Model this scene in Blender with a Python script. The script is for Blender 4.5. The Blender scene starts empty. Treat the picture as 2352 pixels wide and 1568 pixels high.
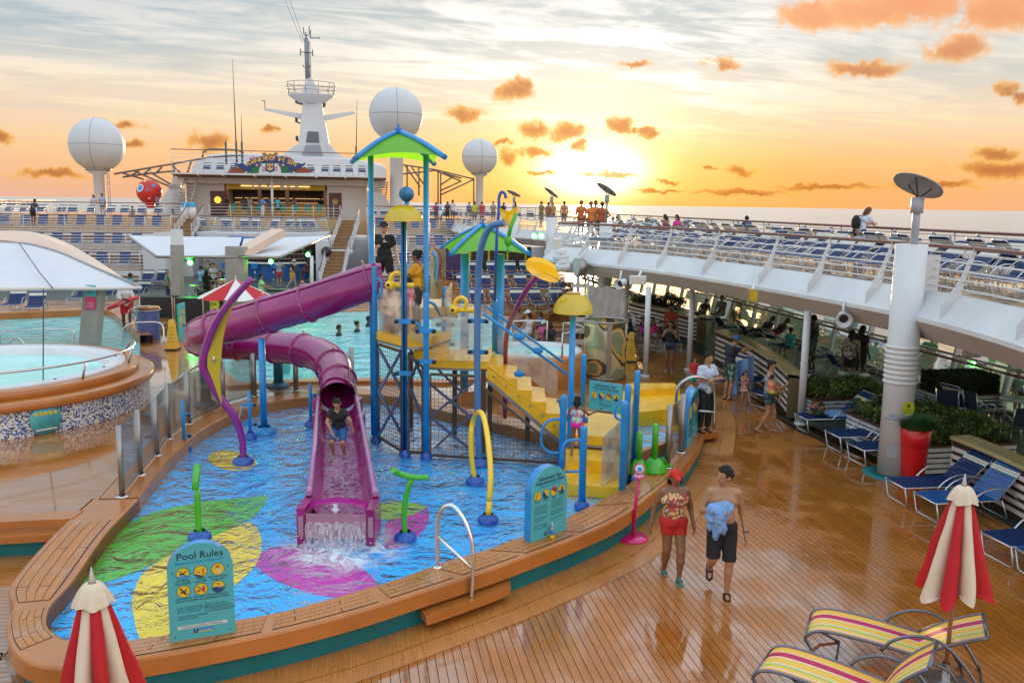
import bpy,bmesh,math,random
import numpy as np
from mathutils import Vector,Matrix,noise as mn
random.seed(7)
SC = bpy.context.scene
COL = SC.collection
rad = math.radians
# ---------------------------------------------------------------- camera
CAMH = 5.2
_f,_r = 2000.,rad(.83)
_p = math.atan(316 / _f)
_cp,_sp,_cr,_sr = math.cos(_p),math.sin(_p),math.cos(_r),math.sin(_r)
_R0,_U0,CF = Vector((1,0,0)),Vector((0,_sp,_cp)),Vector((0,_cp,-_sp))
CR = _cr * _R0 + _sr * _U0
CU = -_sr * _R0 + _cr * _U0
cam_d = bpy.data.cameras.new('camera')
cam = bpy.data.objects.new('camera',cam_d)
COL.objects.link(cam)
M = Matrix((CR,CU,-CF)).transposed().to_4x4()
M.translation = Vector((0,0,CAMH))
cam.matrix_world = M
cam_d.sensor_width = 36
cam_d.lens = 36 * _f / 2352
cam_d.clip_start = .1
cam_d.clip_end = 200000
SC.camera = cam
# ---------------------------------------------------------------- view
SC.view_settings.view_transform = 'Standard'
SC.view_settings.look = 'None'
SC.view_settings.gamma = 1
SC.view_settings.use_curve_mapping = False
SC.view_settings.exposure = 0.78
SC.cycles.max_bounces = 8
SC.cycles.transparent_max_bounces = 24
SC.cycles.caustics_reflective = False
SC.cycles.caustics_refractive = False
# ---------------------------------------------------------------- sun
SUN_AZ,SUN_EL = rad(5.0),rad(3.0)
sdir = Vector((math.sin(SUN_AZ) * math.cos(SUN_EL),math.cos(SUN_AZ) * math.cos(SUN_EL),math.sin(SUN_EL)))
sl = bpy.data.lights.new('sun','SUN')
sl.energy = 3.4
sl.angle = rad(.5)
sl.color = (1,.62,.28)
so = bpy.data.objects.new('sun',sl)
so.rotation_euler = sdir.to_track_quat('Z','Y').to_euler()
COL.objects.link(so)
class NT:
 """tiny node helper"""
 def __init__(s,tree):
  s.t = tree
  s.n = tree.nodes
  s.l = tree.links
 def node(s,ty,props=None,**ins):
  n = s.n.new(ty)
  for k,v in (props or {}).items():
   setattr(n,k,v)
  for k,v in ins.items():
   key = int(k[1:]) if k[0] == '_' and k[1:].isdigit() else k.replace('__',' ')
   s.set(n.inputs[key],v)
  return n
 def set(s,sock,v):
  if isinstance(v,bpy.types.NodeSocket):
   s.l.new(v,sock)
  elif isinstance(v,bpy.types.Node):
   s.l.new(v.outputs[0],sock)
  else:
   if sock.type == 'RGBA' and len(v) == 3:
    v = (*v,1)
   sock.default_value = v
 def m(s,op,a,b=0.,c=None,clamp=False):
  n = s.n.new('ShaderNodeMath')
  n.operation = op
  n.use_clamp = clamp
  s.set(n.inputs[0],a)
  s.set(n.inputs[1],b)
  if c is not None:
   s.set(n.inputs[2],c)
  return n.outputs[0]
 def vm(s,op,a,b=(0,0,0)):
  n = s.n.new('ShaderNodeVectorMath')
  n.operation = op
  s.set(n.inputs[0],a)
  if b is not None:
   s.set(n.inputs[1],b)
  return n.outputs['Value'] if op in ('LENGTH','DOT_PRODUCT') else n.outputs[0]
 def mix(s,fac,a,b,blend='MIX'):
  n = s.n.new('ShaderNodeMix')
  n.data_type = 'RGBA'
  n.blend_type = blend
  s.set(n.inputs[0],fac)
  s.set(n.inputs[6],a)
  s.set(n.inputs[7],b)
  return n.outputs[2]
 def ss(s,x,lo,hi):
  n = s.n.new('ShaderNodeMapRange')
  n.interpolation_type = 'SMOOTHSTEP'
  s.set(n.inputs[0],x)
  s.set(n.inputs[1],lo)
  s.set(n.inputs[2],hi)
  return n.outputs[0]
 def ramp(s,fac,stops):
  n = s.n.new('ShaderNodeValToRGB')
  cr = n.color_ramp
  cr.elements[0].position = stops[0][0]
  cr.elements[0].color = (*stops[0][1],1)
  cr.elements[1].position = stops[-1][0]
  cr.elements[1].color = (*stops[-1][1],1)
  for p,c in stops[1:-1]:
   e = cr.elements.new(p)
   e.color = (*c,1)
  s.set(n.inputs[0],fac)
  return n.outputs[0]
 def noise(s,vec,scale,detail=4,rough=.55,dist=0.):
  n = s.n.new('ShaderNodeTexNoise')
  s.set(n.inputs['Vector'],vec)
  n.inputs['Scale'].default_value = scale
  n.inputs['Detail'].default_value = detail
  n.inputs['Roughness'].default_value = rough
  n.inputs['Distortion'].default_value = dist
  return n
def srgb(r,g,b):
 f = lambda c: (c / 255 / 12.92) if c / 255 <= .04045 else ((c / 255 + .055) / 1.055) ** 2.4
 return (f(r),f(g),f(b))
# ---------------------------------------------------------------- world
def pix_dir(u,v):
 x,y = (u - 1176) / _f,-(v - 784) / _f
 return (x * CR + y * CU + CF)
def azel(u,v):
 d = pix_dir(u,v).normalized()
 return math.atan2(d.x,d.y),math.asin(d.z)
w = bpy.data.worlds.new('World')
SC.world = w
w.use_nodes = True
T = NT(w.node_tree)
T.n.clear()
tc = T.node('ShaderNodeTexCoord')
sep = T.node('ShaderNodeSeparateXYZ',_0=tc.outputs['Generated'])
X,Y,Z = sep.outputs
az = T.m('ARCTAN2',X,Y)
el = T.m('ARCSINE',T.m('MAXIMUM',Z,-1.0))
daz = T.m('SUBTRACT',az,SUN_AZ)
base = T.ramp(T.m('MULTIPLY',el,1 / rad(60)),[
 (0.0,srgb(236,186,160)),(.02,srgb(246,190,148)),(.045,srgb(250,204,156)),(.08,srgb(246,220,190)),
 (.12,srgb(228,218,202)),(.16,srgb(200,208,206)),(.22,srgb(172,190,198)),(.36,srgb(186,200,208)),(1.0,srgb(160,182,206))])
# side of the sky away from the sun turns pinker and cooler
side = T.ss(T.m('ABSOLUTE',daz),.4,1.3)
away = T.ramp(T.m('MULTIPLY',el,1 / rad(60)),[
 (0.0,srgb(214,178,172)),(.08,srgb(226,194,178)),(.2,srgb(200,200,202)),(.45,srgb(186,198,210)),(1.0,srgb(160,182,206))])
base = T.mix(T.m('MULTIPLY',side,.85),base,away)
# cloud plane coordinates
zz = T.m('ADD',T.m('MAXIMUM',Z,0.0),.07)
cx_ = T.m('DIVIDE',X,zz)
cy_ = T.m('DIVIDE',Y,zz)
rot = rad(24)
rx = T.m('ADD',T.m('MULTIPLY',cx_,math.cos(rot)),T.m('MULTIPLY',cy_,math.sin(rot)))
ry = T.m('SUBTRACT',T.m('MULTIPLY',cy_,math.cos(rot)),T.m('MULTIPLY',cx_,math.sin(rot)))
cv = T.node('ShaderNodeCombineXYZ',_0=T.m('MULTIPLY',rx,.55),_1=T.m('MULTIPLY',ry,1.25),_2=.3)
n1 = T.noise(cv.outputs[0],1.0,9,.62,.35)
n2 = T.noise(cv.outputs[0],3.1,8,.65,.8)
streak = T.ss(T.m('ADD',T.m('MULTIPLY',n1.outputs[0],.6),T.m('MULTIPLY',n2.outputs[0],.4)),.45,.60)
stcol = T.ramp(T.m('MULTIPLY',el,1 / rad(60)),[
 (0.0,srgb(252,176,96)),(.04,srgb(255,212,128)),(.09,srgb(255,236,196)),(.16,srgb(255,246,236)),(.3,srgb(250,244,242)),(1,srgb(214,214,220))])
stamt = T.m('MULTIPLY',streak,T.ss(el,.01,.1))
sky = T.mix(T.m('MULTIPLY',stamt,.8),base,stcol)
# clear bluish gap high on the left
gap = T.m('MULTIPLY',T.ss(daz,-.28,-.52),T.ss(el,.11,.20))
sky = T.mix(T.m('MULTIPLY',gap,T.m('SUBTRACT',.8,T.m('MULTIPLY',streak,.45))),sky,srgb(158,182,198))
# darker bands
n3 = T.noise(cv.outputs[0],.8,6,.6,.3)
band = T.ss(n3.outputs[0],.52,.72)
sky = T.mix(T.m('MULTIPLY',band,.32),sky,T.mix(T.ss(el,.02,.10),srgb(244,168,104),srgb(176,190,196)))
# sun glow
def glow(oa,oe,wa,we,amt,colr):
 global sky
 dx = T.m('DIVIDE',T.m('SUBTRACT',daz,oa),wa)
 dy = T.m('DIVIDE',T.m('SUBTRACT',el,oe),we)
 g = T.m('EXPONENT',T.m('MULTIPLY',T.m('ADD',T.m('MULTIPLY',dx,dx),T.m('MULTIPLY',dy,dy)),-1.0))
 sky = T.mix(T.m('MULTIPLY',g,amt,clamp=True),sky,colr)
glow(.06,.010,.42,.062,.9,(1.05,.44,.085))
glow(-.01,.04,.15,.05,.85,(1.4,.84,.2))
glow(.0,.155,.16,.06,T.m('ADD',.12,T.m('MULTIPLY',streak,.8)),(1.75,1.68,1.55))
glow(.0,.09,.09,.04,.6,(1.7,1.45,1.0))
glow(.0,.038,.045,.022,1.,(7.,5.6,3.2))
# cumulus puffs
nz = T.noise(T.node('ShaderNodeCombineXYZ',_0=az,_1=el,_2=0.).outputs[0],34,7,.62,.2)
off = T.vm('SCALE',T.vm('SUBTRACT',nz.outputs[1],(.5,.5,.5)),None)
off.node.inputs['Scale'].default_value = .055
off = T.vm('MULTIPLY',off,(1,.55,0))
pe = T.vm('ADD',T.node('ShaderNodeCombineXYZ',_0=az,_1=el,_2=0.).outputs[0],off)
pe = T.vm('MULTIPLY',pe,(1,1,0))
PUFFS = [(1182,212,46,26),(1205,195,22,20),(1068,258,48,16),(1232,296,40,24),(1305,302,42,20),(1328,334,24,14),
 (1425,290,36,20),(1490,306,18,12),(1225,348,44,13),(1166,362,26,18),(1412,405,48,9),(1350,405,26,6),
 (1706,392,34,11),(480,326,46,22),(300,336,28,14),(300,291,34,11),(1662,140,40,14),(1985,158,84,18),
 (2200,112,60,26),(2330,216,40,20),(2300,388,110,22),(2290,350,50,14),(0,316,26,14),(620,300,24,10),(120,398,70,10),
 (1240,400,40,6),(1540,414,30,6),(1620,380,24,5),(1900,432,130,9),(1700,442,120,8),(2140,428,100,10),(1520,440,60,5),
 (2060,18,210,42),(1870,38,80,30),(2300,28,120,44),(1465,300,12,8),(1460,150,40,8),(1150,330,26,7)]
pm = None
pl = None
for (u,v,su,sv) in PUFFS:
 a0,e0 = azel(u,v)
 q = T.vm('MULTIPLY',T.vm('SUBTRACT',pe,(a0,e0,0)),(2000 / su,2000 / sv,0))
 ln = T.m('SUBTRACT',1.35,T.vm('LENGTH',q,None))
 pm = ln if pm is None else T.m('MAXIMUM',pm,ln)
pa = T.m('MULTIPLY',T.ss(pm,.02,.75),T.ss(T.m('ADD',nz.outputs[0],T.m('MULTIPLY',pm,.24)),.43,.64))
low = T.ss(el,.30,.02)
pcol = T.mix(T.ss(pm,.2,1.15),T.mix(low,srgb(255,190,130),srgb(255,190,90)),T.mix(T.ss(el,.12,.2),srgb(190,112,56),srgb(246,160,104)))
sky = T.mix(T.m('MULTIPLY',pa,.9),sky,pcol)
nish = T.node('ShaderNodeTexSky',{'sky_type': 'NISHITA','sun_disc': False,'sun_elevation': SUN_EL,'sun_rotation': SUN_AZ,'dust_density': 2.0})
bg1 = T.node('ShaderNodeBackground',Color=T.mix(.93,nish.outputs[0],(0,0,0)),Strength=.05)
# sky level raised overhead and away from the sun as added fill; exposure is set for the shaded deck
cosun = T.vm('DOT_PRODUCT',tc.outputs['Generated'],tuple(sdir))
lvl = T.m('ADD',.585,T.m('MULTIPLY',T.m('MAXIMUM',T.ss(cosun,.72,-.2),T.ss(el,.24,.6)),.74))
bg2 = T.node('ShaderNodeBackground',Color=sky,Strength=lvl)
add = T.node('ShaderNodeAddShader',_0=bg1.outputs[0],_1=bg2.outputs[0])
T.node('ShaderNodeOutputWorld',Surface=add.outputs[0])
SC.world.cycles.sampling_method = 'MANUAL'
SC.world.cycles.sample_map_resolution = 512
# ---------------------------------------------------------------- coordinate helpers
def G(u,v,z=0.):
 d = pix_dir(u,v)
 t = (z - CAMH) / d.z
 return Vector((d.x * t,d.y * t,z))
def P(u,v,Y):
 d = pix_dir(u,v)
 t = Y / d.y
 return Vector((d.x * t,Y,CAMH + d.z * t))
_th = math.atan2(361,2000)
AX = Vector((-math.sin(_th),math.cos(_th),0))
BX = Vector((math.cos(_th),math.sin(_th),0))
SHIP = _th
def W(s,t,z=0.):
 return AX * s + BX * t + Vector((0,0,z))
def ST(p):
 return (p.x * AX.x + p.y * AX.y,p.x * BX.x + p.y * BX.y)
def RT(u,v,tt):
 """point on the plane t=tt seen along a direction"""
 d = pix_dir(u,v)
 k = tt / (d.x * BX.x + d.y * BX.y)
 return Vector((d.x * k,d.y * k,CAMH + d.z * k))
def RS(u,v,ss):
 """point on the athwart plane s=ss seen along a direction"""
 d = pix_dir(u,v)
 k = ss / (d.x * AX.x + d.y * AX.y)
 return Vector((d.x * k,d.y * k,CAMH + d.z * k))
# ---------------------------------------------------------------- materials
MATS = {}
def mat(name,col,rough=.5,metal=0.,bump=0.,bscale=30.,var=0.,vscale=3.,coat=0.,trans=0.,spec=.5,stretch=None,emit=None,objvar=0.,subs=0.):
 if name in MATS:
  return MATS[name]
 m = bpy.data.materials.new(name)
 m.use_nodes = True
 t = NT(m.node_tree)
 t.n.clear()
 b = t.node('ShaderNodeBsdfPrincipled')
 b.inputs['Roughness'].default_value = rough
 b.inputs['Metallic'].default_value = metal
 b.inputs['Coat Weight'].default_value = coat
 b.inputs['Coat Roughness'].default_value = .08
 b.inputs['Specular IOR Level'].default_value = spec
 b.inputs['Transmission Weight'].default_value = trans
 if subs:
  b.inputs['Subsurface Weight'].default_value = subs
  b.inputs['Subsurface Radius'].default_value = (.02,.01,.006)
  b.inputs['Subsurface Scale'].default_value = 1.
 tcn = t.node('ShaderNodeTexCoord')
 vec = tcn.outputs['Object']
 if stretch:
  vec = t.node('ShaderNodeMapping',Vector=vec,Scale=stretch).outputs[0]
 c = (*col,1)
 if var or objvar:
  dark = tuple(x * (1 - var * .7) for x in col)
  lite = tuple(min(1,x * (1 + var * .45)) for x in col)
  n = t.noise(vec,vscale,6,.6)
  c = t.mix(t.ss(n.outputs[0],.3,.7),dark,lite)
  if objvar:
   oi = t.node('ShaderNodeObjectInfo')
   k = t.m('ADD',1 - objvar,t.m('MULTIPLY',oi.outputs['Random'],2 * objvar))
   hsv = t.node('ShaderNodeHueSaturation',Value=k,Color=c)
   c = hsv.outputs[0]
 t.set(b.inputs['Base Color'],c)
 if bump:
  n = t.noise(vec,bscale,4,.6)
  bp = t.node('ShaderNodeBump',Strength=bump,Distance=.02,Height=n.outputs[0])
  t.set(b.inputs['Normal'],bp.outputs[0])
  r = t.m('ADD',rough,t.m('MULTIPLY',t.m('SUBTRACT',n.outputs[0],.5),.15))
  t.set(b.inputs['Roughness'],r)
 if emit:
  b.inputs['Emission Color'].default_value = (*emit[0],1)
  b.inputs['Emission Strength'].default_value = emit[1]
 t.node('ShaderNodeOutputMaterial',Surface=b.outputs[0])
 MATS[name] = m
 return m
def glassmat(name,tint,refl=.12,rough=.03,haze=0.,hazecol=(.8,.75,.7)):
 """thin pane: fresnel reflection over a tinted transparent sheet, a little spray haze"""
 m = bpy.data.materials.new(name)
 m.use_nodes = True
 t = NT(m.node_tree)
 t.n.clear()
 tr = t.node('ShaderNodeBsdfTransparent',Color=tint)
 gl = t.node('ShaderNodeBsdfGlossy',Color=(1,1,1),Roughness=rough)
 fr = t.node('ShaderNodeFresnel',IOR=1.3)
 s = t.node('ShaderNodeMixShader',Fac=t.m('ADD',t.m('MULTIPLY',fr.outputs[0],.8),refl * .3),_1=tr.outputs[0],_2=gl.outputs[0])
 if haze:
  tcn = t.node('ShaderNodeTexCoord')
  n = t.noise(tcn.outputs['Object'],2.5,6,.7)
  n2 = t.noise(tcn.outputs['Object'],90,2,.7)
  df = t.node('ShaderNodeBsdfDiffuse',Color=hazecol)
  tl = t.node('ShaderNodeBsdfTranslucent',Color=hazecol)
  ds = t.node('ShaderNodeMixShader',Fac=.6,_1=df.outputs[0],_2=tl.outputs[0])
  k = t.m('MULTIPLY',t.m('MULTIPLY',t.ss(n.outputs[0],.3,.75),haze),t.m('ADD',.5,n2.outputs[0]))
  s = t.node('ShaderNodeMixShader',Fac=k,_1=s.outputs[0],_2=ds.outputs[0])
 t.node('ShaderNodeOutputMaterial',Surface=s.outputs[0])
 MATS[name] = m
 return m
def watermat(name,scale,bump,dist=.05,deepcol=None,tint=(.9,.97,1),stretch=(1,1,1),foam=0.,foamc=None,grough=.03,fk=1.):
 m = bpy.data.materials.new(name)
 m.use_nodes = True
 t = NT(m.node_tree)
 t.n.clear()
 tcn = t.node('ShaderNodeTexCoord')
 mp = t.node('ShaderNodeMapping',Vector=tcn.outputs['Object'],Scale=stretch)
 n = t.noise(mp.outputs[0],scale,5,.55,.9)
 n2 = t.noise(mp.outputs[0],scale * 3.4,3,.5,.6)
 h = t.m('ADD',n.outputs[0],t.m('MULTIPLY',n2.outputs[0],.3))
 bp = t.node('ShaderNodeBump',Strength=bump,Distance=dist,Height=h)
 gl = t.node('ShaderNodeBsdfGlossy',Color=(1,1,1),Roughness=grough,Normal=bp.outputs[0])
 fr = t.node('ShaderNodeFresnel',IOR=1.33,Normal=bp.outputs[0])
 if deepcol:
  under = t.node('ShaderNodeBsdfDiffuse',Color=deepcol)
  if isinstance(tint,list):
   under = t.node('ShaderNodeBsdfDiffuse',Color=t.mix(t.ss(n.outputs[0],.35,.65),tint[0],tint[1]))
 else:
  under = t.node('ShaderNodeBsdfTransparent',Color=tint)
 s = t.node('ShaderNodeMixShader',Fac=(t.m('MULTIPLY',t.m('MULTIPLY',fr.outputs[0],fk),t.m('SUBTRACT',1.,t.node('ShaderNodeNewGeometry').outputs['Backfacing'])) if fk > 0 else t.m('MULTIPLY',t.m('MULTIPLY',t.ss(fr.outputs[0],.035,.34),-fk),t.m('SUBTRACT',1.,t.node('ShaderNodeNewGeometry').outputs['Backfacing']))),_1=under.outputs[0],_2=gl.outputs[0])
 if foam:
  fn = t.noise(mp.outputs[0],scale * 1.7,6,.75,1.2)
  att = t.node('ShaderNodeVectorMath',{'operation': 'DISTANCE'},_0=t.node('ShaderNodeNewGeometry').outputs[0],_1=foamc[0])
  k = t.m('MULTIPLY',t.ss(att.outputs['Value'],foamc[1],foamc[1] * .25),t.ss(fn.outputs[0],.38,.62))
  df = t.node('ShaderNodeBsdfDiffuse',Color=(.85,.88,.9))
  s = t.node('ShaderNodeMixShader',Fac=t.m('MULTIPLY',k,foam),_1=s.outputs[0],_2=df.outputs[0])
 t.node('ShaderNodeOutputMaterial',Surface=s.outputs[0])
 MATS[name] = m
 return m
def deckmat(name,col,dirv,wet=.6,gloss=.085,dry=.42,wscale=.45,objvar=.1):
 """teak laid planks with wet patches (only roughness and a slightly deeper tone where wet)"""
 m = bpy.data.materials.new(name)
 m.use_nodes = True
 t = NT(m.node_tree)
 t.n.clear()
 geo = t.node('ShaderNodeNewGeometry')
 pos = geo.outputs['Position']
 al = t.vm('DOT_PRODUCT',pos,tuple(dirv))
 perp = (-dirv[1],dirv[0],0)
 ac = t.vm('DOT_PRODUCT',pos,perp)
 gv = t.node('ShaderNodeCombineXYZ',_0=t.m('MULTIPLY',al,.8),_1=t.m('MULTIPLY',ac,26),_2=0.)
 gr = t.noise(gv.outputs[0],2.2,5,.6,.4)
 blot = t.noise(pos,1.7,5,.65,.5)
 c = t.mix(t.ss(gr.outputs[0],.3,.72),tuple(x * .74 for x in col),tuple(min(1,x * 1.18) for x in col))
 c = t.mix(t.m('MULTIPLY',t.ss(blot.outputs[0],.45,.75),.35),c,tuple(x * .62 for x in col))
 if objvar:
  oi = t.node('ShaderNodeObjectInfo')
  k = t.m('ADD',1 - objvar,t.m('MULTIPLY',oi.outputs['Random'],2 * objvar))
  c = t.node('ShaderNodeHueSaturation',Value=k,Color=c).outputs[0]
 wn = t.noise(pos,wscale,6,.62,.45)
 wm = t.ss(wn.outputs[0],.52 - .20 * wet,.70 - .20 * wet)
 fine = t.noise(pos,60,3,.6)
 rr = t.m('ADD',t.m('ADD',dry,t.m('MULTIPLY',t.m('SUBTRACT',gr.outputs[0],.5),.2)),t.m('MULTIPLY',wm,gloss - dry))
 c = t.mix(t.m('MULTIPLY',wm,.22),c,tuple(x * .55 for x in col))
 b = t.node('ShaderNodeBsdfPrincipled',Base__Color=c,Roughness=t.m('MAXIMUM',rr,.03))
 b.inputs['Coat Roughness'].default_value = .035
 b.inputs['Coat IOR'].default_value = 1.62
 t.set(b.inputs['Coat Weight'],t.m('MULTIPLY',wm,1.0))
 rip = t.noise(pos,9,3,.5,.5)
 hh = t.m('ADD',t.m('MULTIPLY',t.m('MULTIPLY',fine.outputs[0],.12),t.m('SUBTRACT',1.,wm)),t.m('MULTIPLY',rip.outputs[0],.10))
 bp = t.node('ShaderNodeBump',Strength=.5,Distance=.01,Height=hh)
 t.set(b.inputs['Normal'],bp.outputs[0])
 t.set(b.inputs['Coat Normal'],bp.outputs[0])
 t.node('ShaderNodeOutputMaterial',Surface=b.outputs[0])
 MATS[name] = m
 return m
WHITE = mat('white_paint',(.65,.65,.65),.38,var=.12,vscale=.9,bump=.04,bscale=8)
WHITE2 = mat('white_steel',(.60,.60,.62),.45,var=.12,vscale=.7)
CREAM = mat('cream_paint',(.62,.56,.50),.5,var=.06,vscale=1.)
BEIGE = mat('beige_soffit',(.52,.46,.42),.6,var=.08,vscale=.8)
STEEL = mat('brushed_steel',(.55,.53,.5),.28,1.,bump=.05,bscale=60)
STEELD = mat('dull_steel',(.33,.30,.28),.38,.85,bump=.05,bscale=40)
ALU = mat('aluminium_tube',(.62,.62,.64),.3,.75)
CHROME = mat('chrome',(.75,.74,.72),.12,1.)
DARK = mat('black_plastic',(.015,.015,.017),.5)
BLACK = mat('black_cloth',(.012,.012,.014),.8,var=.3,vscale=12)
BLUEP = mat('pool_blue_paint',(.010,.25,.60),.36,var=.28,vscale=2,coat=.3)
BLUED = mat('deep_blue_paint',(.010,.08,.38),.35,coat=.3)
YEL = mat('yellow_gelcoat',(.88,.47,.01),.3,var=.2,vscale=3,bump=.15,bscale=60,coat=.3)
YELB = mat('bright_yellow',(.92,.56,.01),.3,coat=.4)
PURP = mat('purple_gelcoat',(.30,.010,.14),.26,var=.3,vscale=1.4,coat=.45,bump=.06,bscale=18)
PURPI = mat('purple_inner_gelcoat',(.20,.006,.09),.35,var=.2,vscale=3)
MAG = mat('magenta_paint',(.62,.006,.13),.3,coat=.3)
GREENP = mat('green_paint',(.05,.40,.01),.3,coat=.4,var=.08)
REDP = mat('red_plastic',(.62,.008,.008),.35,coat=.2)
TEAL = mat('teal_paint',(.0,.14,.15),.55,var=.2,vscale=3)
TEALD = mat('teal_steel',(.01,.10,.16),.5)
SIGN = mat('aqua_sign_face',(.08,.42,.45),.45,var=.05)
INK = mat('dark_ink',(.01,.03,.05),.6)
MAHOG = mat('varnished_rail_wood',(.16,.035,.012),.3,coat=.4,var=.2,vscale=6)
TEAKC = mat('tan_composite',(.45,.152,.028),.30,var=.22,vscale=1.4,bump=.08,bscale=70,coat=.25)
STAIRW = mat('stair_wood',(.28,.14,.05),.6,var=.3,vscale=5)
NAVY = mat('navy_vinyl_strap',(.005,.024,.10),.62,spec=.3,var=.2,vscale=9)
NAVYL = mat('blue_vinyl_strap',(.01,.09,.30),.35,var=.2,vscale=9)
NAVYB = mat('deep_blue_mesh',(.005,.05,.17),.7,spec=.3)
CREAMS = mat('cream_vinyl_strap',(.62,.58,.48),.4,var=.1,vscale=9)
CAULK = mat('black_caulk',(.015,.010,.006),.7)
TEAKA = deckmat('teak_plank_fore_aft',(.43,.138,.019),AX)
TEAKB = deckmat('teak_plank_athwart',(.45,.165,.028),BX,wet=.75,wscale=.33)
TEAKK = deckmat('teak_kerb_plank',(.48,.175,.036),AX,wet=.2,wscale=.5,objvar=.04)
GLASS = glassmat('clear_glass_pane',(.95,.975,.965),refl=.02)
GLASSH = glassmat('spray_hazed_acrylic',(.92,.95,.95),haze=.34,hazecol=(.95,.88,.80))
GLASSG = glassmat('green_tinted_glass',(.50,.93,.64),refl=.05)
GLASSP = glassmat('pale_green_glass',(.84,.98,.80),refl=.05)
# ---------------------------------------------------------------- mesh builder
class MB:
 def __init__(s):
  s.v,s.f,s.mi,s.sm = [],[],[],[]
 def add(s,vs,fs,mi=0,sm=False):
  o = len(s.v)
  s.v += [tuple(x) for x in vs]
  s.f += [tuple(i + o for i in f) for f in fs]
  s.mi += [mi] * len(fs)
  s.sm += [sm] * len(fs)
  return s
 def box(s,c,size,rz=0.,mi=0,M=None):
  hx,hy,hz = (k / 2 for k in size)
  vs = [Vector((x,y,z)) for z in (-hz,hz) for y in (-hy,hy) for x in (-hx,hx)]
  R = M if M is not None else Matrix.Rotation(rz,3,'Z')
  c = Vector(c)
  vs = [R @ q + c for q in vs]
  return s.add(vs,[(0,2,3,1),(4,5,7,6),(0,1,5,4),(2,6,7,3),(1,3,7,5),(0,4,6,2)],mi)
 def beam(s,p0,p1,wd,ht,mi=0,up=(0,0,1)):
  p0,p1 = Vector(p0),Vector(p1)
  d = p1 - p0
  L = d.length
  if L < 1e-6:
   return s
  d.normalize()
  up = Vector(up)
  sd = d.cross(up)
  if sd.length < 1e-4:
   sd = d.cross(Vector((0,1,0)))
  sd.normalize()
  u2 = sd.cross(d)
  R = Matrix((d,sd,u2)).transposed()
  return s.box((p0 + p1) / 2,(L,wd,ht),mi=mi,M=R)
 def tube(s,path,r,n=8,mi=0,closed=False,caps=True,sm=True,flat=1.):
  pts = [Vector(p) for p in path]
  N = len(pts)
  rs = r if isinstance(r,(list,tuple)) else [r] * N
  tang = []
  for i in range(N):
   if closed:
    d = pts[(i + 1) % N] - pts[i - 1]
   else:
    d = pts[min(i + 1,N - 1)] - pts[max(i - 1,0)]
   if d.length < 1e-9:
    d = Vector((0,0,1))
   tang.append(d.normalized())
  ref = Vector((0,0,1)) if abs(tang[0].z) < .9 else Vector((1,0,0))
  nrm = (ref - tang[0] * ref.dot(tang[0])).normalized()
  vs = []
  for i in range(N):
   t = tang[i]
   nrm = (nrm - t * nrm.dot(t))
   if nrm.length < 1e-6:
    nrm = t.orthogonal()
   nrm.normalize()
   bn = t.cross(nrm)
   for k in range(n):
    a = 2 * math.pi * k / n
    vs.append(pts[i] + (nrm * math.cos(a) + bn * math.sin(a) * flat) * rs[i])
  fs = []
  for i in range(N if closed else N - 1):
   j = (i + 1) % N
   for k in range(n):
    k2 = (k + 1) % n
    fs.append((i * n + k,i * n + k2,j * n + k2,j * n + k))
  s.add(vs,fs,mi,sm)
  if caps and not closed:
   o = len(s.v) - len(vs)
   s.f.append(tuple(o + k for k in range(n - 1,-1,-1)))
   s.f.append(tuple(o + (N - 1) * n + k for k in range(n)))
   s.mi += [mi,mi]
   s.sm += [False,False]
  return s
 def cyl(s,p0,p1,r,r1=None,n=16,mi=0,sm=True,caps=True):
  return s.tube([p0,p1],[r,r if r1 is None else r1],n,mi,sm=sm,caps=caps)
 def lathe(s,prof,c=(0,0,0),n=24,mi=0,sm=True,M=None,a0=0.,a1=2 * math.pi,caps=False):
  """prof: list of (r,z)"""
  full = abs(a1 - a0 - 2 * math.pi) < 1e-6
  c = Vector(c)
  cols = n if full else n + 1
  vs = []
  for (r,z) in prof:
   for k in range(cols):
    a = a0 + (a1 - a0) * k / n
    q = Vector((r * math.cos(a),r * math.sin(a),z))
    vs.append((M @ q if M is not None else q) + c)
  fs = []
  for i in range(len(prof) - 1):
   for k in range(n):
    k2 = (k + 1) % cols
    fs.append((i * cols + k,i * cols + k2,(i + 1) * cols + k2,(i + 1) * cols + k))
  s.add(vs,fs,mi,sm)
  if caps:
   o = len(s.v) - len(vs)
   s.f.append(tuple(o + k for k in range(cols - 1,-1,-1)))
   s.f.append(tuple(o + (len(prof) - 1) * cols + k for k in range(cols)))
   s.mi += [mi,mi]
   s.sm += [False,False]
  return s
 def sphere(s,c,r,n=16,mi=0,M=None,sc=(1,1,1)):
  c = Vector(c)
  vs,fs = [],[]
  m_ = n // 2
  for i in range(m_ + 1):
   ph = math.pi * i / m_
   for k in range(n):
    a = 2 * math.pi * k / n
    q = Vector((math.sin(ph) * math.cos(a) * sc[0],math.sin(ph) * math.sin(a) * sc[1],math.cos(ph) * sc[2])) * r
    vs.append((M @ q if M is not None else q) + c)
  for i in range(m_):
   for k in range(n):
    k2 = (k + 1) % n
    fs.append((i * n + k,(i + 1) * n + k,(i + 1) * n + k2,i * n + k2))
  return s.add(vs,fs,mi,True)
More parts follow.
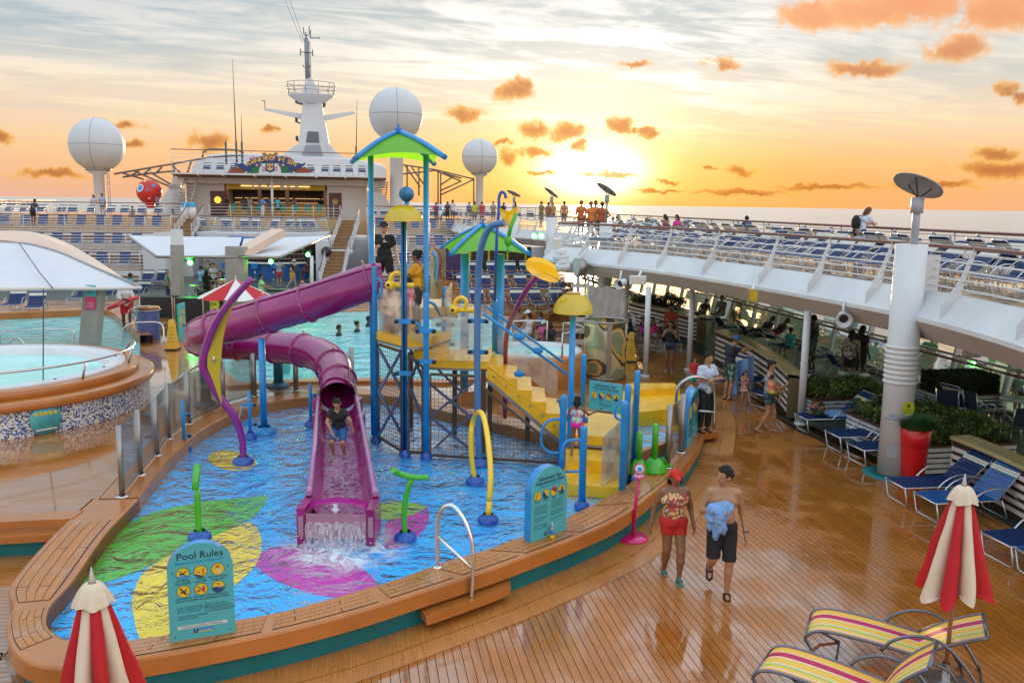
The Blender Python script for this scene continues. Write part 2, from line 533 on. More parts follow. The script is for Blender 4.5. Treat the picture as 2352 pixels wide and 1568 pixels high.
 def prism(s,poly,z0,z1,mi=0,top=None,sm=False):
  n = len(poly)
  area = sum(poly[i][0] * poly[(i + 1) % n][1] - poly[(i + 1) % n][0] * poly[i][1] for i in range(n))
  if area < 0:
   poly = list(poly)[::-1]
  vs = [(p[0],p[1],z0) for p in poly] + [(p[0],p[1],z1) for p in poly]
  s.add(vs,[tuple(range(n - 1,-1,-1))],mi)
  o = len(s.v) - 2 * n
  s.f.append(tuple(o + n + i for i in range(n)))
  s.mi.append(mi if top is None else top)
  s.sm.append(False)
  for i in range(n):
   j = (i + 1) % n
   s.f.append((o + i,o + j,o + n + j,o + n + i))
   s.mi.append(mi)
   s.sm.append(sm)
  return s
 def sheet(s,poly,z,mi=0):
  n = len(poly)
  area = sum(poly[i][0] * poly[(i + 1) % n][1] - poly[(i + 1) % n][0] * poly[i][1] for i in range(n))
  if area < 0:
   poly = list(poly)[::-1]
  return s.add([(p[0],p[1],z) for p in poly],[tuple(range(n))],mi)
 def loft(s,rings,mi=0,sm=True,closed=False,flip=False):
  n = len(rings[0])
  vs = [q for r in rings for q in r]
  fs = []
  for i in range(len(rings) - 1):
   for k in range(n if closed else n - 1):
    k2 = (k + 1) % n
    f = (i * n + k,i * n + k2,(i + 1) * n + k2,(i + 1) * n + k)
    fs.append(f[::-1] if flip else f)
  return s.add(vs,fs,mi,sm)
 def mesh(s,name,mats):
  me = bpy.data.meshes.new(name)
  me.from_pydata(s.v,[],s.f)
  for m_ in (mats if isinstance(mats,(list,tuple)) else [mats]):
   me.materials.append(m_)
  me.polygons.foreach_set('material_index',s.mi)
  me.polygons.foreach_set('use_smooth',s.sm)
  me.update()
  return me
 def build(s,name,mats,parent=None,loc=None,rz=0.):
  o = bpy.data.objects.new(name,s.mesh(name,mats))
  COL.objects.link(o)
  if parent is not None:
   o.parent = parent
  if loc is not None:
   o.location = loc
  if rz:
   o.rotation_euler[2] = rz
  return o
def tag(o,label=None,cat=None,group=None,kind=None):
 if label:
  o['label'] = label
 if cat:
  o['category'] = cat
 if group:
  o['group'] = group
 if kind:
  o['kind'] = kind
 return o
def thing(name,label,cat,loc=(0,0,0),rz=0.,group=None):
 o = bpy.data.objects.new(name,None)
 o.empty_display_size = .1
 COL.objects.link(o)
 o.location = loc
 o.rotation_euler[2] = rz
 return tag(o,label,cat,group)
KIDS = {}
def copy_tree(root,loc=None,rz=None,label=None,group=None,scale=None):
 if root.name not in KIDS:
  KIDS[root.name] = [(c,[g for g in c.children]) for c in root.children]
 r = root.copy()
 COL.objects.link(r)
 if loc is not None:
  r.location = loc
 if rz is not None:
  r.rotation_euler[2] = rz
 if scale is not None:
  r.scale = (scale,) * 3
 if label:
  r['label'] = label
 if group:
  r['group'] = group
 for c,gs in KIDS[root.name]:
  d = c.copy()
  COL.objects.link(d)
  d.parent = r
  for g in gs:
   e = g.copy()
   COL.objects.link(e)
   e.parent = d
 return r
def catmull(pts,n=8,closed=False):
 pts = [Vector(p) for p in pts]
 N = len(pts)
 out = []
 rng = range(N) if closed else range(N - 1)
 for i in rng:
  if closed:
   p0,p1,p2,p3 = pts[i - 1],pts[i],pts[(i + 1) % N],pts[(i + 2) % N]
  else:
   p1,p2 = pts[i],pts[i + 1]
   p0 = pts[i - 1] if i > 0 else p1 * 2 - p2
   p3 = pts[i + 2] if i + 2 < N else p2 * 2 - p1
  for k in range(n):
   t = k / n
   out.append(.5 * ((2 * p1) + (p2 - p0) * t + (2 * p0 - 5 * p1 + 4 * p2 - p3) * t * t + (3 * p1 - p0 - 3 * p2 + p3) * t ** 3))
 if not closed:
  out.append(pts[-1])
 return out
def offset_line(pts,d):
 """offset an open polyline in plan, +d to the right of travel"""
 out = []
 for i,p in enumerate(pts):
  t = (pts[min(i + 1,len(pts) - 1)] - pts[max(i - 1,0)])
  t.z = 0
  t.normalize()
  out.append(p + Vector((t.y,-t.x,0)) * d)
 return out
def clip_strip(poly,dirv,lo,hi):
 """part of a plan polygon whose coordinate along dirv is in [lo,hi]"""
 def half(poly,val,sg):
  out = []
  for i in range(len(poly)):
   p,q = poly[i],poly[(i + 1) % len(poly)]
   dp = sg * (p[0] * dirv[0] + p[1] * dirv[1] - val)
   dq = sg * (q[0] * dirv[0] + q[1] * dirv[1] - val)
   if dp >= 0:
    out.append(p)
   if dp * dq < 0:
    k = dp / (dp - dq)
    out.append((p[0] + (q[0] - p[0]) * k,p[1] + (q[1] - p[1]) * k))
  return out
 poly = half(poly,lo,1)
 if len(poly) > 2:
  poly = half(poly,hi,-1)
 return poly if len(poly) > 2 else None
def lay_planks(poly,across,width,z,parent,m_,gap=.009,th=.02):
 poly = [(p[0],p[1]) for p in poly]
 vals = [p[0] * across[0] + p[1] * across[1] for p in poly]
 k = math.floor(min(vals) / width)
 n = 0
 while k * width < max(vals):
  q = clip_strip(poly,across,k * width + gap / 2,(k + 1) * width - gap / 2)
  k += 1
  if not q:
   continue
  MB().prism(q,z - th,z).build('plank',m_,parent)
  n += 1
 return n
def text(s,size,m_,parent,loc,R,name='lettering',align='CENTER',ext=.002,bold=0.,sx=1.):
 c = bpy.data.curves.new('txt','FONT')
 c.body = s
 c.size = size
 c.extrude = ext
 c.align_x = align
 c.offset = bold
 c.resolution_u = 2
 o = bpy.data.objects.new('txt',c)
 me = bpy.data.meshes.new_from_object(o)
 bpy.data.objects.remove(o)
 me.name = name
 me.materials.clear()
 me.materials.append(m_)
 ob = bpy.data.objects.new(name,me)
 COL.objects.link(ob)
 if parent is not None:
  ob.parent = parent
 Mx = R.to_4x4()
 if sx != 1:
  Mx = Mx @ Matrix.Diagonal((sx,1,1,1))
 Mx.translation = Vector(loc)
 ob.matrix_local = Mx
 return ob
# ================================================================ SETTING
# sea
SEA = watermat('sea_water',.35,.3,.35,(.20,.19,.15),stretch=(1,1,1),grough=.24,fk=.72)
mb = MB()
rings = []
for r in (0.5,60,200,800,3000,12000,50000,150000):
 rings.append([(r * math.cos(2 * math.pi * k / 96),r * math.sin(2 * math.pi * k / 96),-26.) for k in range(96)])
mb.loft(rings,sm=False,closed=True,flip=True)
mb.sheet([(q[0],q[1]) for q in rings[0]],-26.)
tag(mb.build('sea',SEA),'calm open sea stretching to the horizon below the ship',kind='structure')
FLOORG = mat('dark_composite_floor',(.045,.060,.048),.3,var=.3,vscale=.8,bump=.03,bscale=20,coat=.0,spec=.35)
BROWNF = deckmat('teak_sheet_far',(.40,.155,.036),AX,wet=.45,objvar=0)
BROWNU = deckmat('pale_upper_teak',(.50,.30,.14),AX,wet=.75,objvar=0,gloss=.14)
def stpoly(l,z=0):
 return [W(s,t,z) for s,t in l]
# hull and lower deck
mb = MB()
mb.prism(stpoly([(-12,-25),(90,-25),(108,-16),(112,-6),(108,4),(90,14),(60,17.2),(-12,17.2)]),-9,-.02)
tag(mb.build('ship_hull',WHITE2),'white ship hull under the pool deck',kind='structure')
mb = MB()
mb.sheet(stpoly([(-6,-24),(-6,17.1),(62,17.1),(88,14),(88,-24)]),-.004)
tag(mb.build('floor',FLOORG),'dark green glossy promenade floor beside the windows',kind='structure')
teak_r = [G(-100,1700),G(2352,1700),G(2500,1330),G(2330,1215),G(2160,1120),G(1985,1052),G(1826,988),G(1785,960),G(1735,905),G(1660,850),G(1600,812),G(1530,770),G(1440,720),G(1330,700),G(1180,690),G(1000,680),G(700,690),G(0,700)]
mb = MB()
mb.sheet([teak_r[0] + Vector((-12,0,0))] + teak_r[1:-1] + [G(0,700) + Vector((-12,0,0))],.0)
deck = mb.build('deck',BROWNF)
tag(deck,'wet brown teak pool deck',kind='structure')
# ---------------------------------------------------------------- splash pool kerb outline (plan, from the pool's real corners)
KZ = .5
inner_px = [(320,1143),(245,1222),(169,1330),(122,1382),(109,1410),(110,1433),(127,1452),(150,1464),(195,1472),(250,1472),(301,1466),(391,1453),(543,1421),
 (653,1400),(800,1360),(917,1325),(1017,1289),(1110,1262),(1213,1224),(1300,1187),(1397,1138),(1453,1104),(1529,1049),(1572,1000),(1590,950),(1588,915)]
outer_px = [None,None,None,(30,1392),(14,1425),(17,1462),(28,1490),(51,1510),(84,1524),(132,1531),(210,1527),(318,1511),(480,1482),
 (653,1446),(817,1404),(983,1352),(1117,1309),(1225,1270),(1335,1228),(1430,1184),(1512,1122),(1565,1076),(1604,1024),(1622,976),(1632,930),(1628,900)]
inn = [G(u,v,KZ) for u,v in inner_px]
out = []
for i,q in enumerate(outer_px):
 if q is None:
  nd = (inn[max(i - 1,0)] - inn[i + 1]).normalized() if i + 1 < len(inn) else Vector()
  out.append(inn[i] + Vector((-nd.y,nd.x,0)) * .72)
 else:
  out.append(G(q[0],q[1],KZ))
inn_s = catmull(inn,6)
out_s = catmull(out,6)
back_px = [(320,1143),(385,1060),(427,1019),(469,985),(521,957),(583,933),(658,918),(721,912),(824,906),(921,914),(983,936),(1100,962),(1285,1006)]
backl = catmull([G(u,v,KZ) for u,v in back_px],6)
WIDTH = .72
def profile_strip(mb,A,B,z0,z1,lip=.035,mi=0):
 """kerb cap: rounded-over slab between plan lines A and B"""
 rings = []
 prof = [(0,z0,0),(0,z1 - lip,0),(lip,z1 - lip * .3,0),(lip * 2,z1,0)]
 lines = []
 for i in range(len(A)):
  a,b = A[i],B[i]
  d = (b - a)
  d.z = 0
  L = d.length
  d = d / L if L > 1e-6 else Vector((1,0,0))
  row = [a + Vector((0,0,z0 - a.z)),a + Vector((0,0,z1 - lip - a.z)),a + d * lip * .3 + Vector((0,0,z1 - lip * .3 - a.z)),a + d * lip + Vector((0,0,z1 - a.z)),
 b - d * lip + Vector((0,0,z1 - b.z)),b - d * lip * .3 + Vector((0,0,z1 - lip * .3 - b.z)),b + Vector((0,0,z1 - lip - b.z)),b + Vector((0,0,z0 - b.z))]
  rings.append(row)
 mb.loft(rings,mi,False)
 return mb
kerb = MB()
profile_strip(kerb,inn_s,out_s,KZ - .22,KZ)
kerb_o = kerb.build('pool_kerb',TEAKC)
tag(kerb_o,'tan composite kerb curving round the front of the splash pool',kind='structure')
# inner wall down to the water and recessed teal skirt
mb = MB()
mb.loft([[p + Vector((0,0,-.02)) for p in inn_s],[p + Vector((0,0,-.30)) for p in inn_s]],0,False)
mb.build('inner_wall',TEAKC,kerb_o)
mb = MB()
sk = []
for i in range(len(out_s)):
 d = (inn_s[i] - out_s[i])
 d.z = 0
 d.normalize()
 sk.append(out_s[i] + d * .13)
mb.loft([[p + Vector((0,0,-.2)) for p in sk],[p + Vector((0,0,-.5)) for p in sk]],0,False)
mb.build('skirt',TEAL,kerb_o)
# bottom closing face of cap
mb = MB()
mb.loft([[p + Vector((0,0,-.219)) for p in out_s],[p + Vector((0,0,-.219)) for p in sk]],0,False)
mb.build('cap_underside',TEAKC,kerb_o)
# back kerb
bo = offset_line(backl,-.62)
mb = MB()
profile_strip(mb,backl,bo,KZ - .35,KZ + .012,.03)
bk = mb.build('pool_kerb',TEAKC)
tag(bk,'wet tan kerb along the far side of the splash pool',kind='structure')
# raised pool platform (z = .5) behind and left of the splash pool
plat = [G(-700,1215,KZ),G(-20,1200,KZ),G(150,1190,KZ),G(178,1194,KZ),G(182,1215,KZ)]
lo = [out_s[i] for i in range(0,6 * 4 + 1)]
plat_poly = plat + [p for p in reversed([out_s[0],out_s[6],out_s[12]])] + [G(320,1143,KZ)]
wl = [p for p in bo]
RIGHT = [W(21.2,2.6,KZ),W(22.6,4.2,KZ),W(26,5.6,KZ),W(38,5.6,KZ),W(39,0,KZ),W(39,-24,KZ),W(12,-24,KZ)]
region = [G(-20,1200,KZ),G(163,1192,KZ),out_s[2],out_s[0]] + bo[:60] + RIGHT + [plat[0]]
mb = MB()
mb.prism([(p.x,p.y) for p in region],-.01,KZ - .006)
platform = mb.build('pool_platform',deckmat('teak_sheet_platform',(.40,.15,.034),BX,wet=.95,wscale=.33,objvar=0))
tag(platform,'raised wet teak platform between the pools',kind='structure')
# planks athwart on the near part of the platform
near = [(p.x,p.y) for p in [G(-700,1212,KZ),G(-20,1197,KZ),G(163,1190,KZ),out_s[2],out_s[0]] + bo[0:30] + [W(19.6,-9.5)]]
tubc = Vector((-12.0,19.3,0))
lay_planks(near,AX,.105,KZ + .004,platform,TEAKB,gap=.008,th=.012)
# fore-and-aft planks on the lower deck
edge = offset_line(out_s,.62)
edge2 = offset_line(out_s,.30)
start = 6 * 9
region = [(p.x,p.y) for p in edge[start:]] + [(q.x,q.y) for q in (G(1640,862),G(1690,868),G(1735,908),G(1785,962),G(1826,990),G(1985,1055),G(2160,1122),G(2330,1217),G(2480,1330),W(6.2,8.2),W(6.2,-3.3))]
cl = MB().sheet([(q[0],q[1]) for q in region],.003)
cl.build('caulking',CAULK,deck)
lay_planks(region,BX,.105,.012,deck,TEAKA,gap=.009,th=.008)
# margin boards following the kerb
for k,(a_,b_) in enumerate(((.0,.30),(.31,.61))):
 A = offset_line(out_s,a_ - (.12 if k == 0 else 0))
 B = offset_line(out_s,b_)
 i = start - 6 * 3
 while i < len(out_s) - 1:
  j = min(i + 13 + (k * 4),len(out_s) - 1)
  m_ = MB()
  m_.loft([[A[q] * 1 + Vector((0,0,.011 - A[q].z)) for q in range(i,j + 1)],[B[q] + Vector((0,0,.011 - B[q].z)) for q in range(i,j + 1)]],0,False,flip=True)
  m_.build('margin_board',TEAKC if False else TEAKK,deck)
  i = j
# lower left deck corner with its own planks
ll = [G(0,1262),G(175,1252),G(120,1330),G(20,1425),G(0,1560),G(-250,1568),G(-400,1262)]
ll = [(p.x,p.y) for p in ll]
lay_planks([(G(-300,1262).x,G(-300,1262).y),(G(150,1262).x,G(150,1262).y),(out_s[18].x - .05,out_s[18].y),(out_s[24].x - .12,out_s[24].y),(G(5,1500).x,G(5,1500).y),(G(40,1600).x,G(40,1600).y),(G(-300,1600).x,G(-300,1600).y)],AX,.105,.012,deck,TEAKB,gap=.009,th=.008)
# steps at lower left
stp = thing('steps','teak steps with teal risers leading up to the pool platform at lower left','steps')
for z0,z1,v0,v1 in ((.30,.34,1230,1246),):
 a0,a1 = G(-60,1238,.34),G(172,1225,.34)
 b0,b1 = G(-60,1205,.34),G(165,1196,.34)
 MB().prism([(q.x,q.y) for q in (a0,a1,b1,b0)],.24,.34).build('tread',TEAKC,stp)
 ins = Vector((0,.12,0))
 MB().prism([(q.x,q.y) for q in (a0 + ins,a1 + ins,b1,b0)],.0,.24).build('riser',TEAL,stp)
p0,p1 = G(-60,1203,KZ),G(165,1192,KZ)
MB().prism([(q.x,q.y) for q in (p0,p1,p1 + Vector((0,.35,0)),p0 + Vector((0,.35,0)))],.40,KZ + .012).build('nosing',TEAKC,stp)
MB().prism([(q.x,q.y) for q in (p0 + Vector((0,.1,0)),p1 + Vector((0,.1,0)),p1 + Vector((0,.3,0)),p0 + Vector((0,.3,0)))],.34,.40).build('riser',TEAL,stp)
# inlaid plank panels on the kerb
def kerb_panel(i0,i1,rows=4,m0=.14,m1=.14,A=inn_s,B=out_s,z=KZ,par=kerb_o,brk=.5):
 def at(i,k):
  p = A[i].lerp(B[i],k)
  p.z = z
  return p
 g = .006
 base = MB()
 k0,k1 = m0 - .012,1 - m1 + .012
 base.loft([[at(i,k0) + Vector((0,0,.003)) for i in range(i0,i1 + 1)],[at(i,k1) + Vector((0,0,.003)) for i in range(i0,i1 + 1)]],0,False)
 base.build('caulking',CAULK,par)
 for r in range(rows):
  ka = m0 + (1 - m0 - m1) * r / rows + g
  kb = m0 + (1 - m0 - m1) * (r + 1) / rows - g
  L = i1 - i0
  cut = i0 + max(1,min(L - 1,int(L * (brk + (.22 if r % 2 else -.18)))))
  for (q0,q1) in ((i0,cut),(cut,i1)):
   m_ = MB()
   t0 = [at(i,ka) for i in range(q0,q1 + 1)]
   t1 = [at(i,kb) for i in range(q0,q1 + 1)]
   if q1 < i1:
    for tt in (t0,t1):
     d = (tt[-1] - tt[-2]).normalized()
     tt[-1] = tt[-1] - d * .012
   m_.loft([[p + Vector((0,0,.007)) for p in t0],[p + Vector((0,0,.007)) for p in t1]],0,False)
   m_.build('plank',TEAKK,par)
n = len(inn_s)
for i0,i1 in ((4,17),(20,38),(62,76),(77,86),(87,93),(94,101),(102,108),(109,116),(117,127)):
 if i1 < n:
  kerb_panel(i0,i1)
# ---------------------------------------------------------------- splash pool floor, petals, water
FZ = .27
floor_poly = [p for p in inn_s] + [G(1588,900,KZ),G(1450,905,KZ)] + [p for p in reversed(backl)]
POOLB = mat('pool_floor_blue',(.002,.44,.92),.4,var=.08,vscale=1.5)
mb = MB().sheet([(p.x,p.y) for p in floor_poly],FZ)
pf = mb.build('pool_floor',POOLB)
tag(pf,'bright blue painted floor of the splash pool with coloured petals',kind='structure')
PG = mat('petal_green_paint',(.07,.46,.01),.4,var=.2,vscale=3)
PY = mat('petal_yellow_paint',(.95,.60,.01),.4,var=.1,vscale=3)
PM = mat('petal_magenta_paint',(.60,.015,.36),.4,var=.15,vscale=3)
PL = mat('petal_lime_paint',(.32,.58,.02),.4,var=.15,vscale=3)
def petal(px,m_,lift):
 pts = catmull([G(u,v,FZ) for u,v in px],5,True)
 MB().sheet([(p.x,p.y) for p in pts],FZ + lift).build('painted_petal',m_,pf)
petal([(165,1335),(215,1260),(330,1185),(450,1155),(560,1143),(612,1140),(590,1180),(520,1222),(400,1275),(280,1325),(200,1342)],PG,.004)
petal([(600,1235),(592,1290),(545,1340),(470,1400),(400,1450),(330,1475),(308,1420),(305,1370),(335,1310),(420,1262),(520,1220),(575,1200)],PY,.008)
petal([(588,1290),(620,1258),(700,1254),(790,1278),(850,1320),(866,1350),(820,1366),(740,1368),(650,1340),(600,1310)],PM,.004)
petal([(858,1175),(870,1158),(905,1152),(975,1160),(960,1178),(905,1192),(870,1192)],PL,.008)
petal([(985,1178),(978,1210),(940,1245),(890,1262),(884,1230),(890,1195),(930,1165),(970,1158)],PM,.004)
petal([(478,1052),(492,1038),(530,1034),(575,1046),(590,1064),(572,1078),(530,1080),(492,1068)],PY,.004)
petal([(1360,905),(1450,900),(1580,940),(1585,1000),(1520,975),(1430,950)],PY,.004)
petal([(1400,935),(1440,925),(1560,925),(1585,960),(1520,950),(1450,946)],mat('petal_rose_paint',(.30,.05,.07),.5),.008)
foamC = G(785,1262,.3)
SPL = watermat('splash_pool_water',1.7,.9,.17,None,(.94,.99,1),fk=-1.0,stretch=(1,1,1),foam=.9,foamc=(tuple(foamC),1.15))
mb = MB().sheet([(p.x,p.y) for p in floor_poly],.32)
tag(mb.build('water',SPL),'rippled shallow water of the splash pool',kind='structure')
# main pools behind
def pool(px,zc,zw,lab,name='pool_basin'):
 pts = catmull([G(u,v,zc) for u,v in px],4,True)
 b = MB()
 b.sheet([(p.x,p.y) for p in pts],zw,0)
 return pts
TURQ = watermat('main_pool_water',1.3,.8,.16,(.1,.6,.6),[(.10,.55,.58),(.30,.70,.68)])
pp = [G(u,v,KZ) for u,v in [(548,884),(700,874),(850,872),(1010,876),(1140,860),(1190,800),(1170,735),(1050,716),(900,713),(760,718),(640,730),(540,770),(500,812),(508,850)]]
MB().sheet([(p.x,p.y) for p in pp],KZ + .010).build('x',TURQ)
o = bpy.data.objects['x']
o.name = 'main_pool_water'
tag(o,'turquoise rippled water of the main pool behind the slide',kind='structure')
ring_o = []
ppc = sum(pp,Vector()) / len(pp)
mb = MB()
A = pp + [pp[0]]
B = [p + (p - ppc).normalized() * .45 for p in pp]
B = B + [B[0]]
profile_strip(mb,A,B,KZ - .05,KZ + .07,.02)
tag(mb.build('pool_coping',TEAKC),'tan coping round the main pool behind the slide',kind='structure')
pl_ = [G(u,v,KZ) for u,v in [(-160,738),(0,735),(120,730),(240,724),(262,735),(322,790),(320,830),(240,900),(0,900),(-160,900)]]
MB().sheet([(p.x,p.y) for p in pl_],KZ + .012).build('y',TURQ)
o = bpy.data.objects['y']
o.name = 'left_pool_water'
tag(o,'turquoise pool water behind the whirlpool at left',kind='structure')
mb = MB()
A = pl_[:6]
B = [p + Vector((-.05 + .4 * (i >= 3),.65 if i < 4 else .2,0)) for i,p in enumerate(A)]
profile_strip(mb,A,B,KZ - .05,KZ + .28,.03)
tag(mb.build('pool_coping',TEAKC),'tan raised coping behind the left pool',kind='structure')
# ---------------------------------------------------------------- whirlpool (left)
def mosaic():
 m = bpy.data.materials.new('blue_white_mosaic')
 m.use_nodes = True
 t = NT(m.node_tree)
 t.n.clear()
 tcn = t.node('ShaderNodeTexCoord')
 sx = t.node('ShaderNodeSeparateXYZ',_0=tcn.outputs['Object'])
 an = t.m('MULTIPLY',t.m('ARCTAN2',sx.outputs[1],sx.outputs[0]),3.55)
 cvx = t.node('ShaderNodeCombineXYZ',_0=an,_1=sx.outputs[2],_2=0.)
 sc = t.vm('SCALE',cvx.outputs[0],None)
 sc.node.inputs['Scale'].default_value = 34
 fl = t.vm('FLOOR',sc,None)
 wn = t.node('ShaderNodeTexWhiteNoise',{'noise_dimensions': '3D'},_0=fl)
 c = t.ramp(wn.outputs[0],[(0,srgb(232,226,214)),(.33,srgb(214,214,210)),(.42,srgb(150,176,214)),(.62,srgb(84,112,170)),(.8,srgb(40,56,104)),(1,srgb(70,60,80))])
 c.node.color_ramp.interpolation = 'CONSTANT'
 fr = t.vm('FRACTION',sc,None)
 s2 = t.node('ShaderNodeSeparateXYZ',_0=fr)
 g = t.m('MAXIMUM',t.m('LESS_THAN',s2.outputs[0],.1),t.m('LESS_THAN',s2.outputs[1],.1))
 c = t.mix(t.m('MULTIPLY',g,.5),c,srgb(170,160,150))
 b = t.node('ShaderNodeBsdfPrincipled',Base__Color=c,Roughness=.25)
 t.node('ShaderNodeOutputMaterial',Surface=b.outputs[0])
 return m
MOSAIC = mosaic()
wp = thing('whirlpool','round raised whirlpool with tan ledges and a blue and white mosaic wall at left','whirlpool',(tubc.x,tubc.y,KZ))
MB().lathe([(3.52,0),(3.52,.56)],n=72).build('mosaic_wall',MOSAIC,wp)
MB().lathe([(3.50,.54),(3.62,.54),(3.64,.57),(3.64,.70),(3.61,.72),(3.28,.72)],n=72).build('lower_ledge',TEAKC,wp)
MB().lathe([(3.28,.71),(3.30,.73),(3.30,.88),(3.27,.9),(2.98,.9)],n=72).build('upper_ledge',TEAKC,wp)
MB().lathe([(3.0,.895),(3.0,.93),(2.7,.93),(2.62,.88),(2.55,.70),(2.4,.40),(0.01,.40)],n=72).build('basin',WHITE,wp)
MB().lathe([(2.60,.72),(.01,.72)],n=72).build('water',watermat('whirlpool_water',2.,.12,.05,(.35,.75,.66),[(.34,.74,.66),(.45,.80,.74)]),wp)
rl = MB()
pth = [Vector((3.22 * math.cos(a),3.22 * math.sin(a),.86 + .42)) for a in [rad(k) for k in range(-110,31,5)]]
e0 = [Vector((3.1 * math.cos(rad(40)),3.1 * math.sin(rad(40)),.92))]
rl.tube(pth + [Vector((3.2 * math.cos(rad(37)),3.2 * math.sin(rad(37)),1.18))] + e0,.026,8)
rl.build('handrail',STEEL,wp)
for k in (-100,-62,-22,14):
 MB().cyl((3.12 * math.cos(rad(k)),3.12 * math.sin(rad(k)),.9),(3.22 * math.cos(rad(k)),3.22 * math.sin(rad(k)),1.27),.024).build('stanchion',STEEL,wp)
for k in range(-120,60,30):
 MB().cyl((2.8 * math.cos(rad(k)),2.8 * math.sin(rad(k)),.925),(2.8 * math.cos(rad(k)),2.8 * math.sin(rad(k)),.945),.03,n=10).build('drain_cap',DARK,wp)
# right whirlpool, pale rim
c2 = G(1232,797,1.0)
wp2 = thing('whirlpool','second whirlpool with a pale rim behind the water playground','whirlpool',(c2.x,c2.y,0))
MB().lathe([(1.5,0),(1.5,.85),(1.45,.9),(1.36,.92)],n=48).build('wall',TEAKC,wp2)
MB().lathe([(1.36,.915),(1.34,.97),(1.15,.97),(1.08,.8),(1.0,.4),(.01,.4)],n=48).build('basin',WHITE,wp2)
MB().lathe([(1.1,.84),(.01,.84)],n=48).build('water',MATS['whirlpool_water'],wp2)
for k0,k1 in ((-60,60),(75,150)):
 pt = [Vector((1.4 * math.cos(rad(k)),1.4 * math.sin(rad(k)),1.6)) for k in range(k0,k1,8)]
 MB().tube([pt[0] - Vector((0,0,.8))] + pt + [pt[-1] - Vector((0,0,.8))],.028,8).build('handrail',STEEL,wp2)
# ---------------------------------------------------------------- upper deck at right (cantilevered)
edge_st = [(7.2,8.3),(9.9,9.6),(12.0,10.35),(15.6,10.83),(20.8,10.45),(25.3,9.75),(28.6,8.7),(30.3,7.9),(31.6,7.35),(32.8,7.5),(34.2,8.6),(38,10.6),(43,11.6),(48,11.2),(52,10.4),(55,9.2),(57,8.0),(60,7.5),(66,7.4)]
UZ = 3.55
edge_u = catmull([W(s,t,UZ) for s,t in edge_st],5)
side_t = 16.9
upd = MB()
far_u = [Vector((p.x,p.y,UZ)) for p in (W(ST(q)[0],side_t) for q in edge_u)]
upd.sheet([(p.x,p.y) for p in edge_u] + [(q.x,q.y) for q in (W(75,7.4),W(75,side_t),W(7.2,side_t))],UZ)
ud = upd.build('upper_deck',BROWNU)
tag(ud,'upper sun deck of pale wet teak curving above the promenade',kind='structure')
mb = MB()
o0 = edge_u
o1 = offset_line(edge_u,-.36)
o2 = offset_line(edge_u,-.02)
o3 = offset_line(edge_u,.30)
lift = lambda L,z: [Vector((p.x,p.y,z)) for p in L]
mb.loft([lift(offset_line(edge_u,.10),UZ + .003),lift(offset_line(edge_u,.10),UZ + .12),lift(offset_line(edge_u,.02),UZ + .13)],0,False)
mb.loft([lift(offset_line(edge_u,.02),UZ + .13),lift(o1,3.20),lift(o1,3.12)],0,False)
mb.loft([lift(o1,3.12),lift(o2,2.74)],1,False)
fas = mb.build('fascia',[WHITE,BEIGE],ud)
mb = MB()
mb.sheet([(p.x,p.y) for p in o2] + [(q.x,q.y) for q in (W(75,7.4),W(75,side_t),W(7.2,side_t))],2.74)
mb.build('soffit',BEIGE,ud)
# outer edge of the upper deck
mb = MB()
mb.prism([(q.x,q.y) for q in (W(6.5,side_t),W(6.5,side_t + .35),W(75,side_t + .35),W(75,side_t))],2.70,UZ + .12)
mb.build('side_fascia',WHITE2,ud)
def resample(pts,step):
 out,acc = [pts[0]],0.
 for p,q in zip(pts,pts[1:]):
  L = (q - p).length
  while L > 0 and acc + L >= step:
   k = (step - acc) / L
   p = p.lerp(q,k)
   out.append(p)
   L = (q - p).length
   acc = 0
  acc += L
 return out
def railing(name,label,line,inward,z,h,nr,step,topm=MAHOG,postm=WHITE,cat='railing',leanout=.33,leanin=.22,plate=True,top_r=.04,rail_r=.018):
 """line = foot line; posts are flat knees leaning inboard, rails between"""
 t = thing(name,label,cat,(0,0,0))
 foot = offset_line(line,-leanout * inward)
 top = offset_line(line,leanin * inward)
 f2,t2,l2 = resample(foot,step),None,None
 N = len(line)
 idx = []
 acc = 0
 for i in range(N):
  if i == 0 or acc >= step:
   idx.append(i)
   acc = 0
  if i + 1 < N:
   acc += (line[i + 1] - line[i]).length
 for i in idx:
  a = Vector((foot[i].x,foot[i].y,z - (.38 if plate else 0)))
  b = Vector((line[i].x,line[i].y,z + .14))
  c = Vector((top[i].x,top[i].y,z + h))
  tg = (line[min(i + 1,N - 1)] - line[max(i - 1,0)]).normalized()
  nr_ = Vector((tg.y,-tg.x,0)) * inward
  m_ = MB()
  if plate:
   th = tg * .012
   pr = [a - nr_ * .0,b - nr_ * .10,b + nr_ * .02 + Vector((0,0,.3)),c,c - nr_ * .07,b - nr_ * .16 + Vector((0,0,.34)),a - nr_ * .05 + Vector((0,0,.28))]
   w2 = [.05,.05]
   pr = [a + Vector((0,0,.02)),b + nr_ * .02,b + nr_ * .06 + Vector((0,0,.25)),c + nr_ * .03,c - nr_ * .04,b - nr_ * .05 + Vector((0,0,.22)),a + Vector((0,0,.32)) - nr_ * .0]
   k = len(pr)
   m_.add([p - th for p in pr] + [p + th for p in pr],[tuple(range(k)),tuple(range(2 * k - 1,k - 1,-1))] + [(q,q + k,(q + 1) % k + k,(q + 1) % k) for q in range(k)])
  else:
   m_.cyl(b - Vector((0,0,.14)),c,.022,n=6)
  m_.build('post',postm,t)
 MB().tube([Vector((p.x,p.y,z + h)) for p in top],top_r,8).build('top_rail',topm,t)
 for k in range(nr):
  f = (k + .6) / (nr + .3)
  row = []
  for i in range(N):
   b = Vector((line[i].x,line[i].y,z + .14))
   c = Vector((top[i].x,top[i].y,z + h))
   q = b.lerp(c,f)
   row.append(q)
  MB().tube(row,rail_r,5).build('rail',postm,t)
 return t
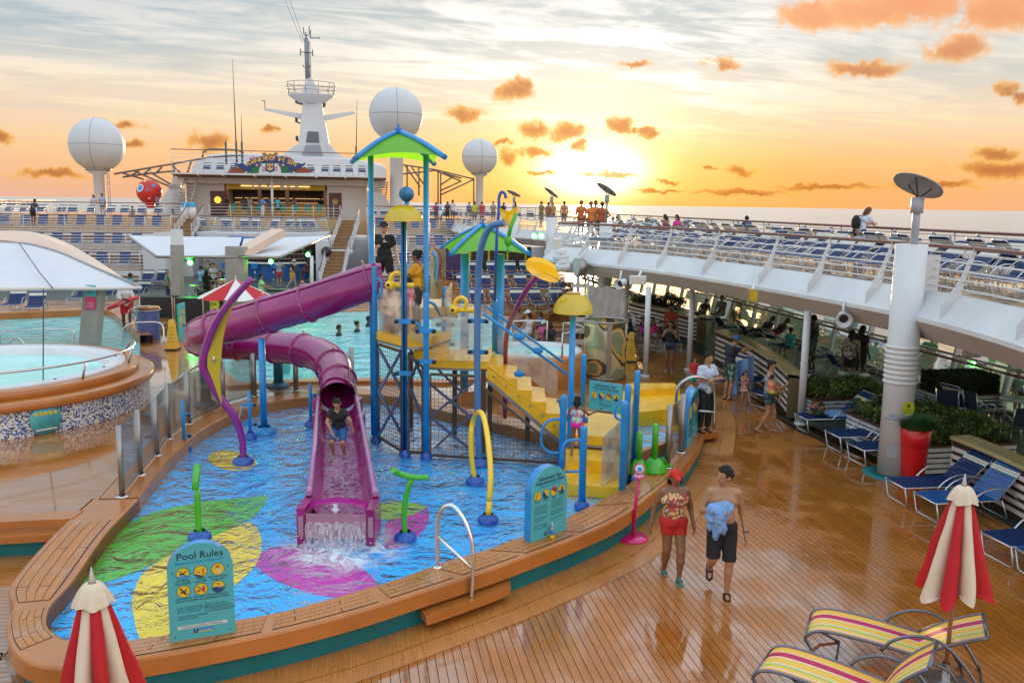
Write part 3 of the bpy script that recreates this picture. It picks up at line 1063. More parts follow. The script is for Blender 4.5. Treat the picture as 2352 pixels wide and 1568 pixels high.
railing('railing','white railing with leaning posts and brown top rail along the the upper deck at right',edge_u,1,UZ,.97,5,2.05)
side_line = [W(s,side_t + .1,UZ) for s in np.arange(7.5,74,1.0)]
railing('railing','dark topped outer railing of the upper deck against the sea',side_line,-1,UZ,1.05,5,2.4,topm=MAHOG,postm=STEELD,leanout=0,leanin=.1,plate=False,top_r=.045,rail_r=.013)
# ================================================================ TERRACES, BARS, SUPERSTRUCTURE
YELW = mat('yellow_fascia_paint',(.55,.33,.01),.4,var=.1)
WALLW = mat('white_bulkhead',(.60,.60,.61),.5,var=.08,vscale=.5)
LOUV = mat('red_brown_cladding',(.20,.08,.05),.6,var=.2,vscale=2)
BARBLUE = mat('bar_front_blue',(.01,.10,.32),.4,var=.2,vscale=2)
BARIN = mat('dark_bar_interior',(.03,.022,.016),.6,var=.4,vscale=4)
DOORM = mat('dark_red_door',(.09,.015,.012),.4)
CANV = mat('white_canvas',(.62,.62,.64),.7,var=.05,vscale=1.5,bump=.1,bscale=3)
BEAMC = mat('peach_beam_paint',(.66,.46,.34),.5)
CONC = mat('grey_beige_post',(.33,.30,.26),.6,var=.15,vscale=3)
LAMPW = mat('warm_lamp',(1,.8,.5),.5,emit=((1,.62,.25),6))
LAMPG = mat('green_stage_lamp',(.1,1,.1),.5,emit=((.05,1,.08),14))
SHELF = mat('lit_bottle_shelf',(.5,.3,.1),.5,emit=((1,.6,.25),.6))
def stbox(mb,s0,s1,t0,t1,z0,z1,mi=0):
 c = W((s0 + s1) / 2,(t0 + t1) / 2,(z0 + z1) / 2)
 return mb.box(c,(abs(t1 - t0),abs(s1 - s0),z1 - z0),rz=SHIP,mi=mi)
def straight_rail(name,label,pts,h,nr,step,topm=MAHOG,postm=WHITE,r=.018,lean=0.):
 t = thing(name,label,'railing')
 pts = [Vector(p) for p in pts]
 MB().tube([p + Vector((0,0,h)) for p in pts],.035,6).build('top_rail',topm,t)
 for k in range(nr):
  MB().tube([p + Vector((0,0,h * (k + .7) / (nr + .7))) for p in pts],r,5).build('rail',postm,t)
 for p in resample(pts,step):
  MB().cyl(p,p + Vector((0,0,h)),.024,n=6).build('post',postm,t)
 MB().cyl(pts[-1],pts[-1] + Vector((0,0,h)),.024,n=6).build('post',postm,t)
 return t
TIERS = [(55.2,.9),(59.2,1.9),(64.6,2.9)]
for side,(t0,t1) in (('left',(-30,-12.7)),('right',(0.9,9.6))):
 tt = thing('terrace','white stepped sunbathing terraces at the %s of the bars' % side,'terrace')
 for i,(s,z) in enumerate(TIERS):
  s1 = TIERS[i + 1][0] if i < 2 else 70
  m_ = MB()
  stbox(m_,s,71,t0,t1,z - .95,z)
  m_.build('tier',WALLW,tt)
  m_ = MB()
  for k in range(3):
   stbox(m_,s - .03,s,t0 + .1,t1 - .1,z - .84 + k * .22,z - .72 + k * .22)
  m_.build('cladding',LOUV,tt)
  m_ = MB()
  stbox(m_,s + .2,s1,t0,t1,z,z + .006)
  m_.build('tier_floor',BROWNU,tt)
  straight_rail('railing','white railing on the %s step of the %s terraces' % (('lowest','middle','highest')[i],side),
 [W(s + .05,t0,z),W(s + .05,(t0 + t1) / 2,z),W(s + .05,t1,z)],1.12,6,2.6)
# upper deck around the bars
m_ = MB()
stbox(m_,70,104,-31,13,2.6,3.75)
tag(m_.build('upper_deck',[BROWNU]),'upper deck behind the terraces around the sky bar',kind='structure')
straight_rail('railing','long brown topped railing of the upper deck at far left',[W(70.05,t,3.75) for t in (-31,-22,-12.7)],1.1,5,2.4)
straight_rail('railing','brown topped railing of the upper deck behind the right terraces',[W(70.05,t,3.75) for t in (.9,4,6.5)],1.1,5,2.2)
straight_rail('railing','dark far railing at the port side of the ship',[W(s,-31,3.75) for s in (56,70,84,100)],1.1,5,2.4,postm=STEELD)
straight_rail('railing','far dark railing behind the people watching the sunset',[W(s,t,3.75) for s,t in ((92,-2),(92,6),(84,12.5),(75,16.5))],1.1,6,1.2,postm=STEELD)
m_ = MB()
stbox(m_,66,104,7.6,16.9,3.3,3.57)
tag(m_.build('upper_deck',[BROWNU]),'upper deck linking the terraces to the right side',kind='structure')
m_ = MB()
stbox(m_,30,60,-31,-24.5,3.0,3.45)
tag(m_.build('upper_deck',[WALLW]),'white upper deck ledge at far left',kind='structure')
straight_rail('railing','curved white railing of the left ledge beside the man leaning',[W(s,t,3.45) for s,t in ((40,-24.6),(52,-24.6),(57,-22.5),(60,-20))],1.3,5,2.0)
def stairs(name,label,p0,p1,width,n,rails=True,m_=STAIRW):
 t = thing(name,label,'stairs')
 p0,p1 = Vector(p0),Vector(p1)
 d = p1 - p0
 dh = Vector((d.x,d.y,0))
 u = dh.normalized()
 sd = Vector((u.y,-u.x,0))
 rz = math.atan2(u.y,u.x)
 for k in range(n):
  z = p0.z + d.z * (k + 1) / n
  c = p0 + dh * ((k + .5) / n)
  c.z = z - .09
  MB().box(c,(dh.length / n + .04,width,.18),rz=rz).build('step',m_,t)
 if rails:
  for sg in (-1,1):
   a = p0 + sd * sg * width / 2
   b = p1 + sd * sg * width / 2
   MB().tube([a + Vector((0,0,.95)),b + Vector((0,0,.95))],.04,6).build('handrail',MAHOG,t)
   r_ = MB()
   for q in range(1,5):
    r_.tube([a + Vector((0,0,.19 * q)),b + Vector((0,0,.19 * q))],.016,5)
   r_.build('rail',WHITE,t)
   for q in range(5):
    c = a.lerp(b,q / 4)
    MB().cyl(c,c + Vector((0,0,.95)),.022,n=6).build('post',WHITE,t)
   MB().beam(a,b,.06,.3).build('stringer',WHITE,t)
 return t
stairs('staircase','brown stairs climbing between white railings right of the lower bar',W(55.0,-1.55,0),W(61,-1.1,1.85),1.35,10)
stairs('staircase','upper flight of brown stairs reaching the sky bar deck',W(62.5,-1.0,1.85),W(69.5,-.35,3.75),1.35,10)
stairs('staircase','brown stairs between the left terraces and the balcony',W(65,-11.95,2.6),W(70,-11.95,3.75),1.1,5)
m_ = MB()
stbox(m_,61,62.5,-1.8,-.2,1.65,1.85)
tag(m_.build('stair_landing',WALLW),'small white landing halfway up the stairs to the sky bar','landing')
m_ = MB()
stbox(m_,56,72,-12.7,-11.4,0,2.6)
tag(m_.build('stair_landing',WALLW),'white block between the left terraces and the lower bar','landing')
# balcony in front of the sky bar over the lower bar
bal = thing('balcony','curved white balcony crowded with deck chairs below the sky bar','balcony')
arc = [(66.2,-11.3),(64.6,-9.5),(63.8,-7.5),(63.6,-6),(63.9,-4.5),(64.8,-3),(66.5,-1.9)]
arcp = catmull([W(s,t,2.85) for s,t in arc],4)
m_ = MB()
m_.prism([(p.x,p.y) for p in arcp] + [(q.x,q.y) for q in (W(80,-1.9),W(80,-11.3))],2.45,2.87)
m_.build('slab',WALLW,bal)
railing('railing','white railing with leaning posts round the balcony of deck chairs',list(reversed(arcp)),-1,2.87,1.15,6,1.3,topm=MAHOG,leanout=.25,leanin=-.35,plate=False)
straight_rail('railing','white railing directly in front of the sky bar stools',[W(72.5,-11.3,3.75),W(72.5,-6,3.75),W(72.5,-1.2,3.75)],1.1,4,1.6)
m_ = MB()
stbox(m_,72.4,90,-12.5,2,3.0,3.77)
m_.build('slab',[BROWNU],bal)
# lower bar
lb = thing('bar','lower pool bar with blue counter front and dark interior under the balcony','bar')
m_ = MB()
stbox(m_,66.2,70,-12.5,1.5,0,2.45)
stbox(m_,62,66.2,-12.6,-10.9,0,2.5)
m_.build('wall',WALLW,lb)
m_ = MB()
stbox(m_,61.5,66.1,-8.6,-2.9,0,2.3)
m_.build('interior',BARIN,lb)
m_ = MB()
m_.lathe([(3.1,0),(3.1,1.02)],c=W(62.8,-5.3),n=24,a0=SHIP + math.pi * 1.0,a1=SHIP + math.pi * 2.0)
m_.build('counter_front',BARBLUE,lb)
m_ = MB()
m_.lathe([(2.5,1.02),(3.3,1.02),(3.32,1.08),(2.5,1.09)],c=W(62.8,-5.3),n=24,a0=SHIP + math.pi,a1=SHIP + 2 * math.pi)
m_.build('counter_top',CREAM,lb)
m_ = MB()
m_.lathe([(3.2,2.3),(3.3,2.75),(2.4,2.75)],c=W(62.8,-5.3),n=24,a0=SHIP + math.pi,a1=SHIP + 2 * math.pi)
m_.build('fascia',BARBLUE,lb)
for k in range(3):
 m_ = MB()
 stbox(m_,61.35,61.5,-8.0,-3.4,1.25 + k * .32,1.29 + k * .32)
 m_.build('shelf',CREAM,lb)
rb = random.Random(3)
for row in range(2):
 for k in range(16):
  q = W(61.25,-7.9 + k * .29,1.29 + row * .32)
  MB().lathe([(.045,0),(.045,.15),(.018,.19),(.018,.25)],c=q,n=6).build('bottle',mat('bottle_%d' % rb.randint(0,3),(rb.uniform(.05,.4),rb.uniform(.05,.3),rb.uniform(.02,.1)),.15),lb)
for u in (872,742):
 q = G(u,700,0)
m_ = MB()
m_.sphere(W(59,-1.9,1.9),.35,10)
tag(m_.build('porthole',DARK),'dark round porthole in the white wall right of the lower bar','porthole')
m_ = MB()
stbox(m_,59.2,66,-2.6,-1.75,0,2.6)
tag(m_.build('bulkhead',WALLW),'white bulkhead between the lower bar and the stairs','wall')
# ---------------------------------------------------------------- sky bar
SB = 80.
sb = thing('sky_bar','open sky bar with yellow fascia, lit bottle shelves and round porthole doors','bar')
zf = 3.77
def sbt(u):
 return ST(RS(u,480,SB))[1]
tl,tr = sbt(430),sbt(845)
m_ = MB()
stbox(m_,SB + 3.2,SB + 3.6,tl,tr,zf,7.2)
stbox(m_,SB,SB + 3.4,tl,sbt(517),zf,6.55)
stbox(m_,SB,SB + 3.4,sbt(752),tr,zf,6.55)
m_.build('wall',WALLW,sb)
for side,(ua,ub) in ((0,(484,524)),(1,(756,789))):
 m_ = MB()
 stbox(m_,SB - .06,SB + .02,sbt(ua),sbt(ub) - .15,zf,zf + 2.15)
 d_ = m_.build('door',DOORM,sb)
 q = W(SB - .08,(sbt(ua) + sbt(ub)) / 2 - .1,zf + 1.4)
 m_ = MB()
 m_.lathe([(0.01,0),(.26,0),(.3,.03),(.26,.05)],n=20,M=Matrix.Rotation(SHIP,3,'Z') @ Matrix.Rotation(rad(90),3,'X'),c=q)
 m_.build('porthole',mat('lit_porthole',(.6,.45,.06),.3,emit=((1,.75,.1),.5)) if side == 0 else mat('brass_porthole',(.4,.3,.12),.3),d_)
m_ = MB()
stbox(m_,SB + .1,SB + 3.1,sbt(520),sbt(748),6.1,6.55)
m_.build('fascia',YELW,sb)
m_ = MB()
stbox(m_,SB + .0,SB + .09,sbt(555),sbt(712),6.38,6.44)
m_.build('light_strip',mat('strip_light',(1,.8,.5),.5,emit=((1,.75,.4),1.0)),sb)
Rsb = Matrix.Rotation(SHIP,3,'Z') @ Matrix.Rotation(rad(90),3,'X')
for ch,u in zip('SKYBAR',(584,601,618,650,665,684)):
 q = W(SB - .12,sbt(u),6.12)
 text(ch,.72,WHITE,sb,q - AX * .1,Rsb,'letter',ext=.04,bold=.02)
m_ = MB()
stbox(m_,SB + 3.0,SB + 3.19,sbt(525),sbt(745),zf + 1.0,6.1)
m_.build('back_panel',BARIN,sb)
for z in (4.95,5.35):
 m_ = MB()
 stbox(m_,SB + 2.8,SB + 3.0,sbt(530),sbt(740),z,z + .04)
 m_.build('shelf',SHELF,sb)
 for k in range(34):
  q = W(SB + 2.88,sbt(534) + k * (sbt(738) - sbt(534)) / 33,z + .04)
  MB().lathe([(.05,0),(.05,.17),(.02,.22),(.02,.3)],c=q,n=6).build('bottle',mat('bottle_%d' % (k % 4),(.2,.1,.05),.15),sb)
for u in (523,597,660,748):
 m_ = MB()
 stbox(m_,SB + .1,SB + .4,sbt(u) - .16,sbt(u) + .16,zf,6.1)
 m_.build('pillar',mat('varnished_pillar',(.28,.12,.04),.4),sb)
m_ = MB()
stbox(m_,SB - .2,SB + .5,sbt(520),sbt(748),zf,zf + 1.05)
m_.build('counter',YELW,sb)
m_ = MB()
stbox(m_,SB - .4,SB + .6,sbt(519),sbt(750),zf + 1.05,zf + 1.11)
m_.build('counter_top',DARK,sb)
# white curved flanks and roof
for sg,ts in ((-1,tl),(1,tr)):
 m_ = MB()
 prof = [(0,zf),(.1,4.6),(.5,5.4),(1.0,6.0),(1.3,6.6),(1.3,7.0)]
 r0 = [W(SB - 1.2,ts + sg * (2.2 - q),z) for q,z in prof]
 r1 = [W(SB + 1.5,ts + sg * (2.2 - q),z) for q,z in prof]
 rin = [W(SB - 1.2,ts - sg * .1,z) for q,z in prof]
 m_.loft([r0,r1],0,True)
 m_.loft([r0,rin],0,False)
 m_.build('curved_flank',WALLW,sb)
 m_ = MB()
 for k in range(4):
  stbox(m_,SB - 1.25,SB - 1.2,min(ts + sg * .2,ts + sg * 1.3),max(ts + sg * .2,ts + sg * 1.3),6.05 + k * .1,6.1 + k * .1)
 m_.build('louvre',STEELD,sb)
 MB().sphere(W(SB - 1.4,ts + sg * .1,6.25),.1,10).build('wall_lamp',LAMPW,sb)
roof = MB()
ra = [RS(u,v,76.5) for u,v in ((392,402),(480,398),(620,398),(760,403),(888,408))]
ra = catmull(ra,4)
rb_ = [Vector((p.x,p.y,7.2)) + AX * 5 for p in ra]
roof.loft([[Vector((p.x,p.y,7.34)) for p in ra],[Vector((p.x,p.y,7.22)) for p in ra]],1,False)
roof.loft([[Vector((p.x,p.y,7.22)) for p in ra],[Vector((p.x,p.y,7.05)) + AX * 2.5 for p in ra]],0,False)
roof.loft([[Vector((p.x,p.y,7.05)) + AX * 2.5 for p in ra],[Vector((p.x,p.y,6.55)) + AX * 2.6 for p in ra]],1,False)
roof.loft([[Vector((p.x,p.y,6.55)) + AX * 2.6 for p in ra],[Vector((p.x,p.y,6.5)) + AX * 9 for p in ra]],1,False)
roof.loft([[Vector((p.x,p.y,7.34)) for p in ra],[Vector((p.x,p.y,7.34)) + AX * 12 for p in ra]],1,False)
roof.build('roof',[LOUV,WALLW],sb)
for k in range(3,len(ra),2):
 MB().beam(Vector((ra[k].x,ra[k].y,7.2)),Vector((ra[k].x,ra[k].y,6.98)) + AX * 2.5,.12,.1).build('roof_rib',WALLW,sb)
MB().cyl(W(77.5,sbt(632),zf),W(77.5,sbt(632),7.1),.11,n=12).build('column',WHITE,sb)
rr_ = [Vector((p.x,p.y,7.34)) + AX * .6 for p in ra]
straight_rail('railing','thin white railing round the roof deck over the sky bar',rr_,1.9,5,3.2,r=.022)
# crest sign on the rail
cr = thing('ship_name_crest','carved ship name banner with eagle, anchor shield and red corals above the sky bar','sign')
SCR = 76.4
NAVYP = mat('navy_banner',(.01,.045,.18),.4)
GOLDP = mat('gold_letters',(.70,.45,.12),.4)
CORAL = mat('red_brown_coral',(.25,.06,.025),.6)
CGRN = mat('carved_green',(.01,.16,.07),.5)
def crs(mb,px,th=.12,off=0.,mi=0):
 f = [RS(u,v,SCR + off) for u,v in px]
 b = [p + AX * th for p in f]
 k = len(f)
 mb.add(f + b,[tuple(range(k - 1,-1,-1)),tuple(range(k,2 * k))] + [(i,(i + 1) % k,(i + 1) % k + k,i + k) for i in range(k)],mi)
 return mb
top = [(563,380),(575,366),(595,360),(620,358),(650,359),(672,366),(686,384)]
bot = [(672,394),(660,382),(642,376),(620,374),(598,376),(584,382),(572,390)]
crs(MB(),top + bot).build('banner',NAVYP,cr)
crs(MB(),[(610,373),(630,373),(631,392),(620,397),(609,392)],.12,-.1).build('shield',NAVYP,cr)
crs(MB(),[(618.5,376),(621.5,376),(621.5,387),(625,385),(626.5,382),(627,388),(620,393),(613,388),(613.5,382),(615,385),(618.5,387)],.03,-.14).build('anchor',GOLDP,cr)
crs(MB(),[(612,379),(614,374.5),(616.5,378),(620,373.5),(623.5,378),(626,374.5),(628,379),(626,381),(614,381)],.03,-.14).build('crown',GOLDP,cr)
for sg in (-1,1):
 mx = lambda l: [(620 + sg * (u - 620),v + sg * .2) for u,v in l]
 crs(MB(),mx([(566,398),(572,388),(585,378),(600,377),(606,386),(600,398)]),.1,.05).build('carved_scroll',CGRN,cr)
 crs(MB(),mx([(594,398),(596,386),(600,380),(604,384),(603,392),(608,398)]),.1,-.02).build('swan',WHITE,cr)
 crs(MB(),mx([(520,397),(527,392),(523,389),(532,390),(540,383),(546,386),(552,380),(558,388),(566,394),(560,398)]),.1,.08).build('coral',CORAL,cr)
 crs(MB(),mx([(538,373),(546,377),(556,374),(566,380),(575,386),(580,392),(566,394),(556,388),(548,384),(540,380)]),.1,.02).build('ribbon',NAVYP,cr)
 crs(MB(),mx([(601,352),(608,350),(615,356),(619,357),(619,362),(612,360),(604,358)]),.1,-.02).build('eagle_wing',mat('bronze_gold',(.3,.19,.06),.5),cr)
 for (u,v) in ((575,362),(582,360),(612,364),(590,380),(608,384),(606,390)):
  p = RS(*mx([(u,v)])[0],SCR - .1)
  MB().sphere(p,.12,8).build('flower',mat('pink_flower',(.75,.3,.4),.5),cr)
crs(MB(),[(615,355),(620,352),(625,355),(624,367),(616,367)],.14,-.04).build('eagle_body',MATS['bronze_gold'],cr)
name = 'ADVENTURE OF THE SEAS'
for i,ch in enumerate(name):
 if ch == ' ':
  continue
 f = i / (len(name) - 1)
 u = 571 + f * 106
 v = 380.5 - 12.5 * (1 - (2 * f - 1) ** 2) + f * 1.5
 a_ = rad(28) * (1 - 2 * f)
 p = RS(u,v,SCR - .06)
 text(ch,.5,GOLDP,cr,p,Rsb @ Matrix.Rotation(a_,3,'Z'),'letter',ext=.02,bold=.008)
# superstructure and mast behind
sup = thing('mast_house','white rounded deckhouse carrying the radar mast','deckhouse')
q0 = [RS(u,v,88) for u,v in ((440,402),(446,375),(470,362),(500,357),(560,356),(700,362),(790,366),(850,376),(884,385),(886,405))]
m_ = MB()
q0s = catmull(q0,3)
m_.loft([q0s,[p + AX * 2 + Vector((0,0,.25)) for p in q0s],[p + AX * 9 for p in q0s]],0,True)
k = len(q0s)
m_.add(q0s,[tuple(range(k - 1,-1,-1))])
m_.build('wall',WALLW,sup)
mast = thing('radar_mast','tall white radar mast with crosstree, round lookout and aerials','mast')
MS = 93.
def body(px,d0,d1,m__,nm,par,taper=.4):
 f = [RS(u,v,MS - d0) for u,v in px]
 b = [RS(u,v,MS - d0) + AX * (d0 + d1) for u,v in px]
 k = len(f)
 mm = MB()
 mm.add(f + b,[tuple(range(k - 1,-1,-1)),tuple(range(k,2 * k))] + [(i,(i + 1) % k,(i + 1) % k + k,i + k) for i in range(k)])
 return mm.build(nm,m__,par)
body([(640,364),(652,352),(672,338),(686,330),(696,232),(738,234),(756,330),(768,345),(788,360),(800,368)],.9,1.6,WALLW,'tower',mast)
body([(662,372),(684,366),(700,330),(744,330),(756,366),(786,374)],1.6,0,WALLW,'base_front',mast)
body([(707,302),(731,303),(733,328),(703,327)],1.02,0,mat('grey_grille',(.12,.13,.14),.6),'grille',mast)
body([(702,333),(735,333),(744,369),(690,367)],1.75,0,mat('grey_panel',(.25,.27,.3),.5),'panel',mast)
body([(707,180),(717,180),(724,196),(734,214),(741,220),(690,220),(697,205)],.6,.8,WALLW,'upper_cone',mast)
# lookout ring
cR = RS(715,222,MS)
m_ = MB()
m_.lathe([(1.1,-.75),(2.25,.0),(2.3,.12),(.4,.16)],c=cR,n=28)
m_.build('lookout',WALLW,mast)
for z,r_ in ((1.25,2.45),(.8,2.4),(.45,2.35)):
 MB().tube([cR + Vector((r_ * math.cos(rad(k)),r_ * math.sin(rad(k)),z)) for k in range(0,360,15)],.035,5,closed=True).build('lookout_rail',STEELD,mast)
for k in range(0,360,30):
 MB().cyl(cR + Vector((2.28 * math.cos(rad(k)),2.28 * math.sin(rad(k)),.1)),cR + Vector((2.45 * math.cos(rad(k)),2.45 * math.sin(rad(k)),1.25)),.03,n=5).build('stanchion',STEELD,mast)
for px in ([(605,252),(612,249),(696,262),(694,274)],[(738,266),(810,256),(817,260),(742,278)]):
 body(px,.3,.3,WALLW,'crosstree',mast)
pa,pb = RS(707,182,MS),RS(703,88,MS)
MB().tube([pa,pb],[.26,.2],10).build('pole',mat('mast_grey',(.22,.24,.28),.5),mast)
m_ = MB()
m_.tube([RS(711,182,MS),RS(709,95,MS)],.035,5)
m_.tube([RS(714,178,MS),RS(712,95,MS)],.035,5)
for v in range(96,180,5):
 m_.tube([RS(711 - (180 - v) * .02,v,MS),RS(714 - (180 - v) * .02,v,MS)],.02,4)
m_.build('ladder',STEELD,mast)
AER = mat('dark_aerial',(.05,.05,.06),.5)
for l in ([(697,63),(698,80),(702,82),(706,82),(710,80),(710,60)],[(703,88),(702,74)],[(714,88),(733,88)],[(690,120),(718,122)],[(690,112),(690,128)],[(718,114),(718,130)],
 [(713,70),(713,88)],[(602,234),(604,231),(608,232),(609,250)],[(695,150),(699,156)],[(714,150),(710,156)],[(692,215),(680,213)],[(746,224),(757,226)],[(733,86),(733,90)]):
 MB().tube([RS(u,v,MS - .2) for u,v in l],.05,5).build('aerial',AER,mast)
for (u,v) in ((681,237),(745,245),(681,281),(745,288),(682,323),(746,326)):
 a = RS(u,v,MS)
 b = RS(696 if u < 715 else 736,v + 4,MS)
 m_ = MB()
 m_.cyl(a,a + Vector((0,0,.45)),.14,n=8)
 m_.beam(a,b,.25,.12)
 m_.build('nav_light',AER,mast)
for (u0,v0,u1,v1,s_) in ((534,136,543,350,84),(554,262,556,352,84),(519,318,519,352,84),(820,228,818,360,90)):
 o = thing('whip_aerial','thin dark whip aerial rising %s' % {534: 'tallest at the left of the mast',554: 'just left of the mast house',519: 'shortest above the roof deck',820: 'right of the mast'}[u0],'aerial')
 MB().tube([RS(u1,v1,s_),RS((u0 + u1) / 2,(v0 + v1) / 2,s_),RS(u0,v0,s_)],[.06,.04,.015],5).build('whip',AER,o)
 MB().cyl(RS(u1,v1,s_) - Vector((0,0,1)),RS(u1,v1,s_) + Vector((0,0,1)),.09,n=6).build('base',AER,o)
m_ = MB()
for (a,b) in (((694,98),(638,-40)),((700,100),(652,-40))):
 m_.tube([RS(a[0],a[1],MS),RS(b[0],b[1],MS + 10)],.025,4)
tag(m_.build('mast_stay',AER),'pair of thin wire stays running up left from the mast','cable')
# radomes
RAD = mat('radome_white',(.56,.57,.58),.5,var=.03)
def radome(u,v,rp,s_,vb,label,ladder=False,collar=True,pole_w=None):
 c = RS(u,v,s_)
 dist = (c - Vector((0,0,CAMH))).length
 R_ = rp / 2000 * dist
 t = thing('radome',label,'radome',(c.x,c.y,0))
 cz = Vector((0,0,c.z))
 MB().sphere(cz,R_,40).build('dome',RAD,t)
 seam = mat('radome_seam',(.22,.22,.23),.6)
 m_ = MB()
 m_.tube([cz + Vector((math.cos(rad(k)),math.sin(rad(k)),0)) * R_ * 1.001 for k in range(0,360,8)],.018,4,closed=True)
 for az_ in (100,10):
  ax_ = Vector((math.cos(rad(az_)),math.sin(rad(az_)),0))
  m_.tube([cz + (ax_ * math.cos(rad(k)) + Vector((0,0,1)) * math.sin(rad(k))) * R_ * 1.001 for k in range(0,360,8)],.018,4,closed=True)
 m_.build('seam',seam,t)
 pr = pole_w / 2 / 2000 * dist
 MB().lathe([(pr,-c.z + 3.2),(pr,-R_ * 1.12),(pr * 2.0,-R_ * .98),(pr * 2.0,-R_ * .88),(pr * 1.2,-R_ * .85)],c=cz,n=24).build('pole',WALLW,t)
 if collar:
  MB().lathe([(pr * 2.05,-R_ * .97),(pr * 2.25,-R_ * .95),(pr * 2.25,-R_ * .89),(pr * 2.05,-R_ * .88)],c=cz,n=24).build('collar',STEELD,t)
 if ladder:
  m_ = MB()
  for k in (-.18,.18):
   m_.tube([Vector((pr + .35,k,3.2)),Vector((pr + .35,k,c.z - R_ * 1.05))],.03,5)
  z = 3.4
  while z < c.z - R_ * 1.1:
   m_.tube([Vector((pr + .35,-.18,z)),Vector((pr + .35,.18,z))],.02,4)
   z += .35
  m_.build('ladder',STEELD,t)
 return t
radome(223,333,53.5,86,460,'white satellite dome on a pole with a ladder at far left',True,pole_w=22)
radome(910,264,58.5,78,470,'largest white satellite dome behind the green tower roof',False,pole_w=30)
radome(1102,361,40,90,470,'smaller white satellite dome right of the green tower roof',False,pole_w=17)
# lattice wings at both sides of the superstructure
TRUS = mat('brown_lattice_tube',(.16,.12,.09),.5)
def lattice(name,label,lines,s_,r_=.06,ds=3.):
 t = thing(name,label,'framework')
 for l in lines:
  MB().tube([RS(u,v,s_) for u,v in l],r_,5).build('tube',TRUS,t)
  if len(l) == 2 and ds:
   pass
 return t
lattice('lattice_wing','brown tubular sunshade framework reaching out at far left',[[(262,400),(400,376),(480,362),(560,356)],[(282,407),(350,398),(400,393)],[(310,394),(420,442)],[(282,398),(330,412)],[(345,396),(420,440)],
 [(392,378),(420,402)],[(300,404),(320,392)],[(330,400),(346,388)],[(360,396),(372,384)],[(560,352),(545,345),(480,342),(467,350),(465,362)],[(400,374),(400,470)],[(440,368),(430,400)]],84,.09)
lattice('lattice_wing','brown tubular sunshade framework reaching out right of the tower',[[(920,378),(1000,390),(1090,412)],[(925,400),(1000,392),(1058,416)],[(1006,395),(1006,470)],[(1012,395),(1012,470)],[(1090,412),(1012,448)],[(1060,416),(1012,438)],[(1045,404),(1012,425)],
 [(1018,398),(1060,410)],[(930,380),(965,430)],[(945,384),(985,440)],[(935,382),(935,440)],[(962,386),(962,450)],[(1088,408),(1088,470)]],84,.08)
st_ = thing('steel_stairs','open steel stair tower beside the left end of the sky bar','stairs')
for k in range(11):
 MB().box(RS(405 + k * 2.6,498 - k * 8.0,78),(1.5,.4,.06),rz=SHIP).build('step',STEELD,st_)
for u0 in (399,428):
 MB().tube([RS(u0,495,78),RS(u0 + 25,412,78)],.06,5).build('stringer',WHITE,st_)
st_ = thing('steel_stairs','white stair with brown steps right of the sky bar','stairs')
for k in range(10):
 MB().box(RS(872 + k * .6,470 - k * 5.6,82),(1.2,.4,.06),rz=SHIP).build('step',MAHOG,st_)
for u0 in (858,884):
 MB().tube([RS(u0,472,82),RS(u0 + 6,412,82)],.05,5).build('stringer',WHITE,st_)
# red giant ball and blue globe sculptures
bl = thing('ball_sculpture','big red painted ball sculpture with blue eye pattern at the left deck','sculpture',RS(343,441,82))
R_ = 25.5 / 2000 * 84
MB().sphere((0,0,0),R_,28).build('ball',mat('red_ball_paint',(.55,.02,.015),.4,var=.1),bl)
MB().cyl((0,0,-R_ * 1.35),(0,0,-R_ * .9),.4,n=14).build('base',REDP,bl)
for (dx_,dz_,rr,mm) in ((-.35,.3,.34,WHITE),(-.35,.3,.22,BLUEP),(-.72,-.35,.16,YELB),(.25,.15,.08,BLUEP),(.6,.5,.14,BLUEP),(-.1,.85,.12,YELB),(.3,-.5,.1,WHITE)):
 d = Vector((dx_,-math.sqrt(max(0.02,1 - dx_ ** 2 - dz_ ** 2)),dz_)).normalized()
 MB().lathe([(.001,0),(rr * R_,0)],n=14,M=d.to_track_quat('Z','Y').to_matrix(),c=d * (R_ * (1.01 + (.01 if mm is BLUEP else 0)))).build('painted_spot',mm,bl)
gl = thing('ball_sculpture','blue and green globe sculpture above the yellow dome','sculpture',RS(934,446,72))
MB().sphere((0,0,0),.62,24).build('ball',mat('globe_paint',(.01,.16,.30),.4,var=.8,vscale=1.4),gl)
MB().cyl((0,0,-1.3),(0,0,-.55),.2,n=10).build('base',BLUEP,gl)
# ---------------------------------------------------------------- white canopies of the band stage
def sail(name,label,px_s,post_list,extra=()):
 t = thing(name,label,'canopy')
 return t
can = thing('stage_canopy','white fabric stage canopy with peach beams on grey posts','canopy')
CY = 39.5
def cz(u,v,Y):
 return P(u,v,Y)
def sheet4(a,b,c,d,n=8,sag=.12):
 rings = []
 for i in range(n + 1):
  row = []
  for j in range(n + 1):
   x,y = i / n,j / n
   p = a.lerp(b,y).lerp(d.lerp(c,y),x)
   p = p - Vector((0,0,sag * 16 * x * (1 - x) * y * (1 - y)))
   row.append(p)
  rings.append(row)
 return rings
A1,B1,C1,D1 = cz(292,541,43),cz(555,545,44),cz(543,590,37.5),cz(360,590,37.5)
MB().loft(sheet4(A1,B1,C1,D1),0,True).build('left_sheet',CANV,can)
A2,B2,C2,D2 = cz(560,548,43),cz(758,541,43),cz(642,591,37.2),cz(548,590,37.5)
MB().loft(sheet4(A2,B2,C2,D2),0,True).build('right_sheet',CANV,can)
for l in ((D1,C1),(A1,D1),(D2,C2),(B2,C2)):
 MB().tube(list(l),.06,6).build('edge_tube',STEELD,can)
pb = G(408,742,0)
MB().beam(Vector((pb.x,pb.y,0)),P(407,562,pb.y),.42,.42,up=(0,1,0)).build('post',CONC,can)
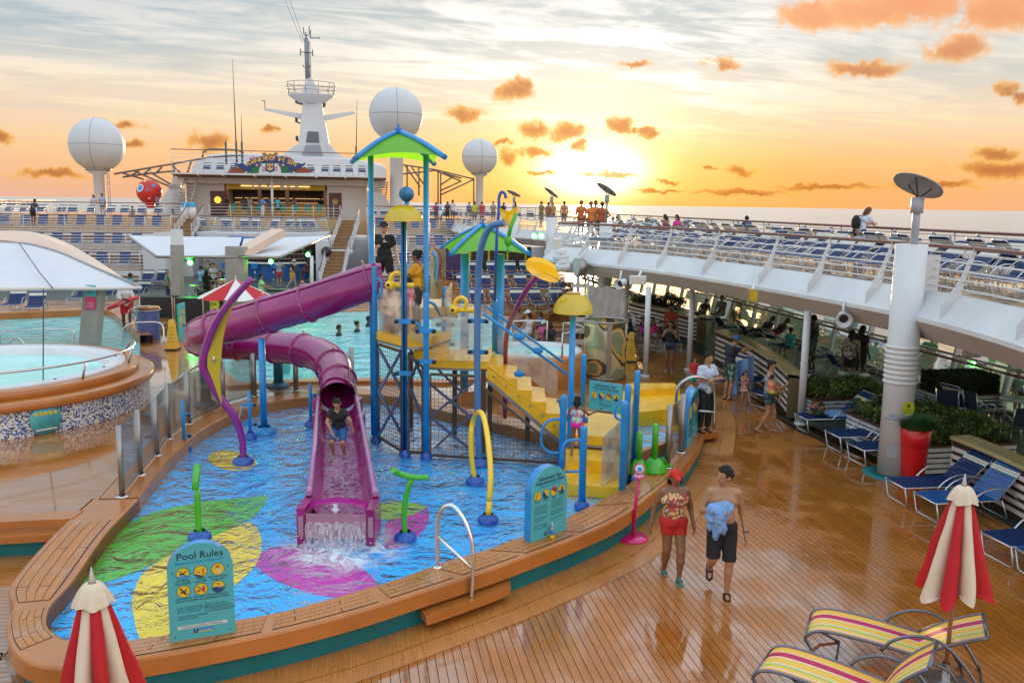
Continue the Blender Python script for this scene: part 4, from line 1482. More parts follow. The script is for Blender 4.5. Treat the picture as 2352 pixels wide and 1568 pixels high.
MB().beam(P(407,562,pb.y),P(406,527,pb.y),.38,.38,up=(0,1,0)).build('post_head',WHITE,can)
pb = G(545,735,0)
MB().beam(Vector((pb.x,pb.y,0)),P(543,566,pb.y),.8,.6,up=(0,1,0)).build('post',CONC,can)
MB().beam(P(546,588,pb.y),P(640,534,pb.y + 3),.7,.35).build('beam',BEAMC,can)
MB().cyl(G(716,690,0),P(716,588,G(716,690,0).y),.09,n=10).build('pole',WHITE,can)
# big left canopy
lc = thing('pool_canopy','large white fabric canopy with a pale arched beam over the left pool','canopy')
tip = P(325,661,27.5)
lowl = [P(u,v,Y) for u,v,Y in ((-260,668,21.5),(0,665,24.),(120,663,25.5),(220,663,26.6),(325,661,27.5))]
upl = [P(u,v,Y) for u,v,Y in ((-300,560,26),(0,556,28.6),(110,572,28.8),(210,612,28.6),(325,660,27.55))]
lo_,up_ = catmull(lowl,6),catmull(upl,6)
rings = []
for i in range(7):
 f = i / 6
 rings.append([a.lerp(b,f) - Vector((0,0,.35 * f * (1 - f))) for a,b in zip(lo_,up_)])
MB().loft(rings,0,True).build('fabric',CANV,lc)
MB().tube(lo_,.055,8).build('edge_tube',CREAM,lc)
arch = catmull([P(u,v,Y) for u,v,Y in ((-260,545,27),(-60,532,28.6),(50,534,29.2),(125,556,29.3),(200,598,29),(262,640,28.4),(292,655,28.2))],6)
ar2 = catmull([P(u,v,Y) for u,v,Y in ((-260,565,26.6),(-60,551,28.2),(40,556,28.8),(115,580,28.9),(190,614,28.6),(258,650,28.1),(292,658,28.0))],6)
MB().loft([arch,ar2,[p + Vector((0,.6,0)) for p in ar2],[p + Vector((0,.6,0)) for p in arch],arch],0,False).build('arched_beam',mat('peach_cream_paint',(.70,.52,.40),.5),lc)
MB().tube(up_,.05,6).build('lacing_rail',STEELD,lc)
MB().tube([P(45,560,28.4),P(90,625,26),P(122,663,25.4)],.015,5).build('stay_wire',AER,lc)
bq = G(206,800,KZ)
tq = P(218,664,bq.y)
MB().beam(bq,tq,.52,.42,up=(0,1,0)).build('post',CONC,lc)
for (u0,v0,u1,v1,Y,m__,tx) in ((197,654,220,681,bq.y - .32,SIGN,''),(196,682,218,711,bq.y - .32,MAG,'')):
 sgn = thing('notice','small %s notice on the grey canopy post' % ('aqua' if v0 < 660 else 'magenta, below the aqua'),'notice')
 a,b,c,d = P(u0,v1,Y),P(u1,v1,Y),P(u1,v0 + 1,Y),P(u0,v0,Y)
 th_ = Vector((0,.015,0))
 MB().add([a,b,c,d,a + th_,b + th_,c + th_,d + th_],[(0,1,2,3),(7,6,5,4),(0,4,5,1),(1,5,6,2),(2,6,7,3),(3,7,4,0)]).build('board',m__,sgn)
 for k in range(4):
  y = a.lerp(d,.2 + k * .12)
  y2 = b.lerp(c,.2 + k * .12)
  MB().tube([y.lerp(y2,.15) - th_ * .3,y.lerp(y2,.85) - th_ * .3],.006,4).build('printed_line',INK if v0 < 660 else WHITE,sgn)
# stay cable running from the canopy edge to the whirlpool ledge
cb = thing('stay_cable','thin vertical cable from the canopy down to the whirlpool ledge at left','cable')
q1 = P(122,664,25.3)
a_ = Vector((tubc.x + 1.2,tubc.y - 3.0,1.45))
MB().tube([P(100,664,a_.y + 1),G(99,905,1.1)],.012,5).build('wire',AER,cb)
MB().tube([P(321,662,27.4),G(300,838,1.15)],.010,5).build('wire',AER,cb)
# ceiling above the promenade: white poles
for (u,v,ut,vt,lab) in ((1838,975,1855,712,'white pole nearest to the left end of the shrub planter'),(1582,850,1585,680,'white pole behind the crew member in the pale shirt'),(1482,865,1488,664,'white pole right of the glass shower drum'),
 (1435,790,1437,650,'short white pole left of the shower drum top'),(1325,740,1325,640,'white pole under the round clock floodlight')):
 b = G(u,v,0)
 t = thing('pole',lab,'pole',b)
 MB().cyl((0,0,.06),(0,0,2.78),.085,n=14).build('shaft',WHITE,t)
 MB().lathe([(.15,0),(.15,.04),(.09,.07)],n=14,caps=True).build('foot',WHITE,t)
# ================================================================ WATER PLAYGROUND
WZ = .30
LIME = bpy.data.materials.new('lime_translucent_roof')
LIME.use_nodes = True
_t = NT(LIME.node_tree)
_t.n.clear()
_d = _t.node('ShaderNodeBsdfDiffuse',Color=(.16,.62,.01))
_l = _t.node('ShaderNodeBsdfTranslucent',Color=(.38,.85,.01))
_g = _t.node('ShaderNodeBsdfGlossy',Color=(1,1,1),Roughness=.2)
_a = _t.node('ShaderNodeMixShader',Fac=.62,_1=_d.outputs[0],_2=_l.outputs[0])
_b = _t.node('ShaderNodeMixShader',Fac=.06,_1=_a.outputs[0],_2=_g.outputs[0])
_t.node('ShaderNodeOutputMaterial',Surface=_b.outputs[0])
def translucent(name,c1,c2,k=.55):
 m = bpy.data.materials.new(name)
 m.use_nodes = True
 t = NT(m.node_tree)
 t.n.clear()
 d = t.node('ShaderNodeBsdfDiffuse',Color=c1)
 l = t.node('ShaderNodeBsdfTranslucent',Color=c2)
 g = t.node('ShaderNodeBsdfGlossy',Color=(1,1,1),Roughness=.15)
 a = t.node('ShaderNodeMixShader',Fac=k,_1=d.outputs[0],_2=l.outputs[0])
 b = t.node('ShaderNodeMixShader',Fac=.07,_1=a.outputs[0],_2=g.outputs[0])
 t.node('ShaderNodeOutputMaterial',Surface=b.outputs[0])
 return m
YTR = translucent('yellow_translucent_shell',(.88,.60,.01),(.98,.80,.02))
MTR = translucent('magenta_translucent_panel',(.55,.01,.30),(.75,.02,.42),.5)
PKTR = translucent('pale_pink_panel',(.55,.30,.38),(.6,.32,.42),.4)
def flange(mb,p,r=.16,mi=1):
 mb.lathe([(r,0),(r,.03),(r * .9,.07),(r * .55,.10),(r * .5,.13)],c=p,n=18,mi=mi)
 for k in range(6):
  a = k * math.pi / 3
  mb.cyl(Vector(p) + Vector((r * .8 * math.cos(a),r * .8 * math.sin(a),.04)),Vector(p) + Vector((r * .8 * math.cos(a),r * .8 * math.sin(a),.085)),.018,n=6,mi=mi)
def path_px(px):
 return [P(u,v,Y) for u,v,Y in px]
# ---- tower
tw = thing('play_tower','blue and yellow water play tower with two stair flights, nets and lime pyramid roof','play tower')
BPOST = .056
def post(u,vt,vb,zb,r=BPOST,nm='post',m__=BLUEP,par=tw,fl=True,dome=True,Y=None):
 b = G(u[1] if isinstance(u,tuple) else u,vb,zb)
 t_ = P(u[0] if isinstance(u,tuple) else u,vt,b.y)
 mb = MB()
 top = Vector((b.x,b.y,t_.z))
 if dome:
  mb.tube([b,top - Vector((0,0,r)),top - Vector((0,0,r * .45)),top - Vector((0,0,r * .12)),top],[r,r,r * .9,r * .55,r * .05],14)
 else:
  mb.cyl(b,top,r,n=14)
 o = mb.build(nm,m__,par)
 if fl:
  f = MB()
  flange(f,b,r * 2.1,0)
  f.build('base_flange',BLUED,o)
 return o,b,top
pA,bA,tA = post((858,864),612,1014,WZ)
pB,bB,tB = post((928,930),505,1046,WZ,dome=False)
pC,bC,tC = post((977,979),672,1052,WZ)
# roof posts stand on the platform
rpL = P(855,700,18.0)
rpR = P(979,700,17.7)
for q,vt in ((rpL,352),(rpR,352)):
 u0 = 855 if q is rpL else 977
 MB().cyl((q.x,q.y,WZ),(q.x,q.y,P(u0,vt,q.y).z),.058,n=14).build('roof_post',BLUEP,tw)
FL,FR,BL_,BR_,AP = P(817,367,16.9),P(1019,363,16.5),P(811,373,18.9),P(996,378,18.7),P(915,306,17.7)
def pyramid(par,corners,ap,m__,sag=.12):
 names = 0
 k = len(corners)
 for i in range(k):
  a,b = corners[i],corners[(i + 1) % k]
  rings = []
  n = 8
  for r_ in range(n + 1):
   f = r_ / n
   row = []
   for c in range(n + 1):
    g = c / n
    e = a.lerp(b,g)
    e = e + Vector((0,0,sag * (1 - (2 * g - 1) ** 2)))
    p = ap.lerp(e,f)
    p = p - Vector((0,0,-.05 * math.sin(math.pi * f)))
    row.append(p)
   rings.append(row)
  MB().loft(rings,0,True).build('roof_panel',m__,par)
  pth = [ap.lerp(a,f) - Vector((0,0,-.05 * math.sin(math.pi * f) - .03)) for f in (0,.12,.3,.5,.7,.9,1.03)]
  ridge = MB().tube(pth,.055,8)
  o = ridge.build('ridge_tube',BLUEP,par)
  fn = MB()
  sd = (b - a).normalized()
  for sg in (-1,1):
   fn.beam(pth[1] + Vector((0,0,-.03)),pth[5] + Vector((0,0,-.03)),.10,.015)
  fn.build('clamp_plate',BLUEP,o)
 MB().lathe([(.09,-.02),(.08,.04),(.03,.06),(.025,.12),(.001,.13)],c=ap + Vector((0,0,.04)),n=10).build('finial',BLUED,par)
pyramid(tw,[FL,FR,BR_,BL_],AP,LIME)
# platforms (yellow)
def slab(poly,z0,z1,nm='platform',m__=YEL,par=tw):
 mb = MB()
 mb.prism([(p[0],p[1]) for p in poly],z0,z1)
 mb.prism([(p[0],p[1]) for p in poly],z0 - .05,z0 - .001,mi=1)
 return mb.build(nm,[m__,STEELD],par)
def V2(p,dx=0,dy=0):
 return (p.x + dx,p.y + dy)
slab([V2(bA,.06,.75),V2(bB,.15,1.35),(-1.15,18.2),(-1.6,19.6),(-3.0,19.3)],2.86,3.05,'upper_platform',mat('sky_sheen_gelcoat',(.62,.42,.20),.3))  # pale floor colour stands in for sky reflected on the platform
MB().prism([V2(bA,.07,.76),V2(bB,.16,1.36),V2(bB,.16,1.41),V2(bA,.07,.81)],2.60,2.86).build('riser',YEL,tw)
slab([V2(bA,.02,-.02),V2(bB,.02,.02),V2(bC,-.02,.25),(-1.25,17.6),V2(bB,.15,1.4),V2(bA,.06,.8)],2.45,2.60,'lower_platform')
MB().prism([(-1.92,16.75),(-1.60,16.62),(-1.30,17.9),(-1.6,18.0)],2.15,2.38).build('step',YEL,tw)
lx0,lx1,ly0,ly1 = -1.66,-.46,16.75,18.25
slab([(lx0,ly0 + .1),(lx1,ly0),(lx1 + .1,ly1),(lx0 + .2,ly1)],2.0,2.15,'landing')
# main stair to the right: sloped yellow flank with treads
sx0,sx1,sz0,sz1 = lx1,.98,2.15,1.0
yA,yB = 16.72,17.95
nst = 5
tr = MB()
for k in range(nst):
 xa = sx0 + (sx1 - sx0) * k / nst
 xb = sx0 + (sx1 - sx0) * (k + 1) / nst
 z = sz0 - (sz0 - sz1) * (k + 1) / (nst)
 zt = sz0 - (sz0 - sz1) * k / nst
 MB().add([(xa,yA + .03,zt - .10),(xb,yA + .03,z + .13),(xb,yB,z + .16),(xa,yB,zt - .04),(xb,yA + .03,z - .10),(xb,yB,z - .04)],[(0,1,2,3),(1,4,5,2),(0,4,1),(3,2,5),(0,3,5,4)]).build('tread',YEL,tw)
for y in (yA,yB):
 pr = [(sx0 - .02,y,sz0 - .10),(sx1,y,sz1 - .08),(sx1,y,sz1 - .42),(sx0 - .02,y,sz0 - .33)]
 m_ = MB()
 m_.add([Vector(q) for q in pr] + [Vector(q) + Vector((0,.04,0)) for q in pr],[(3,2,1,0),(4,5,6,7),(0,1,5,4),(1,2,6,5),(2,3,7,6),(3,0,4,7)])
 o = m_.build('stair_flank',YEL,tw)
 for k in range(6):
  f = (k + .5) / 6
  q = Vector((sx0 + (sx1 - sx0) * f,y - .012,sz0 - .2 + (sz1 - sz0) * f))
  MB().lathe([(.022,0),(.001,0)],c=q,n=8,M=Matrix.Rotation(rad(90),3,'X')).build('bolt',STEELD,o)
 MB().beam((sx0,y + .02,sz0 - .38),(sx1 + .02,y + .02,sz1 - .47),.06,.07).build('stringer',STEELD,tw)
# lower turn landing and steps facing the camera
slab([(1.0,15.8),(2.12,15.55),(2.35,17.3),(1.05,17.9)],.80,.97,'lower_landing')
m_ = MB()
MB().prism([(1.02,15.85),(2.1,15.6),(2.33,17.25),(1.06,17.8)],.30,.74).build('landing_skirt',mat('grey_skirt',(.08,.08,.08),.5),tw)
MB().prism([(.98,15.05),(2.05,14.85),(2.12,15.54),(1.0,15.79)],.30,.72).build('step',YEL,tw)
MB().prism([(.96,14.3),(1.95,14.1),(2.05,14.84),(.98,15.04)],.30,.50).build('step',YEL,tw)
MB().prism([(2.08,14.95),(2.16,14.93),(2.4,17.2),(2.3,17.25)],.31,.78).build('black_side_panel',DARK,tw)
# bollards
posts2 = [post((1023,1021),657,800,2.15,fl=False),post((1137,1136),688,806,2.15,fl=False),post((1334,1337),812,968,.97),post((1455,1456),850,1075,.97 - .67),
 post((1436,1434),881,1130,WZ),post((1429,1428),920,1150,WZ,r=.06),post((1294,1291),906,1072,.72,r=.06,fl=False),post((1342,1336),977,1166,WZ,r=.06)]
for u,v0,v1,w_ in ((877,640,676,1),(1310,880,905,1)):
 pass
def loop(pts,r=.024,m__=BLUEP,nm='grab_loop',par=tw):
 MB().tube(catmull(pts,4),r,8).build(nm,m__,par)
loop(path_px([(866,640,16.9),(876,648,16.9),(876,672,16.9),(866,684,16.9)]))
loop(path_px([(1291,962,15.3),(1262,965,15.3),(1246,985,15.3),(1244,1020,15.3),(1262,1038,15.3),(1290,1040,15.3)]))
loop(path_px([(1338,1010,14.3),(1305,1012,14.3),(1292,1030,14.3),(1290,1060,14.3)]))
loop(path_px([(1338,1082,14.3),(1300,1083,14.5)]))
loop(path_px([(1430,920,15.0),(1415,932,15.0),(1413,955,15.0),(1427,966,15.0)]))
loop(path_px([(1307,902,16.0),(1322,908,16.0),(1322,930,16.0),(1308,938,16.0)]))
loop(path_px([(982,692,16.6),(998,700,16.8),(1010,722,17.2),(1022,735,17.6)]),.03)
loop(path_px([(935,735,16.4),(948,737,16.4),(965,750,16.4),(976,765,16.4)]),.03)
# stair handrails
for y,z_ in ((16.68,.95),(17.98,.95)):
 a = Vector((sx0 - .1,y,sz0 + z_))
 b = Vector((sx1 + .1,y,sz1 + z_ - .02))
 MB().tube([a,b],.028,8).build('handrail',BLUEP,tw)
# clamps on posts
for (u,v,Y) in ((930,738,16.35),(930,857,16.35),(1098,737,16.2),(1098,808,16.2),(978,760,16.3),(978,830,16.3),(1023,745,17.9),(1023,790,17.9)):
 p = P(u,v,Y)
 m_ = MB()
 m_.box(p,(.30,.05,.085))
 for sg in (-1,1):
  m_.lathe([(.042,0),(.042,-.03),(.001,-.035)],c=p + Vector((sg * .16,-.02,0)),n=10,M=Matrix.Rotation(rad(-90),3,'X'),mi=1)
 m_.build('clamp',[BLUEP,DARK],tw)
for (u,v) in ((1193,773),(1193,858),(1235,805)):
 p = P(u,v,16.6)
 MB().sphere(p,.09,12,sc=(1.25,.25,.8)).build('handle_plate',BLUEP,tw)
def pane(px,m__,nm='acrylic_panel',par=tw,th=.012):
 f = [P(u,v,Y) if not isinstance(Y,Vector) else Y for u,v,Y in px]
 nrm = (f[1] - f[0]).cross(f[2] - f[1]).normalized() * th
 b = [p + nrm for p in f]
 k = len(f)
 return MB().add(f + b,[tuple(range(k - 1,-1,-1)),tuple(range(k,2 * k))] + [(i,(i + 1) % k,(i + 1) % k + k,i + k) for i in range(k)]).build(nm,m__,par)
def vpane(a,b,z0a,z1a,z0b,z1b,m__=None,nm='acrylic_panel',par=tw):
 a,b = Vector((a[0],a[1],0)),Vector((b[0],b[1],0))
 d = (b - a).normalized()
 n = Vector((d.y,-d.x,0)) * .006
 f = [a + Vector((0,0,z0a)),b + Vector((0,0,z0b)),b + Vector((0,0,z1b)),a + Vector((0,0,z1a))]
 vs = [p - n for p in f] + [p + n for p in f]
 return MB().add(vs,[(3,2,1,0),(4,5,6,7),(0,1,5,4),(1,2,6,5),(2,3,7,6),(3,0,4,7)]).build(nm,m__ or GLASSH,par)
vpane(V2(bA,.1,-.08),V2(bB,-.08,.1),2.65,3.5,2.65,3.5)
vpane(V2(bB,.1,.0),V2(bC,-.05,.1),2.65,3.4,2.5,3.2)
vpane((lx0 + .1,ly0 - .02),(lx1 - .1,ly0 - .05),2.2,3.02,2.2,3.02)
vpane((lx0 + .2,ly1 + .02),(lx1,ly1 + .02),2.2,3.1,2.2,3.1)
vpane((-1.25,17.8),(lx0 + .15,18.3),2.6,3.6,2.3,3.2)
vpane((sx0 + .02,yB + .06),(sx1,yB + .06),sz0 + .1,sz0 + .9,sz1 + .1,sz1 + .9)
vpane((1.55,14.2),(2.12,14.9),.38,1.35,.5,1.65)
vpane((2.12,14.95),(2.36,16.2),.5,1.75,.6,1.75)
vpane((2.36,16.3),(2.6,17.3),.5,1.95,.6,1.95)
# nets with brown frames
NETM = mat('brown_net_cord',(.10,.06,.035),.7)
FRM = mat('rusty_brown_frame',(.085,.045,.025),.5)
def net(a,b,z0a,z1a,z0b,z1b,step=.075):
 a,b = Vector(a),Vector(b)
 fr = MB()
 for p,q in (((a.x,a.y,z0a),(b.x,b.y,z0b)),((b.x,b.y,z0b),(b.x,b.y,z1b)),((b.x,b.y,z1b),(a.x,a.y,z1a)),((a.x,a.y,z1a),(a.x,a.y,z0a))):
  fr.beam(p,q,.035,.05)
 o = fr.build('net_frame',FRM,tw)
 n_ = MB()
 L = (Vector((b.x,b.y,0)) - Vector((a.x,a.y,0))).length
 k = int(L / step)
 for i in range(1,k):
  f = i / k
  p = a.lerp(b,f)
  n_.cyl((p.x,p.y,z0a + (z0b - z0a) * f),(p.x,p.y,z1a + (z1b - z1a) * f),.0045,n=3,caps=False)
 z = min(z0a,z0b) + step
 while z < max(z1a,z1b):
  f0,f1 = 0.,1.
  if z1b < z1a and z > z1b:
   f1 = (z1a - z) / (z1a - z1b)
  n_.cyl((a.x,a.y,z),tuple(a.lerp(b,f1).xy) + (z,),.0045,n=3,caps=False)
  z += step
 n_.build('net',NETM,o)
net((bA.x + .08,bA.y - .1,0),(bB.x - .08,bB.y + .08,0),.42,2.36,.38,2.36)
net((bB.x + .08,bB.y,0),(bC.x - .08,bC.y + .05,0),.38,2.3,.40,2.1)
net((bC.x + .08,bC.y + .02,0),(-.62,16.2,0),.36,1.96,.36,1.96)
net((-.56,16.2,0),(.98,15.95,0),.36,1.75,.36,.58)
# cross bracing inside
BR = mat('blue_grey_brace',(.10,.14,.28),.5)
for (a,b) in (((870,800,17.2),(925,900,16.9)),((925,800,16.9),(870,900,17.2)),((870,900,17.2),(925,1000,16.9)),((925,900,16.9),(870,1000,17.2)),
 ((985,880,17.2),(1085,960,17.0)),((1085,880,17.0),(985,960,17.2)),((985,955,17.2),(1085,1035,17.0)),((1085,950,17.0),(985,1040,17.2)),
 ((938,790,17.4),(975,880,17.2)),((975,800,17.2),(938,880,17.4)),((938,880,17.4),(975,970,17.2)),((1000,842,18),(1060,900,18))):
 MB().beam(P(*a),P(*b),.045,.045).build('brace',BR,tw)
for (x,y) in ((-2.2,18.6),(-1.2,18.1),(-.45,18.1),(.35,17.8),(1.0,17.7),(-.55,16.75)):
 MB().beam((x,y,WZ),(x,y,2.0 if x < 0 else 1.2),.1,.1).build('inner_post',FRM if x < .5 else BR,tw)
# spray nozzles (yellow)
def nozzle(u,v,Y,par=tw):
 p = P(u,v,Y)
 m_ = MB()
 m_.tube(catmull([p + Vector((-.06,0,.02)),p + Vector((-.05,0,.17)),p + Vector((.06,0,.24)),p + Vector((.16,0,.17)),p + Vector((.13,0,.02))],5),.042,8)
 m_.sphere(p + Vector((-.08,0,.0)),.095,12)
 m_.tube([p,p + Vector((.38,.03,0))],.05,10)
 o = m_.build('water_cannon',YELB,par)
 MB().lathe([(.03,0),(.03,-.02),(.001,-.02)],c=p + Vector((-.1,-.085,.01)),n=10,M=Matrix.Rotation(rad(-90),3,'X')).build('cannon_eye',DARK,o)
nozzle(905,655,16.6)
nozzle(1052,712,16.6)
# yellow domes on poles
def dome(u,vt,vb,wpx,b,label,par=None):
 Y = b.y
 c = P(u,vb,Y)
 R_ = wpx / 2 / 2000 * Y * 1.02
 H_ = P(u,vt,Y).z - c.z
 t = thing('spray_dome',label,'spray dome',(b.x,b.y,0))
 c = Vector((0,0,c.z))
 prof = []
 for k in range(11):
  a = rad(90) * k / 10
  prof.append((max(.03,R_ * math.sin(a) ** .85),c.z + H_ * math.cos(a) ** 1.1 if k < 10 else c.z))
 MB().lathe(prof,n=36).build('shell',YTR,t)
 MB().lathe([(.14,c.z + H_ * .94),(.13,c.z + H_ * 1.03),(.02,c.z + H_ * 1.05)],n=16,caps=True).build('cap',mat('tan_cap',(.5,.28,.1),.5),t)
 MB().cyl((0,0,WZ),(0,0,c.z + H_ * .9),.056,n=14).build('pole',BLUEP,t)
 return t
dome(928,472,508,86,bB,'yellow spray dome high on the blue pole at the tower front')
bD = G(1307,1078,WZ)
dome(1312,672,718,90,bD,'yellow spray dome on a blue pole right of the yellow stairs')
# curved spray pole with tulip cup, and leaf bucket
tp = thing('spray_flower','grey blue curved spray pole holding a yellow tulip cup','spray pole')
fl_ = MB()
bS = G(1102,1066,WZ)
flange(fl_,bS,.2,0)
fl_.build('base_flange',BLUED,tp)
MB().tube(catmull([bS] + path_px([(1098,980,bS.y),(1096,800,bS.y),(1098,650,bS.y),(1104,575,bS.y - .1),(1124,524,bS.y - .2),(1158,511,bS.y - .3)]),6),.062,16).build('pole',mat('grey_blue_paint',(.06,.17,.36),.32,coat=.3,var=.1),tp)
cup_px = [(1147,479),(1158,484),(1170,486),(1181,480),(1191,474),(1190,488),(1187,502),(1178,514),(1170,530),(1164,514),(1152,500)]
cc = P(1168,498,16.0)
ring = [P(u,v,16.0) for u,v in cup_px]
m_ = MB()
n_ = len(ring)
bk_ = [cc + (p - cc) * .85 + Vector((0,.22,.02)) for p in ring]
m_.loft([[cc + Vector((0,.1,0))] * n_,ring],0,True,closed=True)
m_.build('cup',YTR,tp)
m_ = MB()
m_.loft([ring,bk_],0,True,closed=True)
m_.loft([bk_,[cc + Vector((0,.3,0))] * n_],0,True,closed=True)
m_.build('cup_back',YTR,tp)
MB().tube(path_px([(1186,490,15.95),(1172,525,15.95),(1168,545,15.95)]),.035,8).build('stem',GREENP,tp)
MB().sphere(P(1167,553,15.95),.09,14,sc=(.8,.6,1.2)).build('joint',GREENP,tp)
MB().tube(path_px([(1167,565,15.95),(1166,582,15.95)]),.03,8).build('nozzle',GREENP,tp)
hk = thing('spray_hook','thin dark blue hooked spray pole behind the yellow tulip cup','spray pole')
MB().tube(catmull(path_px([(1142,520,16.8),(1146,480,16.8),(1146,455,16.8),(1152,441,16.8),(1160,446,16.8),(1162,456,16.8)]),5),.03,8).build('pole',BLUED,hk)
MB().tube([P(1142,520,16.8),P(1136,690,17.9)],.03,8).build('shaft',BLUED,hk)
lf = thing('spray_leaf','yellow tipping leaf bucket on a curved purple pole','spray pole')
pts = [(1206,604),(1222,600),(1240,602),(1262,610),(1280,622),(1287,640),(1280,648),(1262,648),(1240,640),(1222,630),(1210,620)]
r0 = [P(u,v,15.5) for u,v in pts]
c0 = sum(r0,Vector()) / len(r0)
r1 = [c0 + (p - c0) * .8 + Vector((0,.18,.10)) for p in r0]
m_ = MB()
m_.loft([[c0 + Vector((0,.05,-.05))] * len(r0),r0],0,True,closed=True)
m_.loft([r0,r1,[c0 + Vector((0,.25,.10))] * len(r0)],0,True,closed=True)
m_.build('leaf_bucket',YTR,lf)
MB().tube([P(1250,622,15.45),P(1284,642,15.45)],.018,6).build('leaf_rib',YELB,lf)
MB().tube(catmull(path_px([(1238,630,15.6),(1210,665,15.9),(1186,710,16.4),(1165,760,17.2),(1160,850,18.3),(1160,960,18.4)]),6),.05,10).build('pole',PURP,lf)
# second lime roof further back
r2 = thing('shade_roof','smaller lime pyramid roof on blue posts behind the tower','shade roof')
pyramid(r2,[P(1036,586,20.6),P(1213,584,20.4),P(1190,572,23.4),P(1016,570,23.2)],P(1109,519,22),LIME,.1)
for u in (1068,1149):
 q = P(u,600,22.0)
 MB().cyl((q.x,q.y,.5),(q.x,q.y,3.95),.11,n=14).build('post',BLUEP,r2)
# ---- purple slide
SR = .38
sl_ = thing('water_slide','purple spiral tube waterslide ending in an open flume in the pool','waterslide')
cpath = catmull([P(u,v,Y) for u,v,Y in ((880,645,17.9),(846,650,17.85),(785,670,17.8),(721,692,17.9),(627,719,18.2),(565,738,18.5),(502,753,19.0),(466,768,19.8),(462,780,20.7),(500,788,21.4),
 (550,792,21.5),(600,794,21.2),(646,798,20.8),(690,803,20.3),(736,818,19.8),(766,844,19.2),(776,874,18.6),(776,910,18.1))],7)
MB().tube(cpath,SR,28,caps=False).build('tube',PURP,sl_)
MB().tube(cpath[-30:],SR - .03,24,caps=False).build('tube_lining',PURPI,sl_)
def ringat(i,r0,r1,wd):
 t = (cpath[min(i + 1,len(cpath) - 1)] - cpath[max(i - 1,0)]).normalized()
 c = cpath[i]
 return MB().tube([c - t * wd,c - t * wd * .5,c + t * wd * .5,c + t * wd],[r0,r1,r1,r0],28,caps=False)
joints = [7,22,29,42,56,70,82,92,104,112]
for i in joints:
 if i < len(cpath):
  o = ringat(i,SR - .005,SR + .035,.035).build('joint_flange',PURP,sl_)
  t = (cpath[min(i + 1,len(cpath) - 1)] - cpath[i - 1]).normalized()
  u_ = t.cross(Vector((0,0,1))).normalized()
  w_ = u_.cross(t)
  b_ = MB()
  for k in range(18):
   a = k * math.pi / 9
   p = cpath[i] + (u_ * math.cos(a) + w_ * math.sin(a)) * (SR + .035)
   b_.sphere(p,.013,6)
  tag(b_.build('bolts',mat('pinkish_bolt',(.5,.25,.2),.4),o),kind='stuff')
  MB().sphere(cpath[i] + w_ * (SR + .07),.03,8).build('lifting_lug',mat('peach_lug',(.75,.35,.15),.4),o)
# longitudinal seams along the sides
for sg in (1,):
 seam = []
 for i,c in enumerate(cpath):
  t = (cpath[min(i + 1,len(cpath) - 1)] - cpath[max(i - 1,0)]).normalized()
  u_ = t.cross(Vector((0,0,1))).normalized()
  w_ = u_.cross(t)
  a = rad(52)
  seam.append(c + (u_ * math.cos(a) * -1 + w_ * math.sin(a)) * (SR + .012))
 MB().tube(seam,.022,6).build('seam_flange',PURP,sl_)
mc = cpath[-1]
MB().tube([mc + Vector((0,.06,0)),mc + Vector((.0,-.02,0))],[SR + .03,SR + .03],28,caps=False).build('mouth_flange',PURP,sl_)
MB().tube([mc + Vector((0,.0,0)),mc + Vector((.0,-.06,0))],[SR + .055,SR + .055],28,caps=False).build('mouth_flange',PURP,sl_)
# flume
endc = G(786,1215,.55)
start_ = mc + Vector((0,-.05,-SR + .02))
fp = [start_,P(779,1000,16.6),P(784,1100,14.2),P(787,1190,12.4)]
fz = [start_.z,.66,.56,.52]
fl_c = catmull([Vector((p.x,p.y,z)) for p,z in zip(fp,fz)],8)
ringsF,ringsO = [],[]
for i,c in enumerate(fl_c):
 f = i / (len(fl_c) - 1)
 hw = .36 + .10 * f
 hh = .34
 sec = [(-hw - .07,hh),(-hw - .07,hh + .05),(-hw,hh + .05),(-hw,hh * .6),(-hw * .85,.10),(-hw * .5,.02),(0,0),(hw * .5,.02),(hw * .85,.10),(hw,hh * .6),(hw,hh + .05),(hw + .07,hh + .05),(hw + .07,hh)]
 ringsF.append([c + Vector((x,0,z)) for x,z in sec])
 ringsO.append([c + Vector((x,0,z)) for x,z in [(hw + .07,hh),(hw + .05,.0),(hw * .6,-.12),(-hw * .6,-.12),(-hw - .05,0),(-hw - .07,hh)]])
MB().loft(ringsF,0,True).build('flume',PURP,sl_)
MB().loft(ringsO,0,False).build('flume_underside',PURP,sl_)
lastc = fl_c[-1]
for sg in (-1,1):
 rail = [Vector((c.x + sg * (.36 + .10 * i / (len(fl_c) - 1) + .035),c.y,c.z + .40)) for i,c in enumerate(fl_c)]
 MB().tube(rail,.045,8).build('flume_rail',mat('pale_purple_edge',(.42,.16,.34),.25,coat=.5),sl_)
 MB().prism([(lastc.x + sg * .44,lastc.y - .50),(lastc.x + sg * .56,lastc.y - .50),(lastc.x + sg * .56,lastc.y + .1),(lastc.x + sg * .44,lastc.y + .1)],.32,.86).build('end_cheek',PURP,sl_)
 MB().box((lastc.x + sg * .50,lastc.y - .507,.60),(.07,.012,.30)).build('cheek_slot',PKTR,sl_)
 for f in (.12,.35):
  p = fl_c[int(f * (len(fl_c) - 1))]
  MB().box((p.x + sg * (.44),p.y,p.z + .28),(.10,.35,.30)).build('flume_bracket',PURP,sl_)
